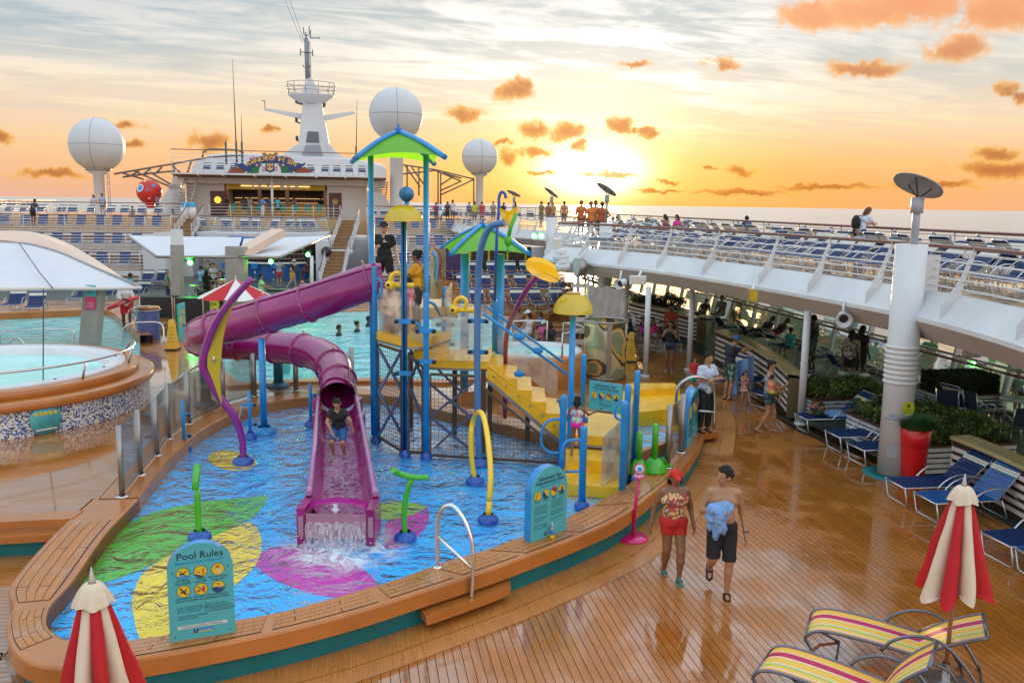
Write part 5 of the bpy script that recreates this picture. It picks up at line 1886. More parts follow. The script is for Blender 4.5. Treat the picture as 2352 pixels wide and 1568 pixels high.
# curved magenta hood over the end and pale front
hood = []
for k in range(9):
 a = rad(180) * k / 8
 hood.append([Vector((lastc.x - .44 * math.cos(a),lastc.y - .45 + dy_,.80 + .13 * math.sin(a) + dz_)) for dy_,dz_ in ((0,0),(.18,.02),(.32,-.02))])
MB().loft(hood,0,True).build('end_hood',MTR,sl_)
MB().box((lastc.x,lastc.y - .47,.60),(.86,.02,.36)).build('end_panel',PKTR,sl_)
crt = [[Vector((lastc.x - .43 + .86 * k / 30,lastc.y - .49 - .10 * (i / 6) ** .6 - .02 * math.sin(k * 1.9 + i),.66 - .34 * i / 6 + .015 * math.sin(k * 1.3))) for k in range(31)] for i in range(7)]
MB().loft(crt,0,True).build('water_curtain',watermat('falling_water',14.,.8,.05,None,(.97,.93,1),stretch=(1,1,.15),foam=.55,foamc=((lastc.x,lastc.y,.3),1.6)),sl_)
ar = MB()
p0 = Vector((lastc.x,lastc.y - .50,.87))
ar.add([p0 + Vector(q) for q in ((-.03,.0,.07),(.03,0,.07),(.03,0,0),(.07,0,0),(0,0,-.07),(-.07,0,0),(-.03,0,0))],[(6,5,4,3,2,1,0)])
ar.build('arrow_mark',WHITE,sl_)
SW = watermat('slide_water',7.,.9,.06,None,(.96,.93,1))
MB().loft([[c + Vector((x,0,.06)) for x in (-.34 - .08 * i / len(fl_c),0,.34 + .08 * i / len(fl_c))] for i,c in enumerate(fl_c)],0,True).build('running_water',watermat('slide_rushing_water',5.5,.8,.06,None,(.92,.66,.9),foam=.30,foamc=(tuple(P(781,1060,15.)),5.0)),sl_)
# supports
bb = G(607,992,WZ)
MB().cyl((bb.x,bb.y,WZ),(bb.x,bb.y,P(605,778,bb.y).z),.07,n=16).build('support_post',BLUEP,sl_)
fl2 = MB()
flange(fl2,(bb.x,bb.y,WZ),.28,0)
fl2.build('base_flange',BLUEP,sl_)
bb = G(640,888,KZ)
MB().cyl((bb.x,bb.y,KZ),(bb.x,bb.y,1.55),.12,n=14).build('support_post',TEALD,sl_)
fl2 = MB()
flange(fl2,(bb.x,bb.y,KZ),.28,0)
fl2.build('base_flange',TEALD,sl_)
bb = G(475,932,KZ)
MB().cyl((bb.x,bb.y,KZ),(bb.x,bb.y,1.75),.12,n=14).build('support_post',TEALD,sl_)
fl2 = MB()
flange(fl2,(bb.x,bb.y,KZ),.28,0)
fl2.build('base_flange',TEALD,sl_)
# ---- purple and yellow sweeping arch
sw = thing('spray_arch','tall bent purple spray arch with a yellow fin beside the slide','spray arch')
bs = G(559,1062,WZ)
pth = catmull([bs] + path_px([(556,1010,bs.y),(540,960,bs.y - .1),(507,915,bs.y - .2),(480,870,bs.y - .25),(466,838,bs.y - .3),(474,795,bs.y - .35),(496,740,bs.y - .45),(528,694,bs.y - .55),(577,640,bs.y - .7)]),5)
n_ = len(pth)
MB().tube(pth,[.062 + .015 * math.sin(math.pi * i / n_) - .03 * max(0,(i / n_ - .7)) for i in range(n_)],12).build('arch_tube',mat('violet_paint',(.26,.015,.22),.25,coat=.5),sw)
fin = [(560,668),(548,682),(530,712),(518,745),(510,785),(506,830),(504,870),(508,928),(500,905),(488,872),(476,845),(476,822),(484,785),(500,745),(520,708),(540,685)]
fr_ = [P(u,v,bs.y - .35) for u,v in fin]
bk2 = [p + Vector((.0,.05,0)) for p in fr_]
k = len(fin)
MB().add(fr_ + bk2,[tuple(range(k - 1,-1,-1)),tuple(range(k,2 * k))] + [(i,(i + 1) % k,(i + 1) % k + k,i + k) for i in range(k)]).build('fin',mat('dull_yellow_fin',(.50,.38,.02),.35),sw)
MB().sphere(P(491,825,bs.y - .37),.06,12,sc=(.5,.2,1)).build('fin_nozzle',STEEL,sw)
f_ = MB()
flange(f_,bs,.2,0)
f_.build('base_flange',BLUED,sw)
# ---- small sprayers
def sprayer(label,px,base,r,m__,extra=None,cat='water sprayer',nm='water_sprayer'):
 b = G(base[0],base[1],WZ)
 t = thing(nm,label,cat)
 MB().tube(catmull([b] + [P(u,v,b.y + (q[0] if q else 0)) for u,v,*q in px],5),r,12).build('pipe',m__,t)
 f = MB()
 flange(f,b,.17,0)
 f.build('base_flange',BLUED,t)
 return t,b
t,b = sprayer('green T shaped sprayer standing on the magenta petal',[(928,1190),(933,1140),(945,1100)],(931,1238),.042,GREENP)
MB().tube(catmull(path_px([(902,1080,b.y - .1),(920,1088,b.y),(950,1096,b.y),(985,1096,b.y)]),4),.045,12).build('spray_bar',GREENP,t)
t,b = sprayer('green upright sprayer with a raised nozzle behind the Pool Rules board',[(455,1190),(453,1125)],(459,1236),.045,GREENP)
MB().tube([P(448,1123,b.y - .12),P(453,1068,b.y + .1)],.052,12).build('nozzle_head',GREENP,t)
t,b = sprayer('tall yellow hoop sprayer in front of the tower net',[(1084,1060),(1082,1000),(1088,962),(1101,946,-.5),(1112,962,-.8),(1122,1020,-1.3),(1127,1090,-1.7),(1124,1150,-1.85)],(1091,1108),.046,YELB)
MB().tube([P(1124,1150,b.y - 1.85),G(1121,1197,WZ)],.046,12).build('pipe',YELB,t)
f = MB()
flange(f,G(1121,1197,WZ),.17,0)
f.build('base_flange',BLUED,t)
for (u,vt,vb,lab,Rr) in ((424,920,1034,'blue post at the left rim of the splash pool',.035),(575,899,1006,'blue post with a small water jet beside the slide support',.035),(714,880,978,'blue post left of the slide mouth',.035)):
 b = G(u,vb,WZ)
 t = thing('glass_post',lab,'post',(b.x,b.y,0))
 top = P(u,vt,b.y).z
 MB().tube([Vector((0,0,WZ)),Vector((0,0,top - .03)),Vector((0,0,top))],[Rr,Rr,Rr * .3],12).build('shaft',BLUEP,t)
 f = MB()
 flange(f,(0,0,WZ),.14,0)
 f.build('base_flange',BLUED,t)
 for zz_ in (.3,.72):
  z = WZ + (top - WZ) * zz_
  m_ = MB()
  m_.box((.07 * (1 if u != 575 else 0),0,z),(.16 if u != 575 else .3,.03,.07))
  m_.lathe([(.035,0),(.035,-.02),(.001,-.02)],c=(.12,-.02,z),n=8,M=Matrix.Rotation(rad(-90),3,'X'),mi=1)
  m_.build('clamp',[BLUEP,DARK],t)
bj = G(575,1006,WZ)
jet = []
for k in range(12):
 f = k / 11
 jet.append(bj + Vector((-.28 * f,0,.55 + .22 * math.sin(math.pi * f * 1.0) * (1.2) - .45 * f * f)))
WJ = mat('white_water',(.85,.88,.9),.2,trans=.3)
m_ = MB()
rj = random.Random(5)
for q in range(3):
 m_.tube([p + Vector((rj.uniform(-.01,.01),rj.uniform(-.01,.01),rj.uniform(-.01,.01))) for p in jet],.007,5)
for q in range(30):
 p = jet[rj.randrange(4,12)]
 m_.sphere(p + Vector((rj.uniform(-.04,.04),rj.uniform(-.03,.03),rj.uniform(-.08,.03))),rj.uniform(.004,.010),6)
tag(m_.build('water_jet',WJ),'small arching white water jet beside the blue post','water jet',kind='stuff')
# splashing water at the flume end and under the leaf
m_ = MB()
for q in range(420):
 a,r_ = rj.uniform(0,2 * math.pi),rj.uniform(0,1) ** .6 * .62
 z = max(0,rj.gauss(.0,.10)) + .01
 m_.sphere((lastc.x + r_ * math.cos(a) * 1.0,lastc.y - .62 + r_ * math.sin(a) * .7,.32 + z),rj.uniform(.004,.016),5)
tag(m_.build('splash',WJ),'white splash where the slide empties into the pool',kind='stuff')
m_ = MB()
for u,v in ((1265,650),(1282,648)):
 p = P(u,v,15.4)
 for k in range(9):
  m_.sphere(p - Vector((rj.uniform(-.02,.02),0,k * .028)),.009,5)
tag(m_.build('drips',WJ),'drips falling from the yellow leaf bucket',kind='stuff')
# ---- glass fence round the pool
gf = thing('glass_fence','glass fence with round steel posts along the left and back pool rim','fence')
FP = [((273,978),(281,1139)),((315,941),(323,1089)),((351,910),(361,1044)),((382,880),(388,1006)),((428,854),(434,972)),((510,830),(514,930)),((582,811),(584,909)),((678,801),(680,897)),((807,798),(808,890))]
pb_ = []
for k,(t_,b_) in enumerate(FP):
 b = G(b_[0],b_[1],KZ + .01)
 h = P(t_[0],t_[1],b.y).z
 pb_.append((b,h))
 MB().cyl(b,(b.x,b.y,h),.044 if k < 6 else .065,n=14).build('post',STEELD,gf)
 MB().lathe([(.11,0),(.11,.012),(.06,.02)],c=b,n=18).build('foot_plate',STEEL,gf)
for (a,ha),(b,hb) in zip(pb_,pb_[1:]):
 d = (b - a).normalized() * .06
 vpane((a + d).xy,(b - d).xy,KZ + .07,ha - .04,KZ + .07,hb - .04,GLASS,'glass_pane',gf)
 MB().beam(a + d + Vector((0,0,.06)),b - d + Vector((0,0,.06)),.03,.02).build('bottom_channel',STEELD,gf)
gf = thing('glass_fence','glass fence with steel posts on the right kerb beside the green plungers','fence')
FP = [((1534,931),(1533,1072)),((1565,906),(1564,1038)),((1583,885),(1582,1000))]
pb_ = []
for t_,b_ in FP:
 b = G(b_[0],b_[1],KZ + .01)
 h = P(t_[0],t_[1],b.y).z
 pb_.append((b,h))
 MB().cyl(b,(b.x,b.y,h),.055,n=14).build('post',STEELD,gf)
 MB().lathe([(.11,0),(.11,.012),(.06,.02)],c=b,n=18).build('foot_plate',STEEL,gf)
for (a,ha),(b,hb) in zip(pb_,pb_[1:]):
 d = (b - a).normalized() * .06
 vpane((a + d).xy,(b - d).xy,KZ + .07,ha - .04,KZ + .07,hb - .04,GLASS,'glass_pane',gf)
hr = thing('handrail','curved pale handrail beside the glass fence left of the slide','handrail')
MB().tube(catmull(path_px([(396,893,19.5),(402,880,19.8),(425,858,20.3),(460,838,21),(500,826,22)]),5),.03,8).build('rail',CREAM,hr)
for u,v0,v1 in ((402,885,965),(450,845,915),(516,825,905)):
 b = G(u,v1,KZ)
 MB().cyl(b,(b.x,b.y,P(u,v0,b.y).z),.025,n=8).build('stanchion',STEEL,hr)
# yellow benches and divider in the small pool at right
dv = thing('play_bench','yellow moulded bench inside the small pool at right','bench')
px = [(1440,905),(1455,893),(1545,893),(1570,913),(1572,935),(1450,948)]
pp_ = [G(u,v,.62) for u,v in px]
MB().prism([(p.x,p.y) for p in pp_],.28,.62).build('seat',YEL,dv)
px = [(1435,888),(1450,882),(1548,882),(1562,893),(1455,897)]
pp_ = [G(u,v,.75) for u,v in px]
MB().prism([(p.x,p.y) for p in pp_],.30,.78).build('backrest',YEL,dv)
wl_ = thing('divider_wall','tan divider wall between the small pool and the splash pool','wall')
a,b = G(1400,1063,.5),G(1540,1012,.5)
MB().beam(a - Vector((0,0,.1)),b - Vector((0,0,.1)),.12,.24).build('wall',TEAKC,wl_)
# plungers
def plunger(u,v,rpx,uh,vh,lab):
 c = G(u,v,KZ + .01)
 r_ = rpx / 2000 * c.y
 t = thing('toy_plunger',lab,'water toy',c)
 MB().lathe([(r_,0),(r_ * 1.02,.02),(r_ * .97,.06),(r_ * .85,.14),(r_ * .55,.22),(r_ * .3,.25)],n=28,caps=True).build('cup',GREENP,t)
 h = P(uh,vh,c.y).z - c.z
 MB().tube([Vector((0,0,.2)),Vector((0,0,h - .02)),Vector((0,0,h))],[.055,.055,.035],12).build('handle',GREENP,t)
plunger(1502,1082,30,1504,973,'larger green toy plunger standing on the kerb')
plunger(1466,1085,22,1470,992,'smaller green toy plunger behind the height marker')
rp = thing('rope_pile','tangled green rope heap beside the plungers on the kerb','rope',G(1522,1072,KZ))
rr2 = random.Random(4)
pts = [Vector((rr2.uniform(-.16,.16),rr2.uniform(-.16,.16),rr2.uniform(.01,.22) * (1))) for _ in range(46)]
MB().tube(catmull([Vector((p.x,p.y,p.z * (1 - (p.x ** 2 + p.y ** 2) * 18))) for p in pts],4),.012,5).build('rope',GREENP,rp)
# grab rails and step pads
def steprail(name,lab,px,Yf,r,par_lab):
 pass
gr = thing('grab_rail','chromed arched grab rail with a step board on the front kerb','grab rail')
a,b = G(1005,1302,KZ),G(1082,1376,.20)
ppx = [a] + [P(u,v,a.y + (b.y - a.y) * f) for u,v,f in ((1004,1240,0),(1006,1190,.05),(1022,1163,.25),(1045,1165,.5),(1072,1205,.85),(1086,1260,1),(1086,1320,1))] + [b]
MB().tube(catmull(ppx,6),.028,10).build('hoop',CHROME,gr)
MB().tube([P(1006,1232,a.y),P(1085,1306,b.y)],.022,8).build('cross_rail',CHROME,gr)
for q in (a,b):
 MB().lathe([(.06,0),(.06,.012),(.03,.02)],c=q,n=16).build('foot_plate',CHROME,gr)
px = [(962,1388),(975,1376),(1150,1320),(1168,1326),(1172,1340),(1155,1356),(1000,1412),(978,1412)]
pz = [G(u,v,.22) for u,v in px]
m_ = MB()
cc = sum(pz,Vector()) / len(pz)
pz = catmull(pz,4,True)
m_.prism([(p.x,p.y) for p in pz],.12,.215)
pi = [cc + (p - cc) * .93 for p in pz]
m_.prism([(p.x,p.y) for p in pi],.216,.226)
tag(m_.build('step_board',TEAKC),'curved tan step board hanging below the front kerb','step')
gr = thing('grab_rail','steel arched grab rail behind the crew member on the right kerb','grab rail')
a,b = G(1555,985,KZ),G(1612,1000,.25)
MB().tube(catmull(path_px([(1556,975,17.6),(1553,920,17.6),(1560,885,17.6),(1590,866,17.6),(1625,872,17.7),(1640,900,17.8),(1640,985,17.8)]),5),.032,10).build('hoop',STEEL,gr)
MB().tube(path_px([(1606,943,17.6),(1640,946,17.8)]),.022,8).build('cross_rail',WHITE,gr)
px = [(1602,965),(1640,960),(1650,975),(1648,990),(1610,996)]
pz = [G(u,v,.25) for u,v in px]
m_ = MB()
m_.prism([(p.x,p.y) for p in pz],.10,.24)
tag(m_.build('step_board',TEAKC),'tan step board on the right kerb beside the crew member','step')
# red height marker
hm = thing('height_marker','pink height measuring stand on a round red base beside the kerb','marker stand',G(1453,1238,0))
MB().lathe([(.0,0),(.235,0),(.245,.02),(.235,.045),(.05,.06),(.0,.06)],n=36).build('base',MAG,hm)
zt = P(1468,1075,hm.location.y).z
dxx = P(1468,1075,hm.location.y).x - hm.location.x
MB().tube([Vector((0,0,.05)),Vector((dxx,0,zt))],.028,10).build('pole',MAG,hm)
for z,r_,ly in ((zt,.085,True),(zt - .12,.085,False)):
 Mx = Matrix.Rotation(rad(75),3,'X') if ly else Matrix.Rotation(rad(15),3,'X')
 cc = Vector((dxx * (z / zt),-.04,z))
 MB().lathe([(.0,0),(r_,0),(r_,.02),(0,.02)],n=24,c=cc,M=Mx).build('disc',WHITE,hm)
 MB().lathe([(r_ * .8,.021),(r_,.021),(r_ * 1.01,.0)],n=24,c=cc,M=Mx).build('disc_rim',MAG,hm)
 if ly:
  MB().lathe([(.0,.022),(r_ * .45,.022)],n=14,c=cc,M=Mx).build('blue_emblem',BLUEP,hm)
 else:
  for k in range(6):
   a = k * math.pi / 3
   MB().lathe([(0,.022),(.018,.022)],n=8,c=cc + Mx @ Vector((.05 * math.cos(a),.05 * math.sin(a),0)),M=Mx).build('hole',MAG,hm)
# bottle
bt = thing('water_bottle','small clear water bottle in front of the entry rules board','bottle',G(1268,1234,KZ + .01))
MB().lathe([(.032,0),(.034,.01),(.034,.13),(.02,.17),(.013,.18),(.013,.2)],n=14,caps=True).build('body',mat('bottle_plastic',(.75,.82,.85),.1,trans=.7),bt)
MB().lathe([(.035,.06),(.035,.11)],n=14).build('label',BLUEP,bt)
MB().lathe([(.034,.0),(.0345,.045)],n=14).build('juice',YELB,bt)
MB().lathe([(.015,.195),(.015,.215),(0,.216)],n=10).build('cap',WHITE,bt)
# depth marking on the kerb's inner face
for s_,i,sz in (('0.05 m / 0ft 2 in',8,.115),):
 a,b = inn_s[4],inn_s[17]
 d = (a - b).normalized()
 mid = a.lerp(b,.5)
 n = Vector((-d.y,d.x,0))
 if n.dot(Vector((1,0,0))) < 0:
  n = -n
 Rm = Matrix((d,Vector((0,0,1)),n)).transposed()
 text('0.05 m / 0ft 2 in',.15,mat('brown_stencil',(.10,.04,.01),.6),kerb_o,mid + n * .012 + Vector((0,0,-.17)),Rm,'depth_marking',ext=.001)
# ---------------------------------------------------------------- boards
CAPT = mat('caption_ink',(.02,.08,.10),.6)
IYEL = mat('icon_yellow',(.70,.50,.02),.5)
INAVY = mat('icon_navy',(.01,.05,.16),.5)
IRED = mat('icon_red',(.5,.05,.03),.5)
def board(name,lab,bl,br,H_,thick,rnd=True,edge=BLUEP):
 """upright board; local frame x to the right along the foot, y up, z toward the reader"""
 d = br - bl
 d.z = 0
 Wd = d.length
 d.normalize()
 nrm = d.cross(Vector((0,0,1)))
 t = thing(name,lab,'sign',(bl.x,bl.y,bl.z))
 R3 = Matrix((d,Vector((0,0,1)),nrm)).transposed()
 out_ = [(0,0),(Wd,0)]
 if rnd:
  r_ = Wd / 2
  for k in range(25):
   a = math.pi * k / 24
   out_.append((r_ + r_ * math.cos(a),H_ - r_ * .93 + r_ * .93 * math.sin(a)))
 else:
  out_ += [(Wd,H_),(0,H_)]
 def body_(pts,z0,z1,m__,nm,par=t,inset=0):
  vs = [R3 @ Vector((x,y,z0)) for x,y in pts] + [R3 @ Vector((x,y,z1)) for x,y in pts]
  k = len(pts)
  return MB().add(vs,[tuple(range(k - 1,-1,-1)),tuple(range(k,2 * k))] + [(i,(i + 1) % k,(i + 1) % k + k,i + k) for i in range(k)]).build(nm,m__,par)
 body_(out_,-thick,-.006,edge,'body')
 face = body_(out_,-.005,.004,SIGN,'face')
 def disc(x,y,r_,m__,z=.006,nm='icon',n=18,par=face,pts=None):
  pts = pts or [(x + r_ * math.cos(2 * math.pi * k / n),y + r_ * math.sin(2 * math.pi * k / n)) for k in range(n)]
  return MB().add([R3 @ Vector((px_,py_,z)) for px_,py_ in pts],[tuple(range(len(pts)))]).build(nm,m__,par)
 def tx(s,x,y,sz,m__=INK,al='CENTER',z=.006,sx=1.,bold=0.):
  return text(s,sz,m__,face,R3 @ Vector((x,y,z)),R3,'lettering',al,.0005,bold,sx)
 return t,Wd,disc,tx,body_
def icon(disc,x,y,r_,kind):
 disc(x,y,r_,INK,.0055)
 disc(x,y,r_ * .92,IYEL,.0065)
 q = lambda pts: [(x + a * r_,y + b * r_) for a,b in pts]
 arc = lambda a0,a1,rr=.9,n=10: [(rr * math.cos(rad(a0 + (a1 - a0) * k / n)),rr * math.sin(rad(a0 + (a1 - a0) * k / n))) for k in range(n + 1)]
 P_ = lambda pts,m__: disc(0,0,0,m__,.0075,'pictogram',pts=q(pts))
 if kind in (0,3,4):
  P_([(-.6,.52),(-.52,.6),(.6,-.52),(.52,-.6)],INK)
 if kind == 0:
  P_([(-.55,-.05),(-.35,.15),(-.15,-.05),(-.35,-.2)],INK)
  P_([(-.25,-.1),(.2,.25),(.65,.55),(.6,.4),(.25,.05),(-.15,-.3)],INK)
  P_(arc(200,340),mat('icon_blue',(.05,.3,.6),.5))
 elif kind == 1:
  P_([(.2,.1),(.6,.1),(.6,-.6),(.2,-.6)],mat('icon_orange',(.7,.2,.02),.5))
  P_([(.3,.15),(.5,.15),(.55,.4),(.4,.5),(.25,.4)],IRED)
  P_([(-.6,0),(-.1,-.05),(-.05,-.2),(-.6,-.15)],IRED)
  P_(arc(200,300),INAVY)
 elif kind == 2:
  P_([(-.5,.2),(-.2,.55),(.1,.65),(.35,.2),(.1,.3),(-.2,.25)],IRED)
  for k in range(4):
   P_([(-.15 + k * .15,.15),(-.1 + k * .15,.15),(.0 + k * .2,-.6),(-.08 + k * .2,-.6)],WHITE)
 elif kind == 3:
  P_([(-.5,.3),(-.3,.5),(0,.1),(.4,.3),(.5,.15),(.1,-.15),(.4,-.5),(.2,-.55),(-.1,-.2),(-.5,-.3),(-.45,-.1),(-.15,.05)],INK)
 elif kind == 4:
  P_([(-.7,-.1),(-.1,-.1),(-.1,-.4),(-.7,-.4)],IRED)
  P_([(.15,.4),(.55,.4),(.5,-.4),(.2,-.4)],MAG)
 elif kind == 5:
  P_(arc(180,360),INAVY)
  P_([(-.1,.1),(.85,.05),(.8,-.3),(-.1,-.35)],WHITE)
  P_([(-.3,.6),(.2,.55),(0,.2),(-.1,.4)],IRED)
 elif kind == 6:
  P_([(-.5,-.7),(-.3,.3),(.1,.65),(.5,.3),(.2,.4),(-.05,.1),(-.2,-.7)],IRED)
 elif kind == 7:
  P_(arc(135,315),INAVY)
  P_([(-.35,.3),(-.15,.5),(.35,-.3),(.15,-.5)],WHITE)
  P_([(-.2,.25),(-.1,.35),(.2,-.2),(.1,-.3)],IRED)
 elif kind == 8:
  P_(arc(-30,150),IRED)
  P_(arc(-30,150,.5),mat('icon_blue',(.05,.3,.6),.5))
 elif kind == 9:
  P_(arc(200,340),INAVY)
  P_([(-.4,-.2),(-.1,.1),(-.3,.3),(.1,.6),(.3,.5),(.1,.25),(.5,.2),(.3,-.1),(.5,-.3),(.1,-.2),(-.2,-.4)],INK)
def crest_logo(disc,tx,x,y,w_):
 disc(0,0,0,INAVY,.0065,'logo_panel',pts=[(x,y),(x + w_ * .22,y),(x + w_ * .22,y + w_ * .22),(x,y + w_ * .22)])
 disc(0,0,0,WHITE,.0075,'logo_anchor',pts=[(x + w_ * a,y + w_ * b) for a,b in ((.10,.05),(.12,.05),(.12,.15),(.17,.19),(.14,.19),(.11,.17),(.08,.19),(.05,.19),(.10,.15))])
 disc(0,0,0,BLUEP,.0065,'logo_panel',pts=[(x + w_ * .24,y + w_ * .05),(x + w_,y + w_ * .05),(x + w_,y + w_ * .2),(x + w_ * .24,y + w_ * .2)])
 disc(0,0,0,IYEL,.0065,'logo_panel',pts=[(x + w_ * .24,y),(x + w_,y),(x + w_,y + w_ * .045),(x + w_ * .24,y + w_ * .045)])
 tx('Royal Caribbean',x + w_ * .62,y + w_ * .08,w_ * .10,WHITE,z=.0075)
bl,br = G(391,1476,KZ),G(541,1451,KZ)
Hs = P(466,1246,(bl.y + br.y) / 2).z - KZ
t,Wd,disc,tx,_ = board('rules_board','aqua Pool Rules board with six round icons on the front kerb',bl,br,Hs,.10)
ux = Wd / 150.
uy = Hs / 222.
tx('Pool Rules',Wd * .5,Hs * .845,Wd * .165,INK,bold=.0008)
tx('Maximum Depth: 0.05m \\ 0\'2"',Wd * .5,Hs * .80,Wd * .062,BLUEP,bold=.0006)
caps = (('No diving.','No jumping.'),('Watch','your kids.'),('Shower before','using pool.'),('Use caution','around pool.'),('No food or','glass in pool.'),('Watch out for','change in depth.'))
for k in range(6):
 x = Wd * (.235 + .265 * (k % 3))
 y = Hs * (.705 - .185 * (k // 3))
 icon(disc,x,y,Wd * .105,k)
 tx(caps[k][0],x,y - Hs * .083,Wd * .050,CAPT,bold=.0004)
 tx(caps[k][1],x,y - Hs * .110,Wd * .050,CAPT,bold=.0004)
for k,s_ in enumerate(("If you're experiencing",'fever, vomiting or diarrhea','do not use the pool.','','Take children on frequent','bathroom breaks.')):
 if s_:
  tx(s_,Wd * .13,Hs * (.345 - .024 * k),Wd * .043,CAPT,'LEFT')
for k,s_ in enumerate(('Children who are in','diapers, swim diapers or','not 100% toilet trained are','not permitted in the pool.')):
 tx(s_,Wd * .54,Hs * (.345 - .024 * k),Wd * .043,CAPT,'LEFT')
disc(0,0,0,WHITE,.0065,'white_band',pts=[(Wd * .12,Hs * .125),(Wd * .88,Hs * .125),(Wd * .88,Hs * .158),(Wd * .12,Hs * .158)])
tx('MAXIMUM OCCUPANCY: 50 PERSONS',Wd * .5,Hs * .134,Wd * .036,CAPT,z=.0075)
crest_logo(disc,tx,Wd * .36,Hs * .07,Wd * .3)
for x,y in ((.08,.72),(.92,.72),(.08,.05),(.92,.05)):
 disc(Wd * x,Hs * y,.008,INK,.0065,'screw',8)
def entry_board(bl,br,Hs,lab,rnd=True,thick=.1,body_text=True,head=1.):
 t,Wd,disc,tx,_ = board('rules_board',lab,bl,br,Hs,thick,rnd)
 top = .83 if rnd else .84
 tx('Splashaway Bay',Wd * .5,Hs * top,Wd * .10 * head,INK,bold=.0008)
 tx('Waterslide Entry Rules',Wd * .5,Hs * (top - .055 * (1 if rnd else 2.0)),Wd * .085 * head,INK,bold=.0008)
 tx('Maximum Depth: 0.05m \\ 0\'2"',Wd * .5,Hs * (top - .095 * (1 if rnd else 1.9)),Wd * .05,BLUEP)
 yi = .63 if rnd else .52
 for k in range(4):
  icon(disc,Wd * (.16 + .225 * k),Hs * yi,Wd * .095,6 + k)
  for j in range(3):
   tx(('Must be this','Arms crossed','No trains','No running')[k] if j == 0 else ('tall to ride','feet first','or chains','on stairs')[k] if j == 1 else '',Wd * (.16 + .225 * k),Hs * (yi - (.075 if rnd else .16) - .022 * (1 if rnd else 2) * j),Wd * .032,CAPT) if j < 2 else None
 if body_text:
  L = ['One rider at a time. Sit or lie','on your back with feet first.','Keep arms crossed over chest.','Wait until the slide is clear','before you enter the flume.','','Leave the splash area at once.','Parents must supervise their','children at all times.','','Riders who are pregnant or','have heart or back problems','must not use the waterslide.']
  for c in range(2):
   for k,s_ in enumerate(L):
    if s_ and k < (13 - c * 2):
     tx(s_,Wd * (.08 + .46 * c),Hs * (.47 + .03 * c - .026 * k),Wd * .031,CAPT,'LEFT')
 else:
  for k,s_ in enumerate(('Riders must not have any','jewellery or loose items.','Thank you.')):
   tx(s_,Wd * .5,Hs * (.24 - .045 * k),Wd * .04,CAPT)
 crest_logo(disc,tx,Wd * .36,Hs * .04,Wd * .26)
 return t
bl,br = G(1219,1247,KZ),G(1300,1216,KZ)
entry_board(bl,br,P(1264,1070,(bl.y + br.y) / 2).z - KZ,'aqua Splashaway Bay waterslide entry rules board on the front kerb',thick=.13)
a,b = P(1352,938,16.2),P(1428,941,15.8)
bl,br = Vector((a.x,a.y,a.z)),Vector((b.x,b.y,a.z))
entry_board(bl,br,P(1352,873,16.2).z - a.z,'small square waterslide entry rules notice fixed above the yellow landing',rnd=False,thick=.03,body_text=False)
bl,br = G(1577,1030,KZ),G(1606,985,KZ)
entry_board(bl,br,P(1590,900,17.0).z - KZ,'narrow angled rules board on the right kerb in front of the crew member',thick=.16)
# round notice on the whirlpool wall
wn_ = thing('round_notice','round aqua rules disc fixed on the mosaic whirlpool wall','notice')
q = G(79,955,.78)
dq = Vector((q.x - tubc.x,q.y - tubc.y,0)).normalized()
cq = Vector((tubc.x,tubc.y,0)) + dq * 3.6 + Vector((0,0,.80))
Rq = Matrix((dq.cross(Vector((0,0,1))) * -1,Vector((0,0,1)),dq)).transposed()
MB().lathe([(0,0),(.30,0),(.30,.02),(0,.02)],n=32,c=cq - dq * .03,M=Rq).build('disc',SIGN,wn_)
for k in range(5):
 MB().lathe([(0,0),(.038,0)],n=14,c=cq + Rq @ Vector((-.18 + .09 * k,.14,.003)),M=Rq).build('icon',IYEL,wn_)
for k,s_ in enumerate(('No diving. No food or glass.','Children under 16 years','are not permitted in the','whirlpool at any time.')):
 text(s_,.035,CAPT,wn_,cq + Rq @ Vector((0,.05 - .05 * k,.003)),Rq,'lettering','CENTER',.0005)
MB().add([cq + Rq @ Vector(p) for p in ((-.2,-.2,.003),(.2,-.2,.003),(.2,-.17,.003),(-.2,-.17,.003))],[(0,1,2,3)]).build('white_band',WHITE,wn_)
# ================================================================ RIGHT PROMENADE, FURNITURE, LAMPS
# windscreen along the ship's side
ws = thing('windscreen','leaning white framed windscreen with green tinted panes along the promenade','windscreen')
b0,b1 = 16.45,16.9
def wsp(s,z):
 return W(s,b0 + (b1 - b0) * z / 2.74,z)
k = 0
s_ = 9.0
while s_ < 62:
 MB().beam(wsp(s_,0),wsp(s_,2.72),.16,.10,up=(0,1,0)).build('post',WHITE2,ws)
 e = s_ + 2.1
 def wpane(s0,s1,z0,z1,m__):
  a,b,c,d = wsp(s0,z0),wsp(s1,z0),wsp(s1,z1),wsp(s0,z1)
  n = BX * .012
  MB().add([a,b,c,d,a + n,b + n,c + n,d + n],[(0,1,2,3),(7,6,5,4),(0,4,5,1),(1,5,6,2),(2,6,7,3),(3,7,4,0)]).build('glass_pane',m__,ws)
 wpane(s_ + .08,e - .08,.14,1.12,GLASSP)
 if k % 2 == 0:
  wpane(s_ + .08,e - .08,1.2,2.66,GLASSG)
 else:
  wpane(s_ + .08,s_ + .9,1.2,2.66,GLASSG if k % 4 == 1 else GLASSP)
 MB().box(wsp(s_ + 1.0,1.12) - BX * .08,(.10,.30,.07),rz=SHIP).build('latch',WHITE2,ws)
 s_ += 2.1
 k += 1
for z,r_ in ((1.16,.035),(2.70,.05),(.07,.07)):
 MB().tube([wsp(8.9,z),wsp(62.5,z)],r_,6).build('frame_rail',STEELD,ws)
MB().tube([wsp(8.9,1.05) - BX * .12,wsp(62.5,1.05) - BX * .12],.03,6).build('handrail',MAHOG,ws)
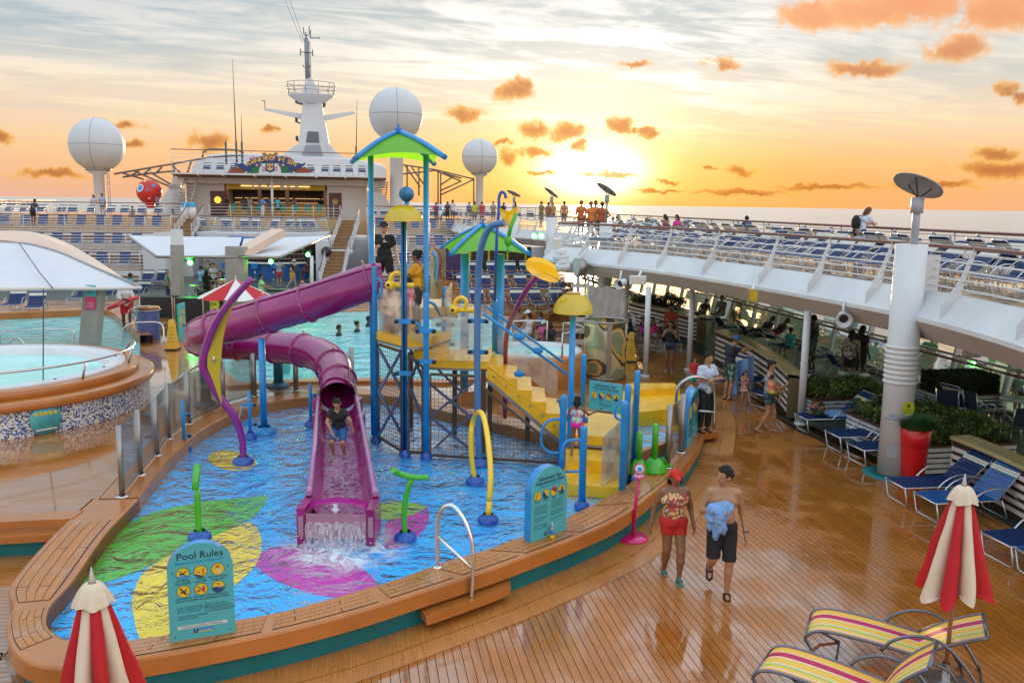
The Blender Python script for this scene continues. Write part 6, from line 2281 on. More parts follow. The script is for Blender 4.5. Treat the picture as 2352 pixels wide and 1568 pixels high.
# big white column with heater
LOUVW = mat('white_louvre',(.66,.64,.62),.5)
def heater(t,base,H_,disc_r,az_,tilt,kp=1.):
 MB().cyl(base,base + Vector((0,0,H_)),.07 * kp,n=12).build('heater_pole',STEELD if kp < 1 else mat('grey_pole',(.38,.38,.42),.4),t)
 MB().cyl(base + Vector((0,0,H_ - .30)),base + Vector((0,0,H_)),.115 * kp,n=12).build('heater_burner',mat('grey_pole',(.38,.38,.42),.4),t)
 c = base + Vector((0,0,H_ + .26))
 Mx = Matrix.Rotation(az_,3,'Z') @ Matrix.Rotation(rad(-17),3,'X') @ Matrix.Rotation(tilt,3,'Y')
 MB().lathe([(0,.02),(disc_r * .7,.0),(disc_r,-.04),(disc_r,-.06),(disc_r * .7,-.02),(0,.0)],n=32,c=c,M=Mx).build('reflector_disc',mat('dull_disc',(.34,.33,.33),.5,.4),t)
 for a in (0,120,240):
  q = c + Mx @ Vector((disc_r * .55 * math.cos(rad(a)),disc_r * .55 * math.sin(rad(a)),-.02))
  MB().cyl(base + Vector((0,0,H_ - .02)),q,.012,n=5).build('strut',DARK,t)
cb_ = G(2049,1090,0)
ct = thing('column','thick white column with louvred collar and round heater beside the red planter','column',cb_)
MB().cyl((0,0,0),(0,0,4.55),.29,n=36).build('shaft',WHITE,ct)
for k in range(8):
 MB().lathe([(.28,0),(.318,.01),(.318,.055),(.28,.065)],n=28,c=(0,0,1.86 + k * .098),a0=rad(150),a1=rad(330)).build('louvre',LOUVW,ct)
MB().lathe([(.0,.0),(.56,.0),(.56,.02),(.31,.04),(.31,.0)],n=36,c=(0,0,.005)).build('base_ring',TEAL,ct)
MB().lathe([(.293,.42),(.293,.68)],n=8,a0=rad(215),a1=rad(258)).build('vent_grille',mat('perforated_grey',(.32,.32,.33),.6),ct)
MB().lathe([(.292,1.17),(.292,1.19)],n=8,a0=rad(200),a1=rad(245)).build('blue_height_line',BLUEP,ct)
Rc = Matrix.Rotation(rad(-42),3,'Z') @ Matrix.Rotation(rad(90),3,'X')
aa = rad(228)
text('42"',.09,BLUEP,ct,Vector((.296 * math.cos(aa),.296 * math.sin(aa),1.22)),Rc,'height_mark',ext=.001)
dcir = Vector((math.cos(rad(283)),math.sin(rad(283)),0))
Mx = Matrix((Vector((-dcir.y,dcir.x,0)),Vector((0,0,1)),dcir)).transposed()
sticker = MB().lathe([(0,.0),(.135,.0)],n=28,c=dcir * .305 + Vector((0,0,1.42)),M=Mx).build('round_sticker',mat('lime_sticker',(.50,.55,.01),.5),ct)
for k,s in enumerate(('No running','anywhere.')):
 text(s,.042,INK,ct,dcir * .308 + Vector((0,0,1.38 - .045 * k)),Mx,'lettering',ext=.0005)
icn = MB()
for a in range(0,360,60):
 icn.beam(dcir * .308 + Vector((0,0,1.47)),dcir * .308 + Vector((0,0,1.47)) + Mx @ Vector((.04 * math.cos(rad(a)),.04 * math.sin(rad(a)),0)),.008,.012)
icn.build('runner_icon',INK,ct)
ht = thing('patio_heater','large tilted disc heater standing on top of the thick white column','heater',(cb_.x + .04,cb_.y,4.55))
heater(ht,Vector((0,0,0)),.88,.46,rad(-8),rad(24),1.0)
MB().prism([(cb_.x + .26,cb_.y + .02),(cb_.x + .60,cb_.y + .05),(cb_.x + .60,cb_.y + .08),(cb_.x + .26,cb_.y + .05)],3.5,4.35).build('side_plate',WHITE,None)
o = bpy.data.objects['side_plate']
tag(o,'flat white plate fixed to the right side of the thick column','plate')
# far columns
for (u,v,vt,lab,hl,tl) in ((1262,690,488,'white louvred column with a heater at the end of the upper deck','edge-on disc heater above the white louvred column',rad(33)),
 (1173,660,530,'white column with a round red sticker behind the lime shade roof','disc heater left of the louvred column, tilted flat',rad(20)),
 (1330,700,505,'white column under the tip of the upper deck beside the floodlight','disc heater glowing against the setting sun',rad(30))):
 b = G(u,v,0)
 if u == 1330:
  b = W(34.0,9.9)
 if u == 1173:
  b = W(53.2,9.6)
 t = thing('column',lab,'column',b)
 MB().cyl((0,0,0),(0,0,4.5),.26,n=20).build('shaft',WHITE,t)
 for k in range(7):
  MB().lathe([(.26,0),(.31,.01),(.31,.05),(.26,.06)],n=18,c=(0,0,1.9 + k * .1),a0=rad(150),a1=rad(330)).build('louvre',LOUVW,t)
 if u == 1173:
  MB().cyl((0,-.27,1.3),(0,-.29,1.3),.2,n=16).build('red_sticker',MAG,t)
 ht = thing('patio_heater',hl,'heater',(b.x,b.y,4.5))
 heater(ht,Vector((0,0,0)),1.1,.46,rad(-10),tl,.8)
# floodlights, speakers, horns under the fascia
fl = thing('floodlight','round drum floodlight hanging at the tip of the upper deck fascia','floodlight')
c = P(1323,614,30.2)
dv_ = Vector((-.9,-.35,0)).normalized()
Mx = dv_.to_track_quat('Z','Y').to_matrix()
MB().lathe([(.0,-.28),(.30,-.28),(.32,-.2),(.32,.0),(.29,.01)],n=28,c=c,M=Mx).build('drum',STEELD,fl)
MB().lathe([(.0,.0),(.29,.0)],n=28,c=c,M=Mx).build('lens',mat('pale_lens',(.55,.56,.55),.15),fl)
MB().beam(c + Vector((.1,0,.3)),c + Vector((.4,.2,.6)),.1,.05).build('bracket',WHITE,fl)
for (u0,v0,u1,v1,Y,m__,lab,nm) in ((1446,634,1484,652,25.3,WHITE,'white wedge speaker on the fascia above the shower drum','speaker'),(1716,664,1738,692,20.8,mat('brass_box',(.30,.22,.08),.5),'beige box lamp fixed under the fascia left of the thick column','box_lamp'),
 (1268,548,1292,572,30.2,WHITE,'small white cannon light near the end column','speaker')):
 a,b = P(u0,v1,Y),P(u1,v0,Y)
 t = thing(nm,lab,nm.replace('_',' '),(a + b) / 2)
 MB().box((0,0,0),(b.x - a.x,.28,b.z - a.z),rz=rad(-12)).build('housing',m__,t)
 MB().box((0,-.145,0),((b.x - a.x) * .85,.02,(b.z - a.z) * .8),rz=rad(-12)).build('grille',CREAM if m__ is WHITE else YELW,t)
 MB().beam((0,.1,0),(.15,.35,.25),.06,.04).build('bracket',WHITE,t)
for (u,v,Y,r_,lab) in ((1938,733,18.6,.17,'white horn loudspeaker left of the thick column'),(1424,652,26.2,.16,'white horn loudspeaker above the shower drum'),(2222,812,20.5,.13,'small white ball camera under the deck right of the thick column')):
 c = P(u,v,Y)
 t = thing('horn_speaker' if r_ > .14 else 'dome_camera',lab,'loudspeaker' if r_ > .14 else 'camera',c)
 Mx = Vector((-.3 if u > 1500 else -.8,-1,-.25)).to_track_quat('Z','Y').to_matrix()
 if r_ > .14:
  MB().lathe([(.05,-.30),(.11,-.25),(.12,-.05),(r_,.08),(r_ + .01,.09),(r_ - .02,.09),(.09,-.04),(.0,-.04)],n=22,M=Mx).build('horn',WHITE,t)
  MB().lathe([(.0,.0),(.095,.0)],n=16,M=Mx,c=Mx @ Vector((0,0,-.03))).build('throat',DARK,t)
 else:
  MB().sphere((0,0,0),r_,14).build('ball',WHITE,t)
  MB().cyl((0,0,0),(.3,0,0),.09,n=10).build('body',WHITE,t)
 MB().cyl((0,.05,.1),(.05,.2,.38),.03,n=6).build('bracket',WHITE,t)
for (x,y,lab) in ((1288,590,'upper white moving stage light beside the louvred column'),(1292,612,'lower white moving stage light beside the louvred column')):
 c = P(x,y,30.0)
 t = thing('stage_light',lab,'stage light',c)
 MB().sphere((0,0,0),.26,14,sc=(1.1,.8,.75)).build('head',WHITE,t)
 MB().lathe([(.2,.1),(.22,.24),(.0,.3)],n=12).build('yoke',WHITE,t)
for u,lab in ((1227,'green lit spotlight, left one of the pair on the fascia'),(1243,'green lit spotlight, right one of the pair on the fascia')):
 c = P(u,542,47)
 t = thing('spotlight',lab,'spotlight',c)
 MB().lathe([(0,-.25),(.14,-.25),(.17,0)],n=14,M=Vector((-.2,-1,-.2)).to_track_quat('Z','Y').to_matrix()).build('can',DARK,t)
 MB().lathe([(.0,0),(.15,0)],n=14,M=Vector((-.2,-1,-.2)).to_track_quat('Z','Y').to_matrix()).build('lens',LAMPG,t)
# ---------------------------------------------------------------- loungers
def make_lounger(name,label,ang=42,flatseat=True,strap_parts=False,mats=None,group=None,seg=6,lo=False,frame=ALU):
 """x from foot to head, y across, z up; origin under the foot end"""
 nav,crm = mats or (NAVY,CREAMS)
 t = thing(name,label,'sun lounger',group=group)
 Wd,hz,L1,LB = .60,.36,1.16,.78
 ca,sa = math.cos(rad(ang)),math.sin(rad(ang))
 rt = .014
 f = MB()
 for sg in (-1,1):
  y = sg * Wd / 2
  f.tube([(0,y,hz),(L1,y,hz),(L1 + .06,y,hz)],rt,seg)
 f.tube([(0,-Wd / 2,hz),(0,Wd / 2,hz)],rt,seg)
 f.build('seat_frame',frame,t)
 bf = MB()
 bp = lambda d,y,o=0: Vector((L1 + ca * d - sa * o,y,hz + sa * d + ca * o))
 bf.tube([bp(0,-Wd / 2),bp(LB - .06,-Wd / 2),bp(LB - .015,-Wd / 2 + .02),bp(LB,-Wd / 2 + .07),bp(LB,Wd / 2 - .07),bp(LB - .015,Wd / 2 - .02),bp(LB - .06,Wd / 2),bp(0,Wd / 2)],rt,seg)
 bf.build('back_frame',frame,t)
 for x0,x1,nm in ((.02,.10,'foot_loop'),(1.25,1.42,'head_loop')):
  lg = MB()
  lg.tube([(x0,-Wd / 2,hz),(x0 + (x1 - x0) * .8,-Wd / 2,.05),(x1,-Wd / 2 + .05,rt),(x1,Wd / 2 - .05,rt),(x0 + (x1 - x0) * .8,Wd / 2,.05),(x0,Wd / 2,hz)],rt,seg)
  lg.build('leg',frame,t)
 for sg in (-1,1):
  y = sg * (Wd / 2 + .03)
  ar = MB()
  ar.tube(catmull([Vector(q) for q in ((.62,y,hz - .02),(.78,y,hz + .13),(1.02,y,hz + .22),(1.3,y,hz + .18),(1.55,y,hz - .02),(1.66,y,.02))],2 if lo else 4),rt,seg)
  ar.build('armrest',frame,t)
 def strap_mesh(n,length,fn,cream=()):
  a,b = MB(),MB()
  for k in range(n):
   d0,d1 = length * k / n + .006,length * (k + 1) / n - .006
   tgt = b if k in cream else a
   p = [fn(d0,-Wd / 2 - .012),fn(d1,-Wd / 2 - .012),fn(d1,Wd / 2 + .012),fn(d0,Wd / 2 + .012)]
   m_ = [fn((d0 + d1) / 2,0,-.012)]
   q = [fn(d0,0,-.012),fn(d1,0,-.012)]
   th = [fn(d0,-Wd / 2 - .012,-.006),fn(d1,-Wd / 2 - .012,-.006),fn(d1,Wd / 2 + .012,-.006),fn(d0,Wd / 2 + .012,-.006)]
   tgt.add(p + th,[(0,1,2,3),(7,6,5,4),(0,4,5,1),(1,5,6,2),(2,6,7,3),(3,7,4,0)])
  return a,b
 fs = lambda d,y,o=0: Vector((.02 + d,y,hz + .016 + o))
 fb = lambda d,y,o=0: bp(d,y,.016 + o)
 if strap_parts:
  m_ = None
  for kk in range(24):
   mb = MB()
   d0,d1 = (L1 - .03) * kk / 24 + .004,(L1 - .03) * (kk + 1) / 24 - .004
   mb.add([fs(d0,-.312),fs(d1,-.312),fs(d1,.312),fs(d0,.312),fs(d0,-.312,-.007),fs(d1,-.312,-.007),fs(d1,.312,-.007),fs(d0,.312,-.007)],[(0,1,2,3),(7,6,5,4),(0,4,5,1),(1,5,6,2),(2,6,7,3),(3,7,4,0)])
   mb.build('strap',nav,t)
  for kk in range(15):
   mb = MB()
   d0,d1 = (LB - .03) * kk / 15 + .004,(LB - .03) * (kk + 1) / 15 - .004
   mb.add([fb(d0,-.312),fb(d1,-.312),fb(d1,.312),fb(d0,.312),fb(d0,-.312,-.007),fb(d1,-.312,-.007),fb(d1,.312,-.007),fb(d0,.312,-.007)],[(0,1,2,3),(7,6,5,4),(0,4,5,1),(1,5,6,2),(2,6,7,3),(3,7,4,0)])
   mb.build('strap',crm if kk in (10,11) else nav,t)
 else:
  a,_ = strap_mesh(13 if lo else 22,L1 - .03,fs)
  a.build('seat_straps',nav,t)
  a,b = strap_mesh(9 if lo else 15,LB - .03,fb,(6,7) if lo else (10,11))
  a.build('back_straps',nav,t)
  b.build('head_strap',crm,t)
 return t
def place(o,foot,rz,label=None,group=None,first=[True],scale=None):
 return copy_tree(o,foot,rz,label,group,scale)
near_l = make_lounger('sun_lounger','navy strap lounger',44,strap_parts=True,seg=8)
near_l2 = make_lounger('sun_lounger','x',50,strap_parts=True,seg=8,mats=(NAVYL,CREAMS))
near_flat = make_lounger('sun_lounger','x',30,strap_parts=True,seg=8)
RZ = SHIP
WORDS = 'first second third fourth fifth sixth seventh eighth ninth tenth eleventh twelfth thirteenth fourteenth fifteenth sixteenth seventeenth eighteenth nineteenth twentieth'.split()
def nth(n):
 return WORDS[n - 1] if n <= 20 else ('twenty ' if n < 30 else 'thirty ' if n < 40 else 'forty ') + WORDS[n % 10 - 1] if n % 10 else ('thirtieth' if n == 30 else 'fortieth')
L = [((1829,978),(1857,1003),near_l,'navy lounger with a towel and patterned bag beside the shrub planter',0),
 ((1892,1020),(1940,1046),near_flat,'navy lounger with empty seat, middle one before the thick white column',0),
 ((1940,1050),(1998,1078),near_flat,'navy lounger whose head is hidden by the thick white column',0),
 ((2036,1138),(2084,1168),near_l,'navy lounger right of the red planter with a raised back',0),
 ((2103,1176),(2154,1203),near_l2,'blue lounger with a small plate on its seat behind the folded umbrella',0),
 ((2262,1278),(2320,1302),near_l,'navy lounger at the right edge, nearer than the folded umbrella top',0),
 ((2340,1315),(2400,1345),near_l2,'navy lounger cut off by the right edge of the picture',0)]
place_list = []
for i,(pa_,pb_,proto,lab,da) in enumerate(L):
 A_,B_ = G(*pa_),G(*pb_)
 c_ = (A_ + B_) / 2
 foot = c_ - BX * .08
 o = place(proto,foot,SHIP + rad(-2 + 2 * (i % 3)),lab)
 place_list.append(o)
for o in (near_l,near_l2,near_flat):
 pass
def discard(o):
 for c in list(o.children):
  bpy.data.objects.remove(c)
 bpy.data.objects.remove(o)
KID_KEEP = (near_l,near_l2,near_flat)
for o in KID_KEEP:
 discard(o)
KIDS.clear()
# things on loungers
bg = thing('beach_bag','dark patterned beach bag on the lounger beside the shrub planter','bag',place_list[0].location + BX * .42 + Vector((0,0,.38)),SHIP)
m_ = MB()
m_.lathe([(.13,0),(.17,.05),(.18,.18),(.15,.30),(.13,.31)],n=16,caps=True)
def patt(name,cols,sc):
 m = bpy.data.materials.new(name)
 m.use_nodes = True
 t = NT(m.node_tree)
 t.n.clear()
 tcn = t.node('ShaderNodeTexCoord')
 v = t.node('ShaderNodeTexVoronoi',Vector=tcn.outputs['Object'],Scale=sc)
 c = t.ramp(t.node('ShaderNodeSeparateColor',Color=v.outputs['Color']).outputs[0],[(i / max(1,len(cols) - 1),c) for i,c in enumerate(cols)])
 c.node.color_ramp.interpolation = 'CONSTANT'
 b = t.node('ShaderNodeBsdfPrincipled',Base__Color=c,Roughness=.7)
 t.node('ShaderNodeOutputMaterial',Surface=b.outputs[0])
 return m
m_.build('bag_body',patt('floral_bag_print',[(.01,.01,.01),(.4,.05,.02),(.02,.02,.02),(.5,.2,.03),(.05,.12,.06),(.01,.01,.01)],16),bg)
MB().tube(catmull([Vector((-.12,0,.28)),Vector((-.1,0,.42)),Vector((.08,0,.42)),Vector((.12,0,.28))],4),.012,6).build('strap',DARK,bg)
TOWB = mat('light_blue_towel',(.20,.36,.62),.9,bump=.5,bscale=30,var=.1)
def towel_heap(lab,loc,sx,sy,sz,seed,m__=TOWB,nm='towel'):
 rd = random.Random(seed)
 n = 22
 rings = []
 for i in range(n + 1):
  row = []
  for j in range(n + 1):
   x,y = (i / n - .5),(j / n - .5)
   e = max(abs(x),abs(y)) * 2
   z = sz * (1 - e ** 3) * (.45 + 1.2 * abs(mn.noise(Vector((x * 5,y * 5,seed)))))
   row.append(Vector((x * sx * (1 + .1 * mn.noise(Vector((y * 4,seed,0)))),y * sy * (1 + .12 * mn.noise(Vector((x * 4,3,seed)))),z)))
  rings.append(row)
 o = MB().loft(rings,0,True).build(nm,m__)
 o.location = loc
 o.rotation_euler[2] = SHIP
 return tag(o,lab,'towel')
towel_heap('crumpled light blue towel on the lounger beside the shrub planter',place_list[0].location + BX * .92 + Vector((0,0,.385)),.5,.42,.10,3)
pt = thing('plate','small white plate with leftovers on the blue lounger','plate',place_list[4].location + BX * .80 + Vector((0,0,.385)))
MB().lathe([(0,.0),(.07,.0),(.11,.03),(.105,.034),(.065,.008),(0,.008)],n=24).build('dish',WHITE,pt)
MB().sphere((0,0,.02),.045,8,sc=(1,.8,.4)).build('food',mat('food_crumbs',(.35,.12,.05),.8),pt)
# prototypes for far loungers
far_a = make_lounger('sun_lounger','x',40,seg=4,lo=True)
far_b = make_lounger('sun_lounger','x',52,seg=4,lo=True)
far_c = make_lounger('sun_lounger','x',66,seg=4,lo=True,mats=(NAVYB,NAVYB))
rl_ = random.Random(11)
GRP1 = 'blue sun loungers in rows on the right upper deck'
# upper deck rows
def edge_t(s):
 best = None
 pts = [ST(p) for p in edge_u]
 for (s0,t0),(s1,t1) in zip(pts,pts[1:]):
  if (s0 - s) * (s1 - s) <= 0 and abs(s1 - s0) > 1e-6 and t0 > 6:
   f = (s - s0) / (s1 - s0)
   return t0 + (t1 - t0) * f
 return 10.
s_ = 9.6
cnt = [[0,0],[0,0],[0,0]]
def rowlab(r,s):
 sd = 0 if s > 15.7 else 1
 cnt[r][sd] += 1
 n_ = cnt[r][sd] if sd == 0 else 8 - cnt[r][sd]
 return '%s of the right upper deck, %s lounger %s of the thick column' % (('inner row','middle row','outer row')[r],nth(max(1,n_)),('left','right')[sd])
while s_ < 47:
 e = edge_t(s_)
 q = rl_.uniform(-.08,.08)
 if abs(s_ - 15.7) > .4:
  place(far_b if rl_.random() < .25 else far_a,W(s_ + q,e + 1.05 + rl_.uniform(0,.15),UZ + .004),SHIP + rad(rl_.uniform(-11,9)),rowlab(0,s_),GRP1)
 if s_ < 42 and rl_.random() < .93:
  place(far_a if rl_.random() < .6 else far_b,W(s_ + q + .3,e + 3.15 + rl_.uniform(0,.2),UZ + .004),SHIP + rad(rl_.uniform(-14,12)),rowlab(1,s_ + .001),GRP1)
 if rl_.random() < .72:
  place(far_b,W(s_ + q,16.35,UZ + .004),SHIP + math.pi + rad(rl_.uniform(-15,15)),rowlab(2,s_ + .002),GRP1)
 s_ += .92 if s_ < 25 else 1.05
# terraces
tc_ = {}
def tl(key,txt):
 tc_[key] = tc_.get(key,0) + 1
 return txt % nth(tc_[key])
GRP2 = 'blue loungers with raised backs on the left terraces'
for i,(s,z) in enumerate(TIERS):
 t_ = -29.0
 while t_ < -13.6:
  if rl_.random() < .85:
   place(far_c,W(s + .5,t_ + rl_.uniform(-.1,.1),z + .012),SHIP + rad(90 + rl_.uniform(-3,3)),tl('L%d' % i,'%s blue lounger from the left on the ' + ('lowest','middle','highest')[i] + ' left terrace'),GRP2)
  t_ += 1.25
GRP3 = 'blue loungers with raised backs on the right terraces'
for i,(s,z) in enumerate(TIERS):
 t_ = 1.8
 while t_ < 9:
  place(far_c,W(s + .5,t_ + rl_.uniform(-.1,.1),z + .012),SHIP + rad(90 + rl_.uniform(-3,3)),tl('R%d' % i,'%s blue lounger from the stairs on the ' + ('lowest','middle','highest')[i] + ' right terrace'),GRP3)
  t_ += 1.3
t_ = -29.5
while t_ < -14:
 place(far_a,W(71.2,t_,3.76),SHIP + rad(90 + rl_.uniform(-12,12)),tl('UL','%s lounger from the left on the upper deck behind the left terraces'),'loungers on the upper deck behind the terraces')
 t_ += 1.2
t_ = 1.5
while t_ < 15.5:
 place(far_a,W(rl_.choice((71.5,74)),t_,3.76),SHIP + rad(90 + rl_.uniform(-12,12)),tl('UR','%s lounger from the sky bar on the upper deck behind the right terraces'),'loungers on the upper deck behind the terraces')
 t_ += 1.0
t_ = -10.6
while t_ < -2.4:
 for s in (67.3,69.8):
  place(far_b,W(s + rl_.uniform(-.2,.2),t_ + rl_.uniform(-.15,.15),2.88),SHIP + rad(90 + rl_.uniform(-30,30)),tl('B%d' % (s > 68),'%s deck chair from the left in the balcony ' + ('front','back')[s > 68] + ' row below the sky bar'),'deck chairs on the balcony below the sky bar')
 t_ += .85
# roof deck loungers
t_ = -12.5
while t_ < 1.5:
 if not (-9.5 < t_ < -5.5):
  place(far_b,W(78.5,t_,7.36),SHIP + rad(90 + rl_.uniform(-5,5)),tl('RD','%s small blue lounger from the left on the roof deck beside the crest'),'loungers on the roof deck beside the crest')
 t_ += 1.1
# floor level at left
for (u,v,rz_,lab) in ((75,728,100,'blue lounger nearest the pool at the far left'),(20,722,95,'blue lounger at the left edge beside the pool'),(170,704,85,'blue lounger behind the left pool under the canopy'),(228,700,84,'blue lounger behind the left pool nearest the canopy post'),
 (300,694,80,'blue lounger behind the lifeguard'),(398,660,88,'blue lounger left of the man in the green shirt'),(362,660,88,'blue lounger second from the man in the green shirt'),(330,662,90,'blue lounger behind the man in the pale blue shirt')):
 z = KZ if v > 690 else 0
 place(far_a if v > 690 else far_b,G(u,v,z),SHIP + rad(rz_),lab)
# mid right: rows facing camera behind the whirlpool
GRP4 = 'purple blue loungers in rows behind the second whirlpool'
for r_,(s,z,t0,t1) in enumerate(((38.2,.35,5.4,9.6),(41.0,.8,5.2,10.4),(44.4,1.2,5.2,10.6))):
 t_ = t0
 while t_ < t1:
  place(far_b,W(s,t_,z),SHIP + rad(90 + rl_.uniform(-4,4)),tl('W%d' % r_,'%s lounger from the left in the ' + ('front','middle','back')[r_] + ' row behind the second whirlpool'),GRP4)
  t_ += .95
 m_ = MB()
 stbox(m_,s - .25,s + 3.0,t0 - .9,t1 + .6,-.02 if r_ else -.02,z - .004)
 tag(m_.build('seating_step',BROWNF),'%s teak step carrying loungers behind the second whirlpool' % ('front','middle','back')[r_],'platform')
 straight_rail('railing','low wooden railing before the %s row of loungers behind the whirlpool' % ('front','middle','back')[r_],[W(s - .2,t0 - .8,z),W(s - .2,t1 + .5,z)],.55,1,1.7,postm=MAHOG)
# under the deck: leaning back loungers by the windows and near the drum
for (u,v,rz_,lab,pr) in ((1392,770,95,'cream banded lounger, leftmost of three behind the shower drum',far_b),(1428,778,95,'cream banded lounger, middle of three behind the shower drum',far_b),(1465,790,95,'cream banded lounger, rightmost of three behind the shower drum',far_b),
 (1500,800,80,'lounger with a woman in pink near the thin white pole',far_b),(1545,812,78,'lounger beside the woman in pink',far_b),
 (1612,905,20,'lounger with a raised back left of the curved bench',far_b),(1690,905,20,'lounger in front of the curved bench behind the man with the towel',far_a),(1735,935,20,'lounger in front of the curved bench behind the mother',far_a)):
 place(pr,G(u,v,0),SHIP + rad(rz_),lab)
for i,(s,t,rz_) in enumerate(((19.0,15.9,190),(21.5,15.9,200),(24.2,15.8,175),(26.0,15.8,185),(28.6,15.8,190),(30.5,15.8,178),(33,15.8,186),(35.2,15.8,180),(16.2,15.8,120),(14.9,15.8,118))):
 place(far_b,W(s,t,0),SHIP + rad(rz_ if rz_ > 150 else 75),'%s dark lounger from the right with its back to the promenade windows' % nth((9,8,7,6,5,4,3,2,10,1)[i]),'loungers against the promenade windows')
for o in (far_a,far_b,far_c):
 discard(o)
KIDS.clear()
# ---------------------------------------------------------------- striped sling loungers
def stripes():
 m = bpy.data.materials.new('striped_sling_fabric')
 m.use_nodes = True
 t = NT(m.node_tree)
 t.n.clear()
 tcn = t.node('ShaderNodeTexCoord')
 sx = t.node('ShaderNodeSeparateXYZ',_0=tcn.outputs['Object'])
 f = t.m('ADD',t.m('MULTIPLY',sx.outputs[1],1 / .62),.5)
 Yc,Or,Mg,Wh,Gn = (.83,.46,.06),(.82,.33,.04),(.50,.005,.07),(.70,.66,.58),(.38,.48,.08)
 st = [(0,Or),(.12,Wh),(.15,Yc),(.24,Gn),(.31,Wh),(.34,Yc),(.56,Wh),(.59,Mg),(.76,Wh),(.775,Yc),(.93,Or),(1,Or)]
 c = t.ramp(f,st)
 c.node.color_ramp.interpolation = 'CONSTANT'
 wv = t.noise(tcn.outputs['Object'],260,2,.5)
 bp = t.node('ShaderNodeBump',Strength=.25,Distance=.003,Height=wv.outputs[0])
 b = t.node('ShaderNodeBsdfPrincipled',Base__Color=c,Roughness=.6,Normal=bp.outputs[0])
 t.node('ShaderNodeOutputMaterial',Surface=b.outputs[0])
 return m
STRP = stripes()
GREYF = mat('grey_sling_frame',(.16,.16,.19),.3,.7)
def sling(lab,foot,rz,back=26):
 t = thing('sling_lounger',lab,'sun lounger',foot,rz)
 Wd = .62
 prof = catmull([Vector(p) for p in ((0.0,0,.30),(.07,0,.37),(.25,0,.41),(.7,0,.39),(1.22,0,.33))],6)
 rings = [[Vector((p.x,y,p.z)) for y in (-Wd / 2 + .015,0,Wd / 2 - .015)] for p in prof]
 MB().loft(rings,0,True).build('seat_sling',STRP,t)
 hx,hz = 1.20,.34
 bprof = catmull([Vector((hx + d * math.cos(rad(back)) - .06 * math.sin(math.pi * d / .72),0,hz + d * math.sin(rad(back)) + .035 * math.sin(math.pi * d / .72) * 0)) for d in (0,.25,.5,.72)],4)
 rings = [[Vector((p.x,y,p.z)) for y in (-Wd / 2 + .015,0,Wd / 2 - .015)] for p in bprof]
 MB().loft(rings,0,True).build('back_sling',STRP,t)
 for sg in (-1,1):
  y = sg * Wd / 2
  leg = [Vector((.34,y,.02)),Vector((.12,y,.10)),Vector((-.01,y,.26))] + [Vector((p.x,y,p.z)) for p in prof]
  MB().tube(leg + [Vector((1.5,y,.24)),Vector((1.66,y,.02))],.019,8).build('side_frame',GREYF,t)
  MB().tube([Vector((p.x,y,p.z)) for p in bprof],.018,8).build('back_frame',GREYF,t)
  MB().tube(catmull([Vector(q) for q in ((.80,y * 1.08,.33),(.92,y * 1.1,.48),(1.15,y * 1.1,.58),(1.42,y * 1.1,.54),(1.65,y * 1.08,.32),(1.85,y * 1.06,.02))],5),.019,8).build('armrest',GREYF,t)
 for x,z in ((.34,.02),(1.66,.03),(1.85,.02)):
  MB().tube([(x,-Wd / 2,z),(x,Wd / 2,z)],.014,6).build('cross_bar',GREYF,t)
 p = bprof[-1]
 MB().tube([(p.x,-Wd / 2,p.z),(p.x,Wd / 2,p.z)],.02,8).build('head_bar',GREYF,t)
 MB().tube([(prof[0].x,-Wd / 2,prof[0].z),(prof[0].x,Wd / 2,prof[0].z)],.018,8).build('foot_bar',GREYF,t)
 return t
def sling_at(lab,fa,fb,hpx,back):
 A_,B_ = G(*fa,.33),G(*fb,.33)
 H_ = G(*hpx,.33)
 c_ = (A_ + B_) / 2
 d = H_ - c_
 sling(lab,Vector((c_.x,c_.y,0)),math.atan2(d.y,d.x),back)
sling_at('striped yellow and magenta sling lounger, the one further from the camera',(1843,1455),(1872,1405),(2150,1487),30)
sling_at('striped yellow and magenta sling lounger at the bottom edge',(1736,1540),(1768,1492),(2005,1590),52)
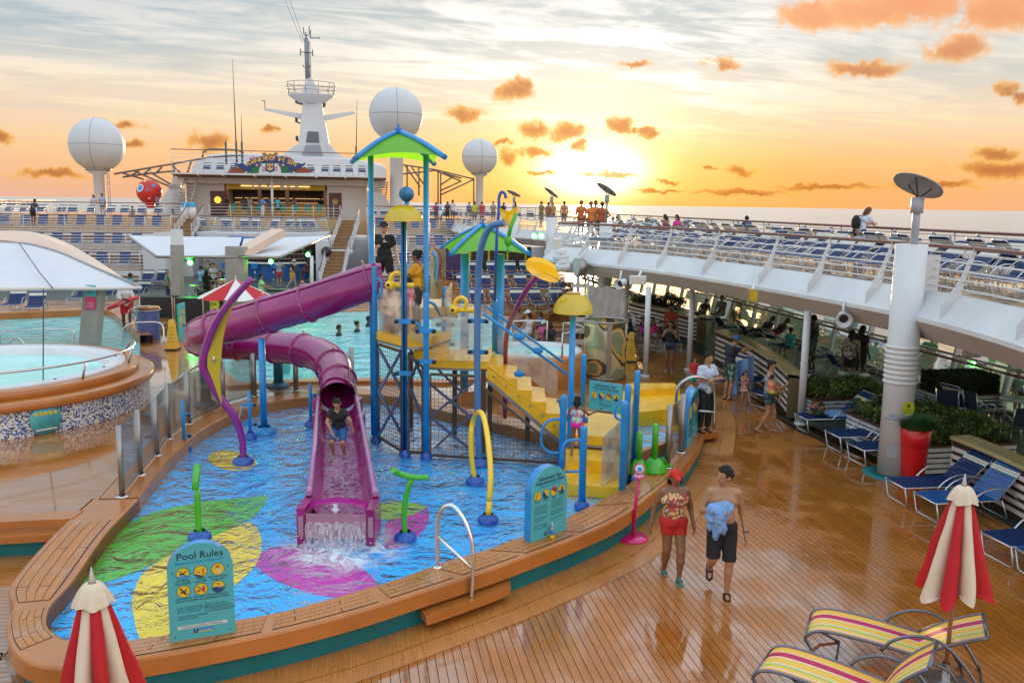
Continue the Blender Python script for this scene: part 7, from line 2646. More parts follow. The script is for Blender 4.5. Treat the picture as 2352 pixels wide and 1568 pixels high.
# ---------------------------------------------------------------- closed umbrellas
UR = mat('umbrella_red_canvas',(.50,.006,.008),.75,bump=.2,bscale=40,var=.1)
UC = mat('umbrella_cream_canvas',(.72,.56,.40),.75,bump=.2,bscale=40,var=.08)
def closed_umbrella(lab,x,y,ztop,Hc,rb,rot=0.,seed=1):
 t = thing('closed_umbrella',lab,'umbrella',(x,y,0),rot)
 rd = random.Random(seed)
 n,m = 96,22
 zt = ztop - .10
 ph = [rd.uniform(-.08,.08) for _ in range(8)]
 def R_(a,f):
  base = .055 + (rb - .055) * (f ** .85)
  sec = a / (2 * math.pi) * 8
  fold = abs(math.sin(math.pi * sec)) ** .7
  wob = 1 + .08 * math.sin(3 * a + 2 * f + seed)
  crs_ = 1 + .045 * math.sin(11 * a + 3 * math.sin(4 * f + seed)) * f + .05 * mn.noise(Vector((math.cos(a) * 2,math.sin(a) * 2,f * 5 + seed)))
  return base * (1 - .5 * (1 - fold) * min(1,f * 2.2)) * wob * crs_
 for k in range(8):
  rings = []
  for i in range(m + 1):
   f = i / m
   row = []
   for j in range(13):
    a = 2 * math.pi * (k + j / 12) / 8
    sc_ = .05 * math.cos(math.pi * (j / 12 - .5)) if i == m else 0
    tw = .25 * f * math.sin(2 * a + seed)
    hem = Hc * (1 + .04 * math.sin(a * 2 + seed)) + (-.08 * abs(j / 12 - .5) * 2 if i == m else 0)
    row.append(Vector((R_(a,f) * math.cos(a + tw * .3),R_(a,f) * math.sin(a + tw * .3),zt - hem * f)))
   rings.append(row)
  MB().loft(rings,0,True,flip=True).build('canvas_panel',UR if k % 2 == 0 else UC,t)
 cap = []
 for i in range(7):
  f = i / 6
  cap.append([Vector(((.03 + .12 * f ** .7) * (1 + .10 * math.sin(8 * 2 * math.pi * j / 48) * f) * math.cos(2 * math.pi * j / 48),(.03 + .12 * f ** .7) * (1 + .1 * math.sin(8 * 2 * math.pi * j / 48) * f) * math.sin(2 * math.pi * j / 48),zt + .03 - .17 * f ** 1.6 - .015 * f * math.sin(4 * 2 * math.pi * j / 48))) for j in range(48)])
 MB().loft(cap,0,True,closed=True,flip=True).build('top_cap',UC,t)
 MB().lathe([(.026,zt + .02),(.022,zt + .06),(.004,zt + .16)],n=12,caps=True).build('finial',mat('finial_grey',(.5,.42,.36),.4),t)
 MB().cyl((0,0,0),(0,0,zt),.024,n=12).build('pole',mat('pole_wood_tone',(.36,.17,.07),.35,coat=.3),t)
 MB().lathe([(.0,0),(.3,0),(.3,.05),(.05,.09),(.04,.3)],n=24).build('base',STEELD,t)
 return t
q = P(2190,1130,8.9)
closed_umbrella('folded red and cream umbrella standing over the striped loungers at right',P(2186,1400,8.9).x,8.9,P(2197,1100,8.9).z,1.22,.40,rad(30),2)
closed_umbrella('folded red and cream umbrella in the bottom left corner',P(222,1500,6.5).x,6.5,P(213,1318,6.5).z,1.5,.46,rad(10),5)
# open umbrella by the band
ou = thing('open_umbrella','open red and white striped umbrella beside the slide','umbrella')
q = P(541,640,33)
ou.location = (q.x,q.y,0)
z1,z0,R_ = P(541,641,33).z,P(541,680,33).z,1.38
for k in range(8):
 rings = []
 for i in range(5):
  f = i / 4
  rings.append([Vector((R_ * f * math.cos(2 * math.pi * (k + j / 6) / 8),R_ * f * math.sin(2 * math.pi * (k + j / 6) / 8),z1 - (z1 - z0) * f - .06 * f * math.sin(math.pi * j / 6))) for j in range(7)])
 MB().loft(rings,0,True,flip=True).build('canvas_panel',UR if k % 2 else mat('umbrella_white_canvas',(.70,.66,.62),.7),ou)
MB().cyl((0,0,KZ),(0,0,z1),.03,n=8).build('pole',STEELD,ou)
MB().lathe([(.03,z1),(.0,z1 + .18)],n=8).build('finial',WHITE,ou)
# ---------------------------------------------------------------- planters
SOIL = mat('soil',(.05,.03,.02),.9)
SLATD = mat('dark_slat_gap',(.05,.02,.012),.7)
LEAF1 = mat('shrub_leaf',(.055,.10,.014),.55,var=.5,vscale=6,objvar=.1)
LEAF2 = mat('shrub_leaf_light',(.13,.17,.02),.55,var=.4,vscale=6)
GRASS = mat('tuft_grass',(.03,.11,.03),.6,var=.5,vscale=8)
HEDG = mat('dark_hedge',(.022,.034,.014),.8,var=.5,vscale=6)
def planter_box(t,c,sx,sy,h,rz,nsl=5):
 MB().box((0,0,h / 2),(sx - .05,sy - .05,h - .02)).build('box_core',SLATD,t)
 for k in range(nsl):
  z = h * (k + .5) / nsl
  hh = h / nsl * .68
  for (cx,cy,ax,ay) in ((0,-sy / 2,sx,.025),(0,sy / 2,sx,.025),(-sx / 2,0,.025,sy - .03),(sx / 2,0,.025,sy - .03)):
   MB().box((cx,cy,z),(ax,ay,hh)).build('slat',WHITE2,t)
 for (cx,cy,ax,ay) in ((0,-sy / 2,sx + .1,.09),(0,sy / 2,sx + .1,.09),(-sx / 2,0,.09,sy - .09),(sx / 2,0,.09,sy - .09)):
  MB().box((cx,cy,h + .015),(ax,ay,.03)).build('rim_board',mat('dark_rim_wood',(.09,.03,.015),.4),t)
 MB().box((0,0,h - .01),(sx - .08,sy - .08,.02)).build('soil',SOIL,t)
def leaves(t,n,sx,sy,z0,z1,seed,m__=(LEAF1,LEAF2),size=.045,cyl_=False,nm='foliage'):
 rd = random.Random(seed)
 mb = MB()
 for q in range(n):
  if cyl_:
   a,r_ = rd.uniform(0,6.283),sx * rd.random() ** .5
   x,y = r_ * math.cos(a),r_ * math.sin(a)
  else:
   x,y = rd.uniform(-sx / 2,sx / 2),rd.uniform(-sy / 2,sy / 2)
  top = z0 + (z1 - z0) * (.55 + .8 * (mn.noise(Vector((x * 2.2 + seed,y * 2.2,seed))) * .5 + .35))
  z = z0 + (top - z0) * rd.random() ** .45
  s = size * rd.uniform(.6,1.4)
  n_ = Vector((rd.gauss(0,1),rd.gauss(0,1),rd.gauss(.6,.8))).normalized()
  u_ = n_.orthogonal().normalized()
  u_ = Matrix.Rotation(rd.uniform(0,6.28),3,n_) @ u_
  v_ = n_.cross(u_)
  c = Vector((x,y,z))
  mi = 1 if mn.noise(Vector((x * 3,y * 3,z * 4 + seed))) > .05 and rd.random() < .8 else 0
  mb.add([c - u_ * s,c - v_ * s * .4,c + u_ * s,c + v_ * s * .4],[(0,1,2,3)],mi)
 return tag(mb.build(nm,list(m__),t),kind='stuff')
def planter(lab,s,t_,sx,sy,h,zt,n,seed,mats=(LEAF1,LEAF2),size=.045,rz=0.):
 o = thing('planter',lab,'planter',W(s,t_,0),SHIP + rz)
 planter_box(o,None,sx,sy,h,0)
 leaves(o,n,sx - .05,sy - .05,h - .02,zt,seed,mats,size)
 return o
def box_st(px_corner,z=0):
 return ST(G(*px_corner,z))
s1,t1 = box_st((1868,968))
planter('white slatted planter of yellow green shrubs behind the navy lounger with the bag',s1 + .8,t1 + 1.05,2.1,1.5,.52,.88,5200,3)
s2,t2 = box_st((2160,950))
hp = thing('planter','white slatted planter with a clipped dark box hedge by the windows','planter',W(s2 + .55,t2 + .9,0),SHIP)
planter_box(hp,None,1.8,1.15,.46,0)
rd = random.Random(8)
hb = MB()
n = 26
for q in range(9000):
 f = rd.choice(('t','f','l','b','r'))
 x,y,z = rd.uniform(-.8,.8),rd.uniform(-.48,.48),rd.uniform(.47,.96)
 if f == 't':
  z = .96
 elif f == 'f':
  y = -.48
 elif f == 'b':
  y = .48
 elif f == 'l':
  x = -.8
 else:
  x = .8
 c = Vector((x,y,z)) + Vector((rd.gauss(0,.015),rd.gauss(0,.015),rd.gauss(0,.015)))
 n_ = Vector((rd.gauss(0,1),rd.gauss(0,1),rd.gauss(0,1))).normalized()
 u_ = n_.orthogonal().normalized() * .022
 v_ = n_.cross(u_)
 hb.add([c - u_,c - v_,c + u_,c + v_],[(0,1,2,3)])
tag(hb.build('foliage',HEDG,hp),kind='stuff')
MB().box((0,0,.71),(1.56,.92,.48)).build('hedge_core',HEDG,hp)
s3,t3 = box_st((2112,1086))
planter('white slatted planter of shrubs directly behind the red planter',s3 + 1.35,t3 + 1.05,2.0,2.9,.55,.98,9000,12,rz=rad(0))
hp = thing('planter','dark hedge planter under the deck behind the thin white poles','planter',W(36.8,13.2,0),SHIP)
planter_box(hp,None,2.4,1.3,.5,0)
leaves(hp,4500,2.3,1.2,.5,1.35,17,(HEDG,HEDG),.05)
# tall red pot
rp_ = thing('tall_planter','tall round red planter with a grass tuft beside the thick white column','planter',G(2094,1103,0))
MB().lathe([(0,0),(.19,0),(.205,.05),(.245,.68),(.25,.70),(.262,.71),(.285,1.04),(.27,1.05),(.24,1.0),(0,.98)],n=40).build('pot',REDP,rp_)
gm = MB()
for q in range(2600):
 a,r_ = rd.uniform(0,6.283),.24 * rd.random() ** .5
 b = Vector((r_ * math.cos(a),r_ * math.sin(a),.98))
 L_ = rd.uniform(.15,.36)
 lean = Vector((math.cos(a),math.sin(a),0)) * (r_ * .9 + rd.uniform(-.05,.08)) + Vector((rd.gauss(0,.03),rd.gauss(0,.03),0))
 m1 = b + Vector((0,0,L_ * .6)) + lean * .4
 e = b + Vector((0,0,L_)) + lean
 w_ = Vector((-math.sin(a),math.cos(a),0)) * .004
 gm.add([b - w_,b + w_,m1 + w_ * .8,m1 - w_ * .8,e],[(0,1,2,3),(3,2,4)],0)
tag(gm.build('grass_tuft',GRASS,rp_),kind='stuff')
# curved benches with slatted front and pale counter top
def bench_wall(lab,px,h,slats=5,th=.45,nm='bench_wall'):
 pts = catmull([G(u,v,h) for u,v in px],5)
 t = thing(nm,lab,'bench')
 A = [Vector((p.x,p.y,0)) for p in pts]
 B = offset_line(A,-th if True else th)
 mb = MB()
 profile_strip(mb,[p + Vector((0,0,h)) for p in A],[p + Vector((0,0,h)) for p in B],h - .07,h,.02)
 mb.build('counter_top',mat('pale_wood_counter',(.40,.30,.14),.3,var=.2,vscale=5,coat=.3),t)
 for k in range(slats):
  z = .12 + (h - .25) * k / slats
  zz = z + (h - .25) / slats * .55
  A2 = offset_line(A,-.06)
  MB().loft([[p + Vector((0,0,z)) for p in A2],[p + Vector((0,0,zz)) for p in A2]],0,False).build('slat',CREAM,t)
 A3 = offset_line(A,-.10)
 MB().loft([[p for p in A3],[p + Vector((0,0,h - .08)) for p in A3]],0,False).build('back_panel',SLATD,t)
 MB().beam(A[-1] + (B[-1] - A[-1]) * .08 + Vector((0,0,h / 2 - .04)),B[-1] + (A[-1] - B[-1]) * .08 + Vector((0,0,h / 2 - .04)),.06,h - .1).build('end_post',mat('brown_end_post',(.16,.10,.05),.5),t)
 return t
bench_wall('curved slatted bench wall with pale top ending beside the mother with a child',[(1641,757),(1700,782),(1760,818),(1790,842),(1808,860)],1.1)
bench_wall('long curved counter under the deck behind the thin white poles',[(1441,692),(1500,706),(1560,720),(1600,730)],1.0)
bench_wall('dark wooden counter at the right edge behind the blue loungers',[(2182,1000),(2230,1018),(2300,1048),(2380,1085)],1.0)
# tables
def table(lab,p,r_=.45,h=.74):
 t = thing('table',lab,'table',p)
 MB().lathe([(0,h - .03),(r_,h - .03),(r_ + .01,h - .01),(r_,h),(0,h)],n=32).build('table_top',mat('pale_green_top',(.45,.50,.42),.25),t)
 MB().cyl((0,0,.03),(0,0,h - .03),.035,n=10).build('pedestal',STEELD,t)
 MB().lathe([(0,0),(.27,0),(.26,.03),(.05,.05)],n=20).build('foot',STEELD,t)
table('round pale table at the right edge with a glass of beer',G(2336,985,0))
bg = thing('beer_glass','glass of beer on the round table at the right edge','glass',G(2336,985,0) + Vector((.1,-.05,.742)))
MB().lathe([(0,0),(.035,0),(.042,.14),(.0,.14)],n=14).build('beer',mat('beer_amber',(.75,.35,.02),.1),bg)
MB().lathe([(.0,.14),(.043,.14),(.043,.16),(0,.165)],n=14).build('foam',WHITE,bg)
table('small table under the deck beside the boy in the teal shirt',W(21.4,13.4,0),.4)
table('small table by the windows behind the curved bench',W(27.2,13.8,0),.42)
table('low table on the promenade near the hedge planter',W(18.2,13.3,0),.35,.5)
def armchair(lab,p,rz,cat='chair',m__=None):
 t = thing('armchair',lab,cat,p,rz)
 m__ = m__ or mat('dark_mesh_seat',(.02,.03,.06),.6)
 MB().box((0,0,.43),(.46,.44,.02)).build('seat',m__,t)
 MB().box((0,.23,.70),(.44,.02,.44),M=Matrix.Rotation(rad(-12),3,'X')).build('backrest',m__,t)
 for sx in (-.24,.24):
  for sy in (-.20,.22):
   MB().cyl((sx,sy,0),(sx * .98,sy,.43),.013,n=6).build('leg',ALU,t)
  MB().tube(catmull([Vector((sx,-.2,.43)),Vector((sx,-.22,.62)),Vector((sx,0,.67)),Vector((sx,.24,.62))],3),.014,6).build('armrest',ALU,t)
  MB().cyl((sx,.22,.43),(sx,.31,.93),.014,n=6).build('back_post',ALU,t)
 return t
armchair('dark armchair left of the round table at the right edge',G(2245,985,0),rad(100))
armchair('pale framed chair in front of the round table',G(2330,1022,0),rad(180))
armchair('chair seen from behind beside the hedge planter',W(18.6,14.2,0),rad(150))
armchair('grey chair beside the bins at the top of the stairs left of the sky bar',RS(405,507,72),rad(90))
# shower drum with printed glass
def leafglass():
 m = bpy.data.materials.new('leaf_printed_glass')
 m.use_nodes = True
 t = NT(m.node_tree)
 t.n.clear()
 tcn = t.node('ShaderNodeTexCoord')
 sx = t.node('ShaderNodeSeparateXYZ',_0=tcn.outputs['Object'])
 an = t.m('ARCTAN2',sx.outputs[1],sx.outputs[0])
 cvx = t.node('ShaderNodeCombineXYZ',_0=t.m('MULTIPLY',an,.66),_1=t.m('MULTIPLY',sx.outputs[2],.8),_2=0.)
 n1 = t.noise(cvx.outputs[0],.95,1,.4,1.3)
 c = t.ramp(n1.outputs[0],[(0,(.30,.36,.22)),(.40,(.95,.50,.14)),(.47,(.07,.06,.04)),(.53,(.85,.72,.46)),(.60,(.42,.50,.34)),(1,(.90,.62,.3))])
 c.node.color_ramp.interpolation = 'CONSTANT'
 k = .78
 tr = t.node('ShaderNodeBsdfTransparent',Color=(.80,.82,.66))
 df = t.node('ShaderNodeBsdfTranslucent',Color=c)
 d2 = t.node('ShaderNodeBsdfDiffuse',Color=c)
 dd = t.node('ShaderNodeMixShader',Fac=.4,_1=df.outputs[0],_2=d2.outputs[0])
 gl = t.node('ShaderNodeBsdfGlossy',Color=(1,1,1),Roughness=.03)
 a = t.node('ShaderNodeMixShader',Fac=k,_1=tr.outputs[0],_2=dd.outputs[0])
 b = t.node('ShaderNodeMixShader',Fac=.05,_1=a.outputs[0],_2=gl.outputs[0])
 t.node('ShaderNodeOutputMaterial',Surface=b.outputs[0])
 return m
dr = thing('shower_drum','round shower enclosure of leaf printed glass with an orange glow','shower',G(1388,866,0))
MB().lathe([(.64,.08),(.66,1.72)],n=48).build('printed_glass',leafglass(),dr)
MB().tube([Vector((.67 * math.cos(rad(k)),.67 * math.sin(rad(k)),1.75)) for k in range(0,360,10)],.03,8,closed=True).build('top_ring',STEELD,dr)
MB().tube([Vector((.65 * math.cos(rad(k)),.65 * math.sin(rad(k)),.05)) for k in range(0,360,10)],.03,8,closed=True).build('bottom_ring',STEELD,dr)
MB().box((.05,-.66,.9),(.14,.04,1.66)).build('centre_post',STEELD,dr)
MB().cyl((0,.1,0),(0,.1,1.6),.05,n=10).build('shower_pipe',STEEL,dr)
# floor signs
def cone(lab,p,h=.95,w_=.32):
 t = thing('wet_floor_cone',lab,'warning cone',p)
 m_ = MB()
 c0 = [Vector((sx * w_ / 2,sy * w_ / 2,.05)) for sx,sy in ((-1,-1),(1,-1),(1,1),(-1,1))]
 c1 = [Vector((sx * w_ * .2,sy * w_ * .2,h)) for sx,sy in ((-1,-1),(1,-1),(1,1),(-1,1))]
 m_.loft([c0,c1],0,False,closed=True)
 m_.add(c1,[(0,1,2,3)])
 m_.build('cone',mat('cone_yellow',(.72,.40,.02),.4),t)
 MB().box((0,0,.025),(w_ * 1.2,w_ * 1.2,.05)).build('base',DARK,t)
 R_ = Matrix.Rotation(rad(90 - 6),3,'X')
 for k,s in enumerate(('CAUTION','WET','FLOOR','PISO','MOJADO')):
  z = h * (.72 - k * .11)
  y = -(w_ / 2 - (w_ / 2 - w_ * .2) * (z - .05) / (h - .05)) - .004
  text(s,.055,INK,t,Vector((0,y,z)),R_,'lettering',ext=.0005)
 return t
cone('yellow wet floor cone on the wet walkway left of the slide',G(397,803,KZ + .01))
cone('yellow wet floor cone right of the glass shower drum',G(1448,830,0),1.0)
by_ = G(417,782,KZ)
t,Wd,disc,tx,_ = board('rules_board','tall aqua rules board standing on the walkway beside the slide bend',G(412,785,KZ),G(428,778,KZ),1.25,.05,False,mat('sign_green_edge',(.02,.3,.12),.5))
tx('Pool Rules',Wd * .5,1.1,.06)
for k in range(6):
 icon(disc,Wd * (.28 + .44 * (k % 2)),.95 - .2 * (k // 2),Wd * .16,k)
t,Wd,disc,tx,_ = board('rules_board','aqua rules board behind the slide support on the pool edge',G(644,862,KZ),G(667,858,KZ),.55,.04,False)
tx('Pool Rules',Wd * .5,.45,.05)
for k in range(3):
 icon(disc,Wd * (.2 + .3 * k),.28,Wd * .12,k)
# mosaic drum by the pool
dm = thing('towel_drum','blue mosaic drum with a wooden lid beside the lifeguard','drum',G(342,778,KZ))
MB().lathe([(.37,0),(.37,1.02)],n=32).build('drum_wall',mat('blue_purple_mosaic',(.10,.13,.34),.35,var=.8,vscale=40),dm)
MB().lathe([(0,1.10),(.39,1.10),(.39,1.03),(.0,1.03)],n=32).build('lid',TEAKC,dm)
MB().tube([Vector((.43 * math.cos(rad(k)),.43 * math.sin(rad(k)),1.0)) for k in range(0,360,12)],.016,6,closed=True).build('ring_rail',STEEL,dm)
# pool ladders rails at left
for lab,px in (('looped steel pool rail behind the lifeguard',[(297,760,28),(294,720,28),(306,708,28),(330,703,28.5),(345,706,29)]),
 ('steel pool ladder rail nearest the whirlpool',[(281,795,25.5),(282,760,25.5),(296,745,25.5),(330,740,26),(372,745,26.2),(376,790,26)]),
 ('long low steel rail above the pool at left',[(2,800,24),(4,765,24),(70,758,24.5),(160,757,25),(170,768,25),(166,795,25)]),
 ('small looped steel rail at the left pool edge',[(10,795,23.4),(30,780,23.4),(45,778,23.4),(58,795,23.4)])):
 o = MB().tube(catmull(path_px(px),4),.024,8).build('pool_rail',STEEL)
 tag(o,lab,'pool rail')
# mural and pillar, bins
mp_ = thing('mural_panel','painted mural panel with a blue wave figure beside the purple pillar','mural')
a,b = G(989,690,0),G(1024,690,0)
MB().beam(Vector((a.x,a.y,1.45)),Vector((b.x,b.y,1.45)),.08,2.7).build('panel',mat('mural_cream',(.60,.48,.24),.6,var=.5,vscale=1.2),mp_)
def mur(px,m__,nm='painted_shape',off=.06,rr=.03,closed=False):
 MB().tube([P(u,v,a.y - off) for u,v in px],rr,5,closed=closed).build(nm,m__,mp_)
mur([(990,560),(996,566),(1000,572),(1007,574),(1010,583),(1014,600),(1010,618),(1013,640),(1008,655),(1014,668)],REDP)
mur([(993,580),(1000,590),(1003,610),(999,630),(1003,655)],BLUEP,rr=.07)
mur([(997,575),(1004,590),(1006,615),(1002,640),(1007,662)],mat('mural_pale_blue',(.25,.45,.6),.5),rr=.09)
mur([(1016,640),(1018,655),(1015,668)],BLUEP,rr=.04)
q0_,q1_ = G(1024,695,0),G(1057,695,0)
pu = MB()
pu.prism([(q0_.x,q0_.y),(q1_.x,q1_.y),(q1_.x,q1_.y + .5),(q0_.x,q0_.y + .5)],0,P(1040,555,q0_.y).z)
tag(pu.build('pillar',mat('dark_purple_paint',(.045,.02,.09),.45)),'dark purple square pillar right of the mural','pillar')
lp = thing('lamp_post','dark post lamp with a square glass head above the mural','lamp')
c = P(981,575,45)
MB().cyl((c.x,c.y,0),(c.x,c.y,c.z),.06,n=8).build('shaft',BLUED,lp)
MB().cyl((c.x,c.y,c.z),(c.x,c.y,c.z + .7),.14,n=10).build('collar',BLUED,lp)
MB().box((c.x,c.y,c.z + 1.1),(.34,.34,.6)).build('lamp_head',CREAM,lp)
for i,(u,v,s,z,lab) in enumerate(((425,505,71.5,0,'white bin with a blue lid, left one beside the upper deck stairs'),(442,505,71.5,0,'white bin with a blue lid, right one beside the upper deck stairs'),(1008,500,73,0,'white bin with a blue lid right of the sky bar'),
 (530,700,50,0,'white bin with a blue lid behind the steel drum player'))):
 p = RS(u,v,s)
 p.z = 3.75 if s > 60 else 0
 t = thing('bin',lab,'bin',p)
 MB().cyl((0,0,0),(0,0,.85),.3,n=16).build('body',WHITE,t)
 MB().lathe([(.32,.85),(.30,1.08),(.15,1.2),(0,1.22)],n=16).build('lid',mat('bin_blue',(.02,.30,.50),.4),t)
# back bulkhead under the far upper deck, with openings
bw = thing('bulkhead','grey bulkhead with dark glazed openings below the far upper deck','wall')
m_ = MB()
stbox(m_,50.0,50.3,4.9,6.4,0,2.7)
m_.build('wall',BEIGE,bw)
m_ = MB()
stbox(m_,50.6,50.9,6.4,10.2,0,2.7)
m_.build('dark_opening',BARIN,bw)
for k in range(4):
 m_ = MB()
 stbox(m_,50.45,50.58,6.5 + k * 1.1,6.62 + k * 1.1,0,2.7)
 m_.build('mullion',YELW,bw)
m_ = MB()
stbox(m_,50.3,50.6,10.2,11.4,0,2.7)
m_.build('wall',WALLW,bw)
tarp = thing('tarpaulin','hanging grey tarpaulin and slatted screen under the deck left of the poles','tarpaulin')
q0_,q1_ = P(1350,690,30.5),P(1432,700,29.5)
rings = []
for i in range(9):
 f = i / 8
 rings.append([Vector((q0_.x + (q1_.x - q0_.x) * j / 16,q0_.y + (q1_.y - q0_.y) * j / 16 + .04 * math.sin(j * 1.7 + f * 3),2.4 - 1.1 * f + .04 * math.sin(j * .9))) for j in range(17)])
MB().loft(rings,0,True).build('cloth',mat('grey_cloth',(.42,.38,.34),.8,var=.2,vscale=3),tarp)
for k in range(6):
 MB().beam(Vector((q0_.x - .6,q0_.y,.4 + k * .4)),Vector((q0_.x,q0_.y,.4 + k * .4)),.05,.16).build('slat',CREAM,tarp)
MB().cyl((q0_.x,q0_.y,0),(q0_.x,q0_.y,2.74),.05,n=8).build('post',WHITE,tarp)
# band equipment
def box_thing(nm,lab,cat,p,size,m__,rz=0,extra=None):
 t = thing(nm,lab,cat,p,rz)
 MB().box((0,0,size[2] / 2),size).build('body',m__,t)
 if extra:
  extra(t,size)
 return t
def case_extra(t,sz):
 for sx in (-1,1):
  for sy in (-1,1):
   MB().box((sx * sz[0] / 2,sy * sz[1] / 2,sz[2] / 2),(.04,.04,sz[2] + .02)).build('edge_strip',STEEL,t)
box_thing('flight_case','black flight case with metal edges left of the drum kit','case',G(533 - 0,720,KZ) + Vector((-2.6,-1,0)),(1.3,.7,.8),DARK,0,case_extra)
box_thing('flight_case','black equipment case behind the aqua board','case',G(443,735,KZ),(1.1,.7,.9),DARK,0,case_extra)
dk = thing('drum_kit','drum kit with a yellow bass drum head under the open umbrella','drum kit',G(487,720,KZ))
MB().cyl((0,0,.38),(0,.4,.38),.36,n=24).build('bass_drum',DARK,dk)
MB().lathe([(0,0),(.33,0)],n=24,c=(0,-.01,.38),M=Matrix.Rotation(rad(90),3,'X')).build('drum_head',mat('lime_drum_head',(.55,.60,.03),.5),dk)
text('Zone',.2,INK,dk,Vector((0,-.02,.36)),Matrix.Rotation(rad(90),3,'X'),'lettering')
for x,z,r_ in ((-.4,.75,.17),(.35,.75,.17),(.7,.55,.22)):
 MB().cyl((x,.1,z),(x,.1,z + .22),r_,n=16).build('tom_drum',DARK,dk)
for x,z in ((-.7,1.15),(.75,1.2),(.1,1.35)):
 MB().lathe([(0,.02),(.24,0)],n=18,c=(x,.2,z)).build('cymbal',mat('cymbal_brass',(.5,.35,.1),.3,1.),dk)
 MB().cyl((x,.2,0),(x,.2,z),.012,n=5).build('stand',STEEL,dk)
sp = thing('steel_drum','pair of shiny steel pans on a stand lit green by the stage lamps','steel drum',G(560,690,0) + Vector((-.6,0,0)))
for x in (-.45,.45):
 MB().lathe([(.30,1.1),(.28,.95),(.25,.85),(0,.82)],n=20,c=(x,0,0)).build('pan',CHROME,sp)
 MB().cyl((x,0,0),(x,0,.85),.02,n=6).build('stand',STEEL,sp)
kb = thing('keyboard','electric keyboard on a stand left of the tan canopy post','keyboard',G(645,712,0))
MB().box((0,0,.95),(1.2,.35,.1)).build('body',DARK,kb)
MB().box((0,-.03,1.003),(1.1,.16,.01)).build('keys',WHITE,kb)
for sg in (-1,1):
 MB().beam((-.4 * sg,0,0),(.4 * sg,0,.9),.03,.03).build('stand',STEEL,kb)
for k,(u,v,Y) in enumerate(((416,603,38),(437,603,38),(622,601,40),(707,585,43),(398,902,0))):
 if Y == 0:
  continue
 c = P(u,v,Y)
 t = thing('stage_lamp',('green stage lamp, left one on the left canopy post','green stage lamp, right one on the left canopy post','green stage lamp under the middle of the canopy','green stage lamp at the right end of the canopy')[k],'lamp',c)
 MB().sphere((0,0,0),.11,12).build('bulb',LAMPG,t)
 MB().cyl((0,.1,.0),(0,.3,.1),.12,n=10).build('can',DARK,t)
 ld = bpy.data.lights.new('stage_lamp_light','POINT')
 ld.energy = 24
 ld.color = (.05,1,.08)
 ld.shadow_soft_size = .1
 lo2 = bpy.data.objects.new('stage_lamp_light',ld)
 lo2.location = c + Vector((0,-.25,0))
 COL.objects.link(lo2)
for k in range(7):
 p = W(60.2 - 1.0 * math.cos(rad(-50 + k * 17)) * 1.2 + .6,-5.3 + 3.9 * math.sin(rad(-55 + k * 18)),0)
 t = thing('bar_stool','blue bar stool, %s from the left along the lower bar counter' % nth(k + 1),'bar stool',p,group='blue stools along the lower bar')
 MB().lathe([(.0,.72),(.2,.72),(.21,.78),(0,.8)],n=14).build('seat',mat('stool_blue',(.01,.18,.5),.4),t)
 MB().lathe([(.21,.8),(.23,1.08)],n=10,a0=rad(200),a1=rad(340)).build('backrest',MATS['stool_blue'],t)
 MB().cyl((0,0,.02),(0,0,.72),.03,n=8).build('stem',STEEL,t)
 MB().lathe([(0,0),(.2,0),(.19,.02),(0,.03)],n=14).build('foot',STEEL,t)
for k in range(8):
 p = W(79.0,sbt(540) + k * (sbt(735) - sbt(540)) / 7,zf)
 t = thing('bar_stool','teal bar stool, %s from the left along the sky bar counter' % nth(k + 1),'bar stool',p,group='teal stools along the sky bar')
 MB().lathe([(.0,.72),(.22,.72),(.23,.8),(0,.8)],n=14).build('seat',mat('stool_teal',(.0,.30,.25),.4),t)
 MB().lathe([(.23,.55),(.26,1.12)],n=10,a0=rad(190),a1=rad(350)).build('backrest',MATS['stool_teal'],t)
 MB().cyl((0,0,.02),(0,0,.72),.03,n=8).build('stem',STEEL,t)
# round caged lamps along the sea railing
k = 0
s_ = 12.
while s_ < 60:
 k += 1
 p = W(s_,side_t - .02,UZ + .88)
 t = thing('rail_lamp','small round grey lamp on the sea railing, %s from the right' % nth(k),'lamp',p,group='round lamps along the sea railing')
 MB().lathe([(.10,.05),(.13,0),(.12,-.06),(.05,-.12),(0,-.12)],n=12).build('shade',STEEL,t)
 MB().cyl((0,0,.05),(0,0,.14),.05,n=8).build('collar',STEEL,t)
 s_ += 1.9 if s_ < 30 else 3.0
lr = thing('life_raft','white cylinder canister at the right end of the sea railing','canister',W(13.2,16.2,UZ + .55),SHIP)
MB().cyl((-.35,0,0),(.35,0,0),.13,n=18).build('cylinder',mat('cream_canister',(.6,.52,.42),.4),lr)
for x in (-.33,.33):
 MB().cyl((x - .03,0,0),(x + .03,0,0),.15,n=18).build('end_ring',STEELD,lr)
MB().cyl((0,0,-.55),(0,0,-.1),.05,n=8).build('stand',STEELD,lr)
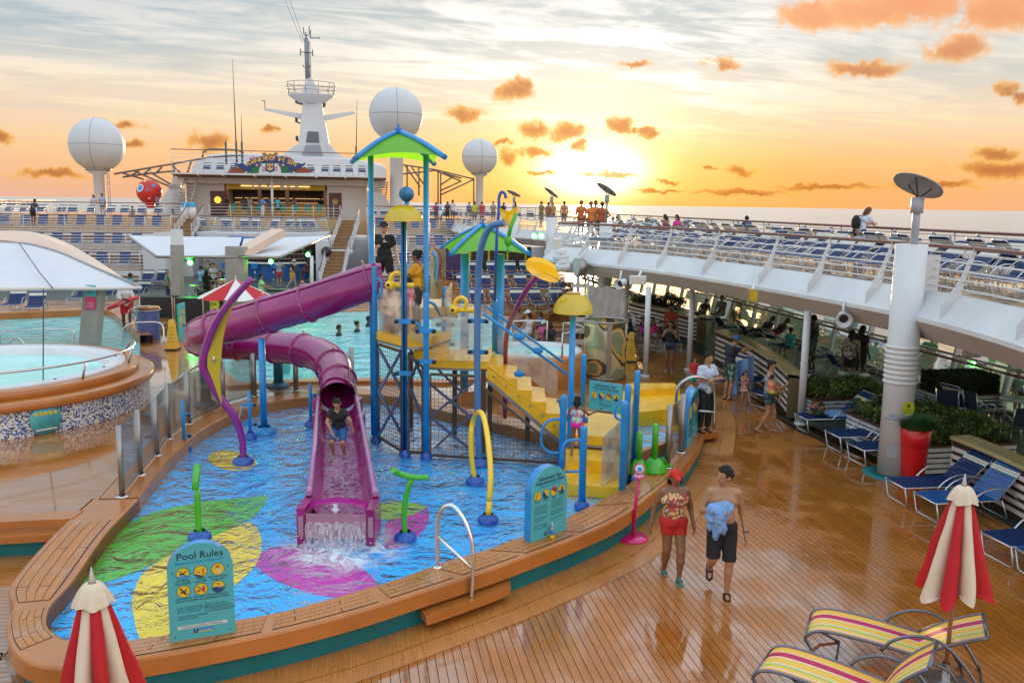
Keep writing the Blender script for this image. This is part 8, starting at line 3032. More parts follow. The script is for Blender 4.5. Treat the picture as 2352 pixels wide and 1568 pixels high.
# ================================================================ PEOPLE
def iso(bones,res,k=.035,clips=()):
 """smooth union of tapered capsules, meshed with surface nets. bone: (p0,p1,r0,r1,flatend)"""
 P0 = np.array([b[0] for b in bones],float)
 P1 = np.array([b[1] for b in bones],float)
 R = max(max(b[2],b[3]) for b in bones)
 lo = np.minimum(P0,P1).min(0) - R - res * 3
 hi = np.maximum(P0,P1).max(0) + R + res * 3
 n = np.ceil((hi - lo) / res).astype(int) + 1
 F = np.full(tuple(n),9.,np.float32)
 ax = [lo[i] + np.arange(n[i]) * res for i in range(3)]
 for b in bones:
  p0,p1 = np.array(b[0],float),np.array(b[1],float)
  r0,r1 = b[2],b[3]
  m = max(r0,r1) + k + res * 2
  a0 = np.clip(np.floor((np.minimum(p0,p1) - m - lo) / res).astype(int),0,n - 1)
  a1 = np.clip(np.ceil((np.maximum(p0,p1) + m - lo) / res).astype(int) + 1,1,n)
  X,Y,Z = np.meshgrid(ax[0][a0[0]:a1[0]],ax[1][a0[1]:a1[1]],ax[2][a0[2]:a1[2]],indexing='ij')
  d = p1 - p0
  L2 = max((d * d).sum(),1e-9)
  u = ((X - p0[0]) * d[0] + (Y - p0[1]) * d[1] + (Z - p0[2]) * d[2]) / L2
  t = np.clip(u,0,1)
  D = np.sqrt((X - p0[0] - d[0] * t) ** 2 + (Y - p0[1] - d[1] * t) ** 2 + (Z - p0[2] - d[2] * t) ** 2) - (r0 + (r1 - r0) * t)
  if len(b) > 4 and b[4]:
   D = np.maximum(D,(u - 1) * math.sqrt(L2))
  S = F[a0[0]:a1[0],a0[1]:a1[1],a0[2]:a1[2]]
  h = np.maximum(k - np.abs(S - D),0) / k
  F[a0[0]:a1[0],a0[1]:a1[1],a0[2]:a1[2]] = np.minimum(S,D) - h * h * k * .25
 if clips:
  X,Y,Z = np.meshgrid(*ax,indexing='ij')
  for c,nn in clips:
   F = np.maximum(F,(X - c[0]) * nn[0] + (Y - c[1]) * nn[1] + (Z - c[2]) * nn[2])
 F[0],F[-1],F[:,0],F[:,-1],F[:,:,0],F[:,:,-1] = 9,9,9,9,9,9
 ins = F < 0
 sh = np.array(F.shape) - 1
 acc = np.zeros((*sh,3))
 cnt = np.zeros(tuple(sh))
 corners = [(i,j,l) for i in (0,1) for j in (0,1) for l in (0,1)]
 sl = lambda o: tuple(slice(o[q],o[q] + sh[q]) for q in range(3))
 for a in corners:
  for q in range(3):
   if a[q] == 0:
    b = tuple(a[w] + (1 if w == q else 0) for w in range(3))
    fa,fb = F[sl(a)],F[sl(b)]
    x = (ins[sl(a)] != ins[sl(b)])
    with np.errstate(all='ignore'):
     t = np.where(x,fa / (fa - fb),0)
    for w in range(3):
     acc[...,w] += np.where(x,a[w] + (t if w == q else 0),0)
    cnt += x
 act = cnt > 0
 idx = -np.ones(tuple(sh),int)
 idx[act] = np.arange(act.sum())
 co = np.argwhere(act)
 V = lo + (co + acc[act] / cnt[act][:,None]) * res
 quads = []
 for q in range(3):
  o = [0,0,0]
  o[q] = 1
  A = ins[tuple(slice(0,F.shape[w] - o[w]) for w in range(3))]
  B = ins[tuple(slice(o[w],F.shape[w]) for w in range(3))]
  e = np.argwhere(A != B)
  e = e[(e[:,(q + 1) % 3] > 0) & (e[:,(q + 2) % 3] > 0)]
  g = []
  for (d1,d2) in ((0,0),(-1,0),(-1,-1),(0,-1)):
   c = e.copy()
   c[:,(q + 1) % 3] += d1
   c[:,(q + 2) % 3] += d2
   g.append(idx[c[:,0],c[:,1],c[:,2]])
  g = np.stack(g,1)
  s_ = A[e[:,0],e[:,1],e[:,2]]
  g[~s_] = g[~s_][:,::-1]
  quads.append(g)
 return V,np.concatenate(quads)
def iso_obj(name,bones,res,m_,parent,k=.035,clips=(),rough_=0.):
 V,Q = iso(bones,res,k,clips)
 if rough_ and len(V) < 60000:
  nz = np.array([mn.noise_vector(Vector(p) * (34 if name == 'hair' else 13)) for p in V]) + .5 * np.array([mn.noise_vector(Vector(p) * 90) for p in V])
  V = V + nz * rough_
 me = bpy.data.meshes.new(name)
 me.from_pydata(V.tolist(),[],Q.tolist())
 me.polygons.foreach_set('use_smooth',[True] * len(me.polygons))
 me.materials.append(m_)
 o = bpy.data.objects.new(name,me)
 COL.objects.link(o)
 o.parent = parent
 return o
SK = {}
def skin(c):
 if c not in SK:
  SK[c] = mat('skin_tone_%d' % len(SK),c,.5,var=.12,vscale=5,subs=.08)
 return SK[c]
CL = {}
def cloth(c,pat=None):
 key = (c,pat)
 if key not in CL:
  if isinstance(c[0],tuple):
   CL[key] = patt('printed_cloth_%d' % len(CL),list(c),pat or 20)
  else:
   CL[key] = mat('cloth_%d' % len(CL),c,.8,var=.15,vscale=6,bump=.3,bscale=14)
 return CL[key]
J0 = dict(head=(0,.015,1.625),neck=(0,0,1.47),chest=(0,0,1.30),waist=(0,.0,1.08),pel=(0,0,.95),
 sl=(-.175,0,1.41),el=(-.235,-.03,1.13),wl=(-.25,.06,.89),sr=(.175,0,1.41),er=(.235,-.03,1.13),wr=(.25,.06,.89),
 hl=(-.09,0,.92),kl=(-.10,.02,.50),al=(-.10,-.03,.085),hr=(.09,0,.92),kr=(.10,.02,.50),ar=(.10,-.03,.085))
TAN,BRN,DRK,PALE = (.40,.20,.105),(.23,.105,.05),(.09,.04,.02),(.52,.30,.20)
HBLK,HBRN = (.012,.008,.006),(.06,.025,.012)
POSES = {
 'stand': {},
 'walk': dict(kl=(-.10,.16,.52),al=(-.10,.22,.09),kr=(.10,.0,.50),ar=(.10,-.26,.13),wl=(-.27,-.08,.90),wr=(.27,.16,.92)),
 'lean': dict(head=(0,.22,1.56),neck=(0,.15,1.42),chest=(0,.10,1.27),sl=(-.17,.14,1.36),sr=(.17,.14,1.36),el=(-.22,.32,1.14),er=(.22,.32,1.14),wl=(-.08,.48,1.16),wr=(.08,.48,1.16)),
 'hips': dict(el=(-.36,-.05,1.18),wl=(-.18,.04,1.02),er=(.36,-.05,1.18),wr=(.18,.04,1.02)),
 'photo': dict(el=(-.24,.16,1.22),wl=(-.06,.26,1.46),er=(.24,.16,1.22),wr=(.06,.26,1.46)),
 'bar': dict(el=(-.25,.2,1.17),wl=(-.15,.42,1.14),er=(.25,.2,1.17),wr=(.15,.42,1.14)),
 'sit': dict(head=(0,.0,1.17),neck=(0,-.02,1.02),chest=(0,-.03,.85),waist=(0,-.02,.63),pel=(0,0,.52),sl=(-.17,-.02,.96),sr=(.17,-.02,.96),el=(-.22,.08,.70),er=(.22,.08,.70),wl=(-.15,.3,.62),wr=(.15,.3,.62),
 hl=(-.09,.02,.50),hr=(.09,.02,.50),kl=(-.12,.44,.50),kr=(.12,.44,.50),al=(-.12,.48,.08),ar=(.12,.44,.08)),
 'recline': dict(head=(0,-.52,.98),neck=(0,-.42,.85),chest=(0,-.32,.74),waist=(0,-.15,.58),pel=(0,0,.50),sl=(-.17,-.40,.80),sr=(.17,-.40,.80),el=(-.26,-.22,.60),er=(.26,-.22,.60),wl=(-.16,.02,.62),wr=(.16,.02,.62),
 hl=(-.09,.03,.50),hr=(.09,.03,.50),kl=(-.11,.44,.66),kr=(.11,.44,.52),al=(-.11,.78,.46),ar=(.11,.86,.44)),
 }
def person(lab,loc,rz,h=1.75,pose='stand',sk=TAN,top=(.5,.5,.5),bottom=(.03,.03,.04),hair=HBLK,res=.03,sleeve=.55,leg=.55,cap=None,shoes=None,long=False,j=None,yaw=0.,fingers=False,fat=1.,dress=False,top2=None,bun=False,pitch=0.):
 t = thing('person',lab,'person',loc,rz)
 s = h / 1.75
 J = dict(J0)
 J.update(POSES[pose] if isinstance(pose,str) else pose)
 if j:
  J.update(j)
 J = {k_: Vector(v) * s for k_,v in J.items()}
 f = fat * s
 side = (J['sr'] - J['sl']).normalized()
 hs = (J['hr'] - J['hl']).normalized()
 v = lambda a: tuple(J[a])
 up = (J['head'] - J['neck']).normalized()
 fwd = Vector((math.sin(-yaw),math.cos(yaw),0))
 fwd = (fwd - up * fwd.dot(up)).normalized()
 if pitch:
  fwd = (fwd + up * math.sin(pitch)).normalized()
 rt = fwd.cross(up)
 hd = J['head']
 q = lambda a,b,c: tuple(hd + rt * a * s + fwd * b * s + up * c * s)
 tor = [(tuple(J['chest'] - side * .075 * s),tuple(J['chest'] + side * .075 * s),.112 * f,.112 * f),(tuple(J['waist'] - side * .05 * s),tuple(J['waist'] + side * .05 * s),.102 * f,.102 * f),
 (tuple(J['pel'] - hs * .07 * s),tuple(J['pel'] + hs * .07 * s),.112 * f,.112 * f),(tuple(J['sl'] * .9 + J['sr'] * .1),tuple(J['sr'] * .9 + J['sl'] * .1),.062 * f,.062 * f),(v('chest'),v('waist'),.12 * f,.10 * f),(v('waist'),v('pel'),.10 * f,.11 * f),
 (tuple(J['neck'] - up * .05 * s),v('chest'),.085 * f,.11 * f)]
 B = list(tor) + [(v('neck'),tuple(hd - up * .06 * s),.052 * s,.05 * s)]
 B += [(q(0,-.015,.02),q(0,.0,.04),.088 * s,.086 * s),(q(0,.03,-.06),q(0,.015,.02),.056 * s,.07 * s)]
 for a in 'lr':
  B += [(v('s' + a),v('e' + a),.052 * f,.040 * f),(v('e' + a),v('w' + a),.040 * f,.027 * s)]
  d = (J['w' + a] - J['e' + a]).normalized()
  hp = J['w' + a] + d * .05 * s
  B += [(v('w' + a),tuple(J['w' + a] + d * .085 * s),.026 * s,.030 * s)]
  if not fingers:
   B += [(tuple(J['w' + a] + d * .085 * s),tuple(J['w' + a] + d * .15 * s),.026 * s,.016 * s)]
  B += [(v('h' + a),v('k' + a),.088 * f,.056 * f),(v('k' + a),tuple(J['k' + a].lerp(J['a' + a],.35)),.054 * f,.054 * f),(tuple(J['k' + a].lerp(J['a' + a],.35)),v('a' + a),.054 * f,.034 * s)]
  sh_ = (J['a' + a] - J['k' + a]).normalized()
  ff = Vector((0,1,0))
  ff = (ff - sh_ * ff.dot(sh_)).normalized() if abs(ff.dot(sh_)) < .95 else Vector((0,0,1))
  he = J['a' + a] + sh_ * .045 * s
  B += [(tuple(he - ff * .03 * s),tuple(he + ff * .13 * s),.036 * s,.026 * s)]
 if res <= .016:
  B += [(q(0,.088,.0),q(0,.098,-.012),.011 * s,.014 * s),(q(0,.075,.03),q(0,.09,.0),.010 * s,.012 * s),(q(-.018,.070,-.045),q(.018,.070,-.045),.012 * s,.012 * s),(q(-.088,.0,.005),q(-.09,-.006,-.015),.016 * s,.012 * s),(q(.088,.0,.005),q(.09,-.006,-.015),.016 * s,.012 * s)]
 bd = iso_obj('body',B,res,skin(sk),t,.03 * s)
 if fingers:
  for a in 'lr':
   d = (J['w' + a] - J['e' + a]).normalized()
   inw = (-side if a == 'r' else side)
   inw = (inw - d * inw.dot(d)).normalized()
   acr = d.cross(inw).normalized()
   pb = J['w' + a] + d * .085 * s
   FB = [(v('w' + a),tuple(pb),.024 * s,.03 * s)]
   for i_,L_ in enumerate((.068,.078,.072,.058)):
    o_ = acr * (-.027 + .018 * i_) * s
    a1 = pb + o_ + d * .012 * s
    a2 = a1 + d * L_ * .5 * s + inw * .006 * s
    a3 = a2 + d * L_ * .45 * s + inw * .022 * s
    FB += [(tuple(a1 - d * .02 * s),tuple(a2),.0095 * s,.0085 * s),(tuple(a2),tuple(a3),.0085 * s,.007 * s)]
   sg = -acr if a == 'l' else -acr
   b1 = J['w' + a] + d * .035 * s + sg * .024 * s
   b2 = b1 + d * .035 * s + sg * .018 * s + inw * .012 * s
   FB += [(tuple(b1),tuple(b2),.012 * s,.0095 * s),(tuple(b2),tuple(b2 + d * .03 * s + inw * .012 * s),.0095 * s,.008 * s)]
   iso_obj('hand',FB,.0045,skin(sk),bd,.008)
 e = .016 * s
 if top:
  C = [(b[0],b[1],b[2] + e,b[3] + e) for b in tor if b is not tor[6]]
  if top2 == 'tank' or sleeve <= 0:
   C = [(b[0],b[1],b[2] + e * .7,b[3] + e * .7) for i_,b in enumerate(tor) if i_ in (0,1,4,5)]
   if not dress:
    C.append((tuple(J['chest'] - side * .09 * s + up * .0),tuple(J['neck'] * .5 + J['sl'] * .5),.03 * s,.022 * s))
    C.append((tuple(J['chest'] + side * .09 * s),tuple(J['neck'] * .5 + J['sr'] * .5),.03 * s,.022 * s))
  else:
   for a in 'lr':
    C.append((v('s' + a),tuple(J['s' + a].lerp(J['e' + a],min(1,sleeve))),.052 * f + e,.046 * f + e * 1.3,True))
    if sleeve > 1:
     C.append((v('e' + a),tuple(J['e' + a].lerp(J['w' + a],sleeve - 1)),.042 * f + e,.032 * f + e,True))
  if dress:
   m_ = (J['kl'] + J['kr']) / 2
   C += [(v('pel'),tuple(J['pel'].lerp(m_,.45)),.13 * f,.19 * f,True)]
  iso_obj('shirt' if not dress else 'dress',C,res * .9 if res > .02 else .011,cloth(top) if not isinstance(top[0],tuple) else cloth(top,30),t,.03 * s,(),.010 if res < .019 and top2 != 'tank' else 0.)
 if bottom and not dress:
  C = [(b[0],b[1],b[2] + e,b[3] + e) for i_,b in enumerate(tor) if i_ in (2,5)]
  for a in 'lr':
   C.append((v('h' + a),tuple(J['h' + a].lerp(J['k' + a],min(1,leg))),.088 * f + e * 1.1,(.062 if leg > .4 else .085) * f + e * 1.6,leg <= 1))
   if leg > 1:
    C.append((v('k' + a),tuple(J['k' + a].lerp(J['a' + a],leg - 1)),.056 * f + e,.045 * f + e * 1.4,True))
  wdir = (J['chest'] - J['pel']).normalized()
  iso_obj('trousers' if leg > 1 else 'shorts',C,res * .9 if res > .02 else .012,cloth(bottom) if not isinstance(bottom[0],tuple) else cloth(bottom,16),t,.02 * s,[(tuple(J['pel'] + wdir * .075 * s),tuple(wdir))],.009 if res < .019 else 0.)
 if cap:
  iso_obj('cap',[(q(0,-.012,.035),q(0,-.0,.055),.102 * s,.096 * s),(q(0,.06,.038),q(0,.15,.025),.05 * s,.045 * s)],res * .6 if res > .02 else .009,cloth(cap),t,.02,[(q(0,0,.025),tuple(-up)),(q(0,.08,.05),tuple((fwd * .25 + up)))] if False else [(q(0,0,.028),tuple(-up))])
 if hair:
  hb_ = [(q(0,-.022,.03),q(0,-.008,.060),.093 * s,.092 * s)]
  if long:
   hb_ += [(q(-.07,-.04,-.03),q(-.09,-.04,-.15),.042 * s,.035 * s),(q(.07,-.04,-.03),q(.09,-.04,-.15),.042 * s,.035 * s),(q(0,-.08,0),q(0,-.09,-.2),.06 * s,.05 * s)]
  if bun:
   hb_ += [(q(0,-.1,.09),q(0,-.11,.10),.045 * s,.04 * s)]
  iso_obj('hair',hb_,res * .6 if res > .02 else .009,cloth(hair),t,.02,[(q(0,.022,.0),tuple((fwd * 1.0 - up * .72).normalized()))] + ([(q(0,0,.055),tuple(up))] if cap else []) + ([] if long else [(q(0,-.05,-.06),tuple((-up - fwd * .3).normalized()))]),.016 if res < .019 else 0.)
 if res <= .016 and not pitch < -9:
  for sx in (-1,1):
   MB().sphere(q(sx * .03,.076,.012),.009 * s,8,sc=(1.3,.6,.7)).build('eye',DARK,t)
   MB().tube([q(sx * .015,.086,.030),q(sx * .045,.076,.030)],.004,5).build('eyebrow',DARK,t)
  MB().tube([q(-.02,.082,-.047),q(.02,.082,-.047)],.0035,5).build('lips',mat('lip_tone',(.25,.06,.05),.5),t)
 if shoes:
  for a in 'lr':
   sh_ = (J['a' + a] - J['k' + a]).normalized()
   ff = Vector((0,1,0))
   ff = (ff - sh_ * ff.dot(sh_)).normalized()
   he = J['a' + a] + sh_ * .066 * s
   o = MB()
   R3 = Matrix((sh_.cross(ff),ff,-sh_)).transposed()
   pr = [(-.038,-.06),(.038,-.06),(.048,.06),(.045,.15),(.0,.18),(-.045,.15),(-.048,.06)]
   b0_ = [he + R3 @ Vector((x * s,y * s,-.014 * s)) for x,y in pr]
   b1_ = [he + R3 @ Vector((x * s,y * s,.006 * s)) for x,y in pr]
   k_ = len(pr)
   o.add(b0_ + b1_,[tuple(range(k_ - 1,-1,-1)),tuple(range(k_,2 * k_))] + [(i,(i + 1) % k_,(i + 1) % k_ + k_,i + k_) for i in range(k_)])
   o.tube([he + R3 @ Vector((x * s,y * s,z * s)) for x,y,z in ((-.045,.04,.0),(-.03,.06,.055),(0,.07,.065),(.03,.06,.055),(.045,.04,0))],.011 * s,5)
   o.build('sandal',cloth(shoes),t)
 return t
CAM_ = math.pi  # facing the camera
# --- foreground pair
pw = G(1541,1330)
person('woman in a red cap, patterned halter top and red shorts walking toward the camera',pw,CAM_ + rad(4),1.60,dict(kl=(-.10,.14,.50),al=(-.085,.14,.09),kr=(.09,.02,.50),ar=(.075,-.16,.11),el=(-.27,-.08,1.14),wl=(-.30,.02,.92),er=(.28,-.10,1.14),wr=(.33,-.06,.90)),BRN,
 ((.62,.42,.12),(.5,.05,.08),(.65,.5,.25),(.2,.08,.05),(.55,.1,.12)),(.50,.02,.015),HBLK,.014,0,.42,(.55,.015,.012),(.0,.30,.30),True,None,0,True,1.16,top2='tank')
pm_ = G(1650,1366)
mn_ = person('shirtless man in black shorts carrying a blue towel beside the woman in red',pm_,CAM_ - rad(8),1.80,dict(kl=(-.11,.06,.50),al=(-.10,.04,.085),kr=(.10,.04,.52),ar=(.10,-.30,.26),er=(.27,.02,1.16),wr=(.10,.24,1.22),el=(-.25,-.08,1.13),wl=(-.30,.0,.88)),TAN,
 None,(.012,.012,.014),HBLK,.014,0,.98,None,(.015,.015,.015),False,None,rad(-62),True,1.0)
Rm = mn_.matrix_basis
tm = thing('x','x','x')
tb = iso_obj('towel',[((-.02,.24,1.32),(.14,.25,1.27),.085,.10),((.04,.27,1.24),(.16,.25,1.18),.10,.085),((.08,.29,1.20),(.06,.31,1.05),.085,.06),((.10,.29,1.12),(.11,.30,.93),.055,.035),((.03,.28,1.12),(.00,.28,.98),.05,.03),((.16,.26,1.16),(.19,.26,1.02),.05,.03)],.010,TOWB,None,.03,(),.022)
tb.location = pm_
tb.rotation_euler[2] = CAM_ - rad(8)
bpy.data.objects.remove(tm)
tag(tb,'light blue towel bundled in the shirtless man\'s arm','towel')
MB().tube([Vector((.18 * 0 - .315 + .035 * math.cos(a),.0 + .03 * math.sin(a),.93)) for a in [k * math.pi / 6 for k in range(13)]],.007,5).build('wristband',DARK,mn_)
# --- splash area
bq_ = fl_c[int(len(fl_c) * .45)]
person('boy in a black shirt and blue shorts sliding crouched down the purple flume',(P(779,1040,15.3).x,15.3,.63),CAM_,1.32,dict(head=(0,.16,1.32),neck=(0,.10,1.18),chest=(0,.04,1.02),waist=(0,-.02,.80),pel=(0,-.06,.68),sl=(-.16,.08,1.12),sr=(.16,.08,1.12),el=(-.30,.14,.92),er=(.24,.18,.88),wl=(-.34,.06,.70),wr=(.10,.30,.66),
 hl=(-.09,-.04,.66),hr=(.09,-.04,.66),kl=(-.13,.22,.40),kr=(.13,.24,.42),al=(-.13,.02,.09),ar=(.13,.04,.09)),TAN,(.012,.012,.014),(.01,.09,.28),HBLK,.014,.6,.9,fingers=True)
person('small girl in a rainbow striped swimsuit climbing the yellow steps',(P(1322,1060,15.2).x,15.15,.74),rad(-14),1.08,dict(kl=(-.1,.02,.50),al=(-.1,-.2,.13),kr=(.1,.10,.52),ar=(.1,.12,.09),el=(-.28,.05,1.16),wl=(-.34,.08,.96),er=(.32,.08,1.24),wr=(.46,.12,1.30)),BRN,
 ((.75,.15,.3),(.2,.55,.6),(.8,.7,.4),(.8,.1,.4)),(.70,.03,.28),HBLK,.014,0,.08,long=True,top2='tank',fingers=True)
gq = P(884,700,18.75)
gd = person('lifeguard in black shirt, shorts and cap standing on the tower platform',(gq.x,18.75,3.055),CAM_ + rad(-12),1.72,dict(er=(.30,.02,1.16),wr=(.10,.24,1.22),el=(-.25,-.02,1.14),wl=(-.33,.08,.95),kl=(-.16,.02,.5),al=(-.20,-.02,.09),kr=(.12,0,.5),ar=(.10,-.03,.09)),PALE,(.012,.012,.014),(.014,.014,.016),None,.015,.6,.62,(.015,.015,.02),yaw=rad(20),fingers=True)
MB().add([(x,.150,z) for x,z in ((-.13,1.30),(-.02,1.30),(-.03,1.33),(-.06,1.36),(-.08,1.35),(-.06,1.33),(-.09,1.32))],[(0,1,2,3,4,5,6)]).build('shirt_logo',WHITE,gd)
person('woman in a yellow shirt with a hair bun, hands together, on the play tower',(P(958,750,17.75).x,17.75,2.605),rad(82),1.62,dict(el=(-.22,.18,1.16),wl=(-.06,.34,1.26),er=(.22,.18,1.16),wr=(.06,.34,1.26)),BRN,(.72,.33,.012),(.05,.04,.04),HBLK,.015,.6,.85,bun=True,fingers=True)
person('child in pink behind the blue dome pole on the play tower',(P(940,750,17.2).x,17.2,2.605),rad(60),1.12,dict(kr=(.1,.2,.56),ar=(.1,.16,.2)),TAN,(.62,.22,.30),(.6,.2,.3),HBLK,.02,0,.1,long=True,top2='tank')
of = G(1612,985,KZ)
person('crew member in a pale shirt and black trousers with crossed arms on the kerb',(of.x,17.9,KZ + .01),CAM_ + rad(28),1.68,dict(el=(-.26,.06,1.16),wl=(.04,.22,1.17),er=(.26,.06,1.16),wr=(-.04,.25,1.22)),TAN,(.50,.58,.68),(.012,.012,.014),HBLK,.015,.62,1.95,shoes=(.01,.01,.01),yaw=rad(20),fingers=True)
# --- family
dd = person('man in a blue cap and dark shirt holding out a towel for the small girl',G(1672,918),rad(-70),1.78,dict(head=(0,.14,1.60),neck=(0,.08,1.46),chest=(0,.03,1.29),el=(-.20,.26,1.36),wl=(-.12,.52,1.36),er=(.20,.26,1.36),wr=(.12,.52,1.36)),TAN,(.02,.02,.035),((.02,.06,.05),(.2,.3,.2),(.03,.04,.03)),HBRN,.018,.6,.9,(.02,.12,.40),(.01,.01,.01),pitch=rad(-20))
person('small girl in a red and white dress being dried with a towel',G(1708,932),CAM_ + rad(10),.95,dict(er=(.2,.1,1.2),wr=(.04,.16,1.35)),TAN,((.5,.08,.1),(.7,.5,.5),(.45,.05,.08)),None,HBLK,.018,0,shoes=(.15,.05,.25),long=True,dress=True)
tq_ = G(1700,905)
rings = []
a_,b_ = P(1676,828,tq_.y + .05),P(1734,815,tq_.y - .1)
for i in range(17):
 f = i / 16
 row = []
 for k in range(33):
  g = k / 32
  p = a_.lerp(b_,g)
  row.append(p + Vector((.03 * math.sin(g * 19 + f * 2) * f,.10 * math.sin(g * 14 + 1) * (.3 + f) + .05 * mn.noise(Vector((g * 6,f * 3,0))),-(.95 + .12 * math.cos(g * 5)) * f - .06 * math.sin(math.pi * g) * (1 - f) - .22 * math.sin(math.pi * g) * 0)))
 rings.append(row)
tb = MB().loft(rings,0,True).build('towel',TOWB)
tag(tb,'long light blue towel held up between the man and the small girl','towel')
mo = person('barefoot mother in patterned shorts carrying a toddler past the bench',G(1762,994),rad(-112),1.70,dict(kl=(-.10,.12,.50),al=(-.10,.12,.09),kr=(.10,.0,.5),ar=(.1,-.2,.12),el=(-.24,.14,1.14),wl=(.02,.28,1.08),er=(.24,.14,1.14),wr=(-.02,.30,1.16)),TAN,(.30,.30,.34),((.02,.04,.05),(.05,.12,.12),(.02,.02,.03)),HBLK,.017,0,.5,top2='tank',bun=True,yaw=rad(-30),fingers=True)
person('toddler in an orange swimsuit held in the mother\'s arms',G(1762,994) + Vector((-.05,-.28,.80)),rad(-60),.85,'sit',TAN,(.75,.22,.12),(.6,.45,.1),HBLK,.018,0,.2,top2='tank')
person('girl in a black top and denim shorts standing beside the shower drum',G(1537,853),rad(160),1.62,'photo',BRN,(.015,.012,.015),(.03,.05,.10),HBLK,.02,0,.42,shoes=(.35,.35,.4),long=True,top2='tank')
person('child in a red life vest and teal shirt behind the crew member',G(1592,905),CAM_ + rad(10),1.05,'stand',TAN,(.55,.03,.03),(.0,.35,.35),HBLK,.02,.5,.7,long=True)
# --- back row and elsewhere
R3_ = .03
def pp_at(u,v,s=None,Y=None,z=0.):
 p = RS(u,v,s) if s else P(u,v,Y)
 p.z = z
 return p
FAR = [
 (1002,70,'man in a magenta shirt at the rail right of the tower roof','lean',BRN,(.35,.03,.14),(.1,.1,.1),180),
 (1028,70,'woman with long hair and dark top beside the man in magenta','stand',BRN,(.05,.04,.04),(.02,.02,.02),190),
 (1040,71,'person in white photographing the sunset','photo',TAN,(.6,.55,.6),(.1,.1,.12),20),
 (1078,69,'man in a blue shirt leaning on the rail','lean',PALE,(.08,.14,.38),(.1,.1,.1),180),
 (1090,67,'woman in a lime top and dark trousers at the rail','stand',BRN,(.45,.55,.02),(.02,.02,.02),200),
 (1107,66,'man in a red shirt and shorts near the right dome pole','stand',BRN,(.42,.04,.06),(.3,.05,.08),200),
 (1133,68,'man in a grey shirt facing the camera on the far deck','bar',TAN,(.3,.25,.22),(.05,.05,.05),180),
 (1157,68,'person taking a photo beside the blue hook pole','photo',DRK,(.03,.03,.03),(.03,.03,.03),150),
 (1182,64,'woman with a high bun beside the leftmost disc heater','stand',DRK,(.03,.02,.02),(.05,.08,.2),120),
 (1243,58,'man in a tan cap and khaki shirt pointing beside the heater column','bar',TAN,(.22,.14,.06),(.12,.08,.04),-60),
 (1260,60,'person in dark orange just right of the heater column','stand',BRN,(.25,.10,.04),(.1,.05,.03),20),
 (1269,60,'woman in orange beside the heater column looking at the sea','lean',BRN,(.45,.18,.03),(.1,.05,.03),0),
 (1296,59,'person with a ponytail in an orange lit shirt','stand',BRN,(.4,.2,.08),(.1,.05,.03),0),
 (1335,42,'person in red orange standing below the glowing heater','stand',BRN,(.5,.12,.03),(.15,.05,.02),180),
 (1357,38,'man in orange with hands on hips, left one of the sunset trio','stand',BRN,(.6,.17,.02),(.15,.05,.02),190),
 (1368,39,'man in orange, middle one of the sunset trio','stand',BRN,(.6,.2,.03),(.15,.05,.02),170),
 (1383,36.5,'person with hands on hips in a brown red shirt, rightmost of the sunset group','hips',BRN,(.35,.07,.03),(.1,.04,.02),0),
 ]
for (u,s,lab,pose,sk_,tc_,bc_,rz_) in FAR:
 person(lab,pp_at(u,480,s=s,z=3.63),rad(rz_),rl_.uniform(1.62,1.8),pose,sk_,tc_,bc_,res=R3_,long='woman' in lab,cap=(.3,.2,.1) if 'cap' in lab else None,leg=.9)
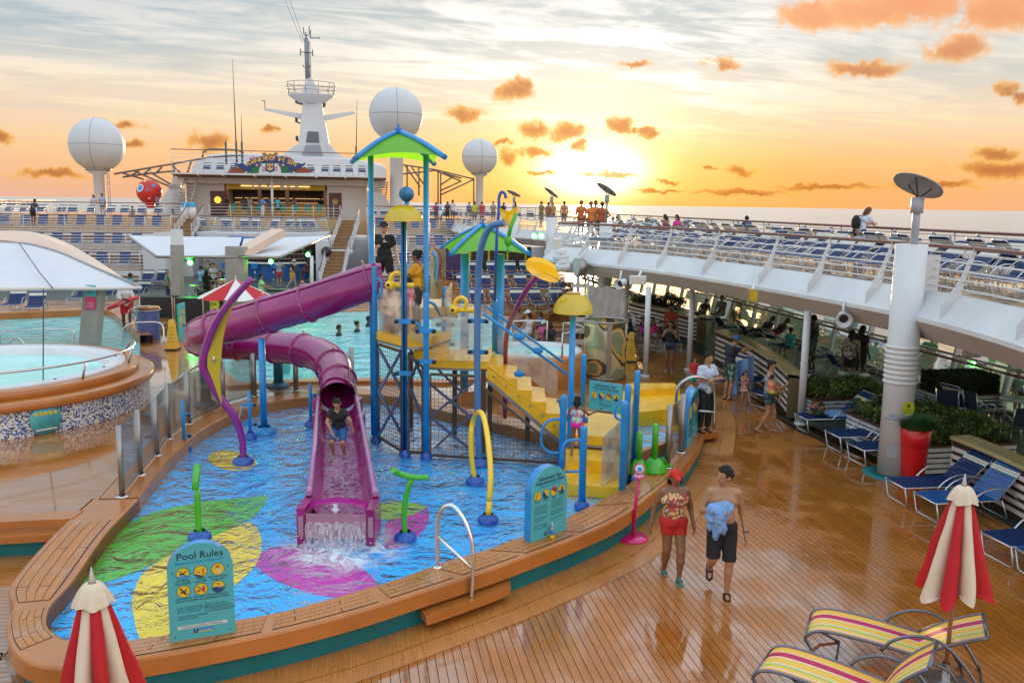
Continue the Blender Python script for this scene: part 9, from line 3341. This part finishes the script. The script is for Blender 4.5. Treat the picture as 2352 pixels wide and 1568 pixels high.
for (u,s,z,lab,pose,sk_,tc_,bc_,rz_) in [
 (75,58.5,3.46,'man in a dark shirt leaning on the rail at far left','lean',BRN,(.04,.05,.10),(.01,.01,.01),-110),
 (216,76,3.76,'woman with a bun in a white shirt below the left dome pole','stand',BRN,(.5,.5,.55),(.1,.1,.1),180),
 (236,76,3.76,'man in a pale blue shirt below the left dome pole','stand',BRN,(.3,.4,.6),(.1,.1,.1),190),
 (304,74,3.3,'person in a dark green cap seated left of the red ball','sit',BRN,(.08,.09,.08),(.1,.1,.1),180),
 (330,74,3.3,'person in pale clothes seated under the red ball','sit',PALE,(.4,.45,.55),(.2,.1,.1),180),
 (362,73,3.76,'man in a grey blue shirt standing in front of the red ball','stand',TAN,(.14,.15,.28),(.08,.06,.06),90),
 (521,78.4,zf,'person in black stretching beside the porthole door','bar',BRN,(.01,.01,.01),(.02,.02,.02),-60),
 (560,78.6,zf,'woman in dark clothes with hand on hip at the sky bar','hips',PALE,(.08,.06,.08),(.05,.04,.05),30),
 (574,78.3,zf,'man in a taupe shirt at the sky bar','bar',BRN,(.28,.22,.22),(.1,.1,.1),0),
 (603,77.8,zf,'man in a blue polo and white trousers at the sky bar','bar',PALE,(.10,.28,.70),(.65,.65,.7),-30),
 (619,78.6,zf,'man in a navy shirt behind the white column of the sky bar','bar',TAN,(.03,.10,.28),(.3,.2,.2),10),
 (638,77.8,zf,'man in a cyan shirt and black shorts at the sky bar','bar',TAN,(.05,.50,.62),(.02,.02,.02),20),
 (676,81,zf,'bartender in a white sleeve shirt behind the sky bar counter','bar',BRN,(.4,.35,.35),(.02,.02,.02),160),
 (737,81,zf,'bartender in black behind the right end of the sky bar','bar',BRN,(.01,.01,.01),(.02,.02,.02),180),
 (637,54.6,0,'man in a grey t-shirt and red shorts at the lower bar','bar',TAN,(.28,.30,.34),(.50,.03,.04),0),
 (666,53.5,0,'man in a black tank top and yellow shorts walking from the lower bar','walk',PALE,(.02,.02,.02),(.60,.35,.04),-80),
 (673,56.5,.25,'man in a white cap seated at the lower bar','sit',PALE,(.06,.06,.08),(.1,.1,.12),30),
 (703,56.5,.25,'woman in dark red seated at the right end of the lower bar','sit',BRN,(.07,.015,.02),(.05,.02,.03),60),
 (622,64.5,0,'bartender in a pale blue shirt inside the lower bar','stand',BRN,(.15,.3,.42),(.02,.02,.02),180),
 (456,48.5,0,'man wrapped in a pale blue towel beside the green lamps','bar',TAN,(.18,.42,.66),(.1,.2,.3),-20),
 (473,51,0,'woman in a green patterned top behind the steel drums','stand',PALE,(.08,.14,.06),(.05,.05,.05),180),
 (484,50,0,'man in a yellow and navy striped tank top by the lower bar','stand',TAN,((.65,.62,.5),(.02,.04,.14),(.6,.5,.1)),(.05,.05,.08),190),
 (500,50,0,'woman in a black top sitting near the striped tank top man','sit',PALE,(.01,.01,.015),(.25,.1,.1),170),
 (468,45,0,'long haired musician in black behind the steel pans','bar',DRK,(.012,.012,.014),(.012,.012,.014),0),
 (443,40,KZ - .5,'drummer in a dark grey shirt behind the equipment case','sit',DRK,(.05,.06,.08),(.02,.02,.02),30),
 (376,45.5,0,'bald man in a sage green shirt and jeans left of the canopy post','stand',PALE,(.14,.28,.20),(.03,.06,.12),-60),
 (393,44,0,'man with short dark hair in a mint shirt against the canopy post','stand',DRK,(.25,.45,.34),(.02,.03,.05),-80),
 (290,44,0,'man in a bright pale blue shirt with a black cap beyond the canopy edge','stand',BRN,(.12,.45,.62),(.05,.05,.05),-30),
 (594,42.5,0,'keyboard player with short dark hair in white beside the canopy post','bar',TAN,(.5,.6,.55),(.02,.02,.02),-80),
 ]:
 z = 0 if z < 0 else z
 person(lab,pp_at(u,480,s=s,z=z),rad(rz_),rl_.uniform(1.64,1.8),pose,sk_,tc_,bc_,res=.03 if s > 52 else .026,long='woman' in lab or 'long haired' in lab,cap=(.02,.02,.02) if 'black cap' in lab else (.6,.6,.6) if 'white cap' in lab else None,leg=1.9 if ('trousers' in lab or 'jeans' in lab) else .8,
 hair=(.35,.33,.3) if 'bald' in lab else HBLK)
lg_ = person('lifeguard in red cap, white shirt and red shorts standing on the pool edge at left',G(292,757,KZ),rad(-150),1.78,dict(er=(.24,.12,1.16),wr=(.05,.28,1.12),el=(-.24,.10,1.14),wl=(-.06,.28,1.06)),DRK,(.65,.63,.62),(.50,.01,.012),HBLK,.02,1.6,.85,(.45,.01,.02),(.5,.5,.5))
ct_ = lg_.location
rt_ = thing('rescue_tube','red foam rescue tube carried across the lifeguard\'s waist','rescue tube',ct_ + Vector((0,-.22,1.02)),rad(25))
MB().tube([(-.52,0,-.22),(-.25,-.03,-.1),(.2,-.03,.08),(.5,0,.16)],[.06,.085,.085,.06],12).build('tube',REDP,rt_)
text('GUARD',.10,WHITE,rt_,(-.02,-.125,-.04),Matrix.Rotation(rad(90),3,'X') @ Matrix.Rotation(rad(22),3,'Z'),'lettering')
for (u,v,Y,lab,sk_,bn) in ((778,770,30.5,'swimmer looking right, leftmost of three heads in the main pool',BRN,False),(820,762,31.5,'swimmer with a bun, middle of three heads in the main pool',TAN,True),(846,752,33,'dark haired swimmer near the tower post in the main pool',DRK,False)):
 q_ = P(u,v,Y)
 person(lab,(q_.x,Y,KZ - 1.32),rad(-90),1.7,'stand',sk_,(.02,.02,.03),None,HBLK,.024,.4,bun=bn)
for (u,v,z,lab,pose,rz_,sk_,tc_,bc_,h) in [
 (1188,790,.45,'man with a bare back leaning on the whirlpool rim','sit',0,BRN,None,(.05,.05,.1),1.75),
 (1212,795,.45,'woman in a white visor and white tank top at the whirlpool rail','sit',60,TAN,(.62,.66,.70),(.5,.5,.5),1.65),
 (1248,812,0,'woman in a pink t-shirt with a visor holding a drink','sit',150,TAN,(.75,.10,.28),(.03,.02,.05),1.6),
 (1262,818,0,'dark haired person in black beside the woman in pink','sit',170,DRK,(.02,.02,.02),(.02,.02,.02),1.6),
 (1240,772,0,'child with dark hair in a blue top left of the woman in pink','sit',120,BRN,(.06,.12,.3),(.05,.05,.1),1.3),
 (1283,740,0,'person in a blue shirt in the crowd behind the yellow dome','sit',90,BRN,(.05,.08,.35),(.1,.1,.1),1.7),
 (1262,720,0,'person in a white hat in the crowd behind the yellow dome','sit',30,TAN,(.4,.35,.35),(.1,.1,.1),1.7),
 (1300,728,0,'person in grey seated in the crowd beside the white column','sit',150,BRN,(.25,.25,.3),(.1,.1,.1),1.7),
 (1332,800,0,'grey shirted person sitting beside the shower drum','sit',160,BRN,(.22,.20,.2),(.05,.05,.05),1.65),
 (1500,802,0,'woman in a pink bikini top reclining under the deck','recline',175,BRN,(.70,.04,.22),(.5,.5,.5),1.65),
 (1538,806,0,'man in a red orange shirt standing in the shade under the deck','stand',170,BRN,(.45,.06,.02),(.05,.02,.02),1.7),
 (1478,800,0,'woman in magenta reclining left of the woman in pink bikini','recline',175,BRN,(.35,.03,.3),(.1,.05,.1),1.6),
 (1745,790,0,'dark silhouetted person reclining by the windows','recline',110,DRK,(.05,.05,.06),(.08,.03,.03),1.7),
 (1775,795,0,'person with bright red shorts reclining by the windows','recline',100,DRK,(.04,.03,.03),(.62,.04,.03),1.7),
 (1812,822,0,'boy in a teal shirt sitting at the small table by the windows','sit',20,TAN,(.02,.30,.30),(.05,.08,.1),1.45),
 (1862,850,0,'tall person in dark clothes standing behind the second thin white pole','stand',40,DRK,(.015,.015,.02),(.10,.10,.12),1.8),
 (1655,745,0,'silhouetted man with a cap seated at the table by the windows','sit',140,BRN,(.25,.2,.15),(.1,.08,.06),1.75),
 (1690,745,0,'silhouetted man with a strap seated with his back to the windows','sit',170,BRN,(.3,.22,.16),(.1,.08,.06),1.75),
 (1612,742,0,'silhouetted person lying on a lounger near the hedge planter','recline',150,DRK,(.08,.05,.04),(.05,.03,.03),1.7),
 (1948,888,0,'woman in a floral black and cream blouse standing behind the shrub planter','stand',-30,BRN,((.45,.40,.33),(.03,.03,.03),(.5,.45,.38),(.05,.05,.05)),(.015,.015,.015),1.68),
 (1972,880,0,'dark haired man in black beside the woman in the floral blouse','stand',-60,DRK,(.015,.015,.02),(.02,.02,.02),1.75),
 (2330,945,0,'woman in a grey shirt sitting at the round table with a beer','sit',165,BRN,(.16,.19,.26),(.10,.05,.05),1.68),
 ]:
 person(lab,G(u,v,z),rad(rz_),h,pose,sk_,tc_,bc_,HBLK,.022,0 if 'tank' in lab or 'bikini' in lab else .55,.7,long='woman' in lab,top2='tank' if 'tank' in lab or 'bikini' in lab else None,cap=(.6,.6,.6) if 'visor' in lab or 'hat' in lab else None)
# upper deck at right
for (u,v,lab,pose,rz_,sk_,tc_,bc_,cp) in [
 (1430,528,'man in a blue cap reclining on the upper deck','recline',-160,BRN,(.12,.08,.07),(.1,.08,.08),(.04,.14,.5)),
 (1405,535,'person in white lying near the rounded tip of the upper deck','recline',160,BRN,(.5,.45,.5),(.2,.15,.12),None),
 (1488,540,'woman in a mint top reclining on the upper deck','recline',170,BRN,(.15,.40,.25),(.1,.1,.1),None),
 (1525,545,'person sitting up left of the woman in hot pink','sit',60,TAN,(.3,.12,.1),(.1,.1,.1),None),
 (1552,546,'woman in a hot pink top sitting on the upper deck','sit',100,TAN,(.75,.03,.28),(.05,.05,.05),None),
 (1712,550,'person in dark blue sitting with their back to the sea','sit',0,BRN,(.02,.10,.25),(.03,.03,.05),None),
 (1995,598,'woman reclining beside the person with a backpack','recline',200,BRN,(.3,.3,.4),(.1,.1,.1),None),
 ]:
 person(lab,G(u,v + 12,UZ),SHIP + rad(rz_),1.7,pose,sk_,tc_,bc_,HBLK,.024,.5,.6,long='woman' in lab,cap=cp)
q_ = RT(1975,560,16.35)
bp_ = person('person in a white shirt with windblown hair leaning on the sea railing',(q_.x,q_.y,UZ),rad(-75),1.76,'lean',TAN,(.55,.60,.70),(.03,.05,.12),(.10,.05,.02),.02,.6,1.9,long=True)
bk_p = thing('backpack','black backpack worn by the person leaning on the sea railing','backpack',(q_.x - .20,q_.y - .04,UZ + 1.2),rad(-75))
MB().sphere((0,0,0),.24,14,sc=(.75,.55,1.05)).build('bag',BLACK,bk_p)
MB().tube(catmull([Vector((-.08,.05,.2)),Vector((-.1,.25,.22)),Vector((-.1,.3,.0)),Vector((-.08,.1,-.15))],3),.018,6).build('strap',BLACK,bk_p)
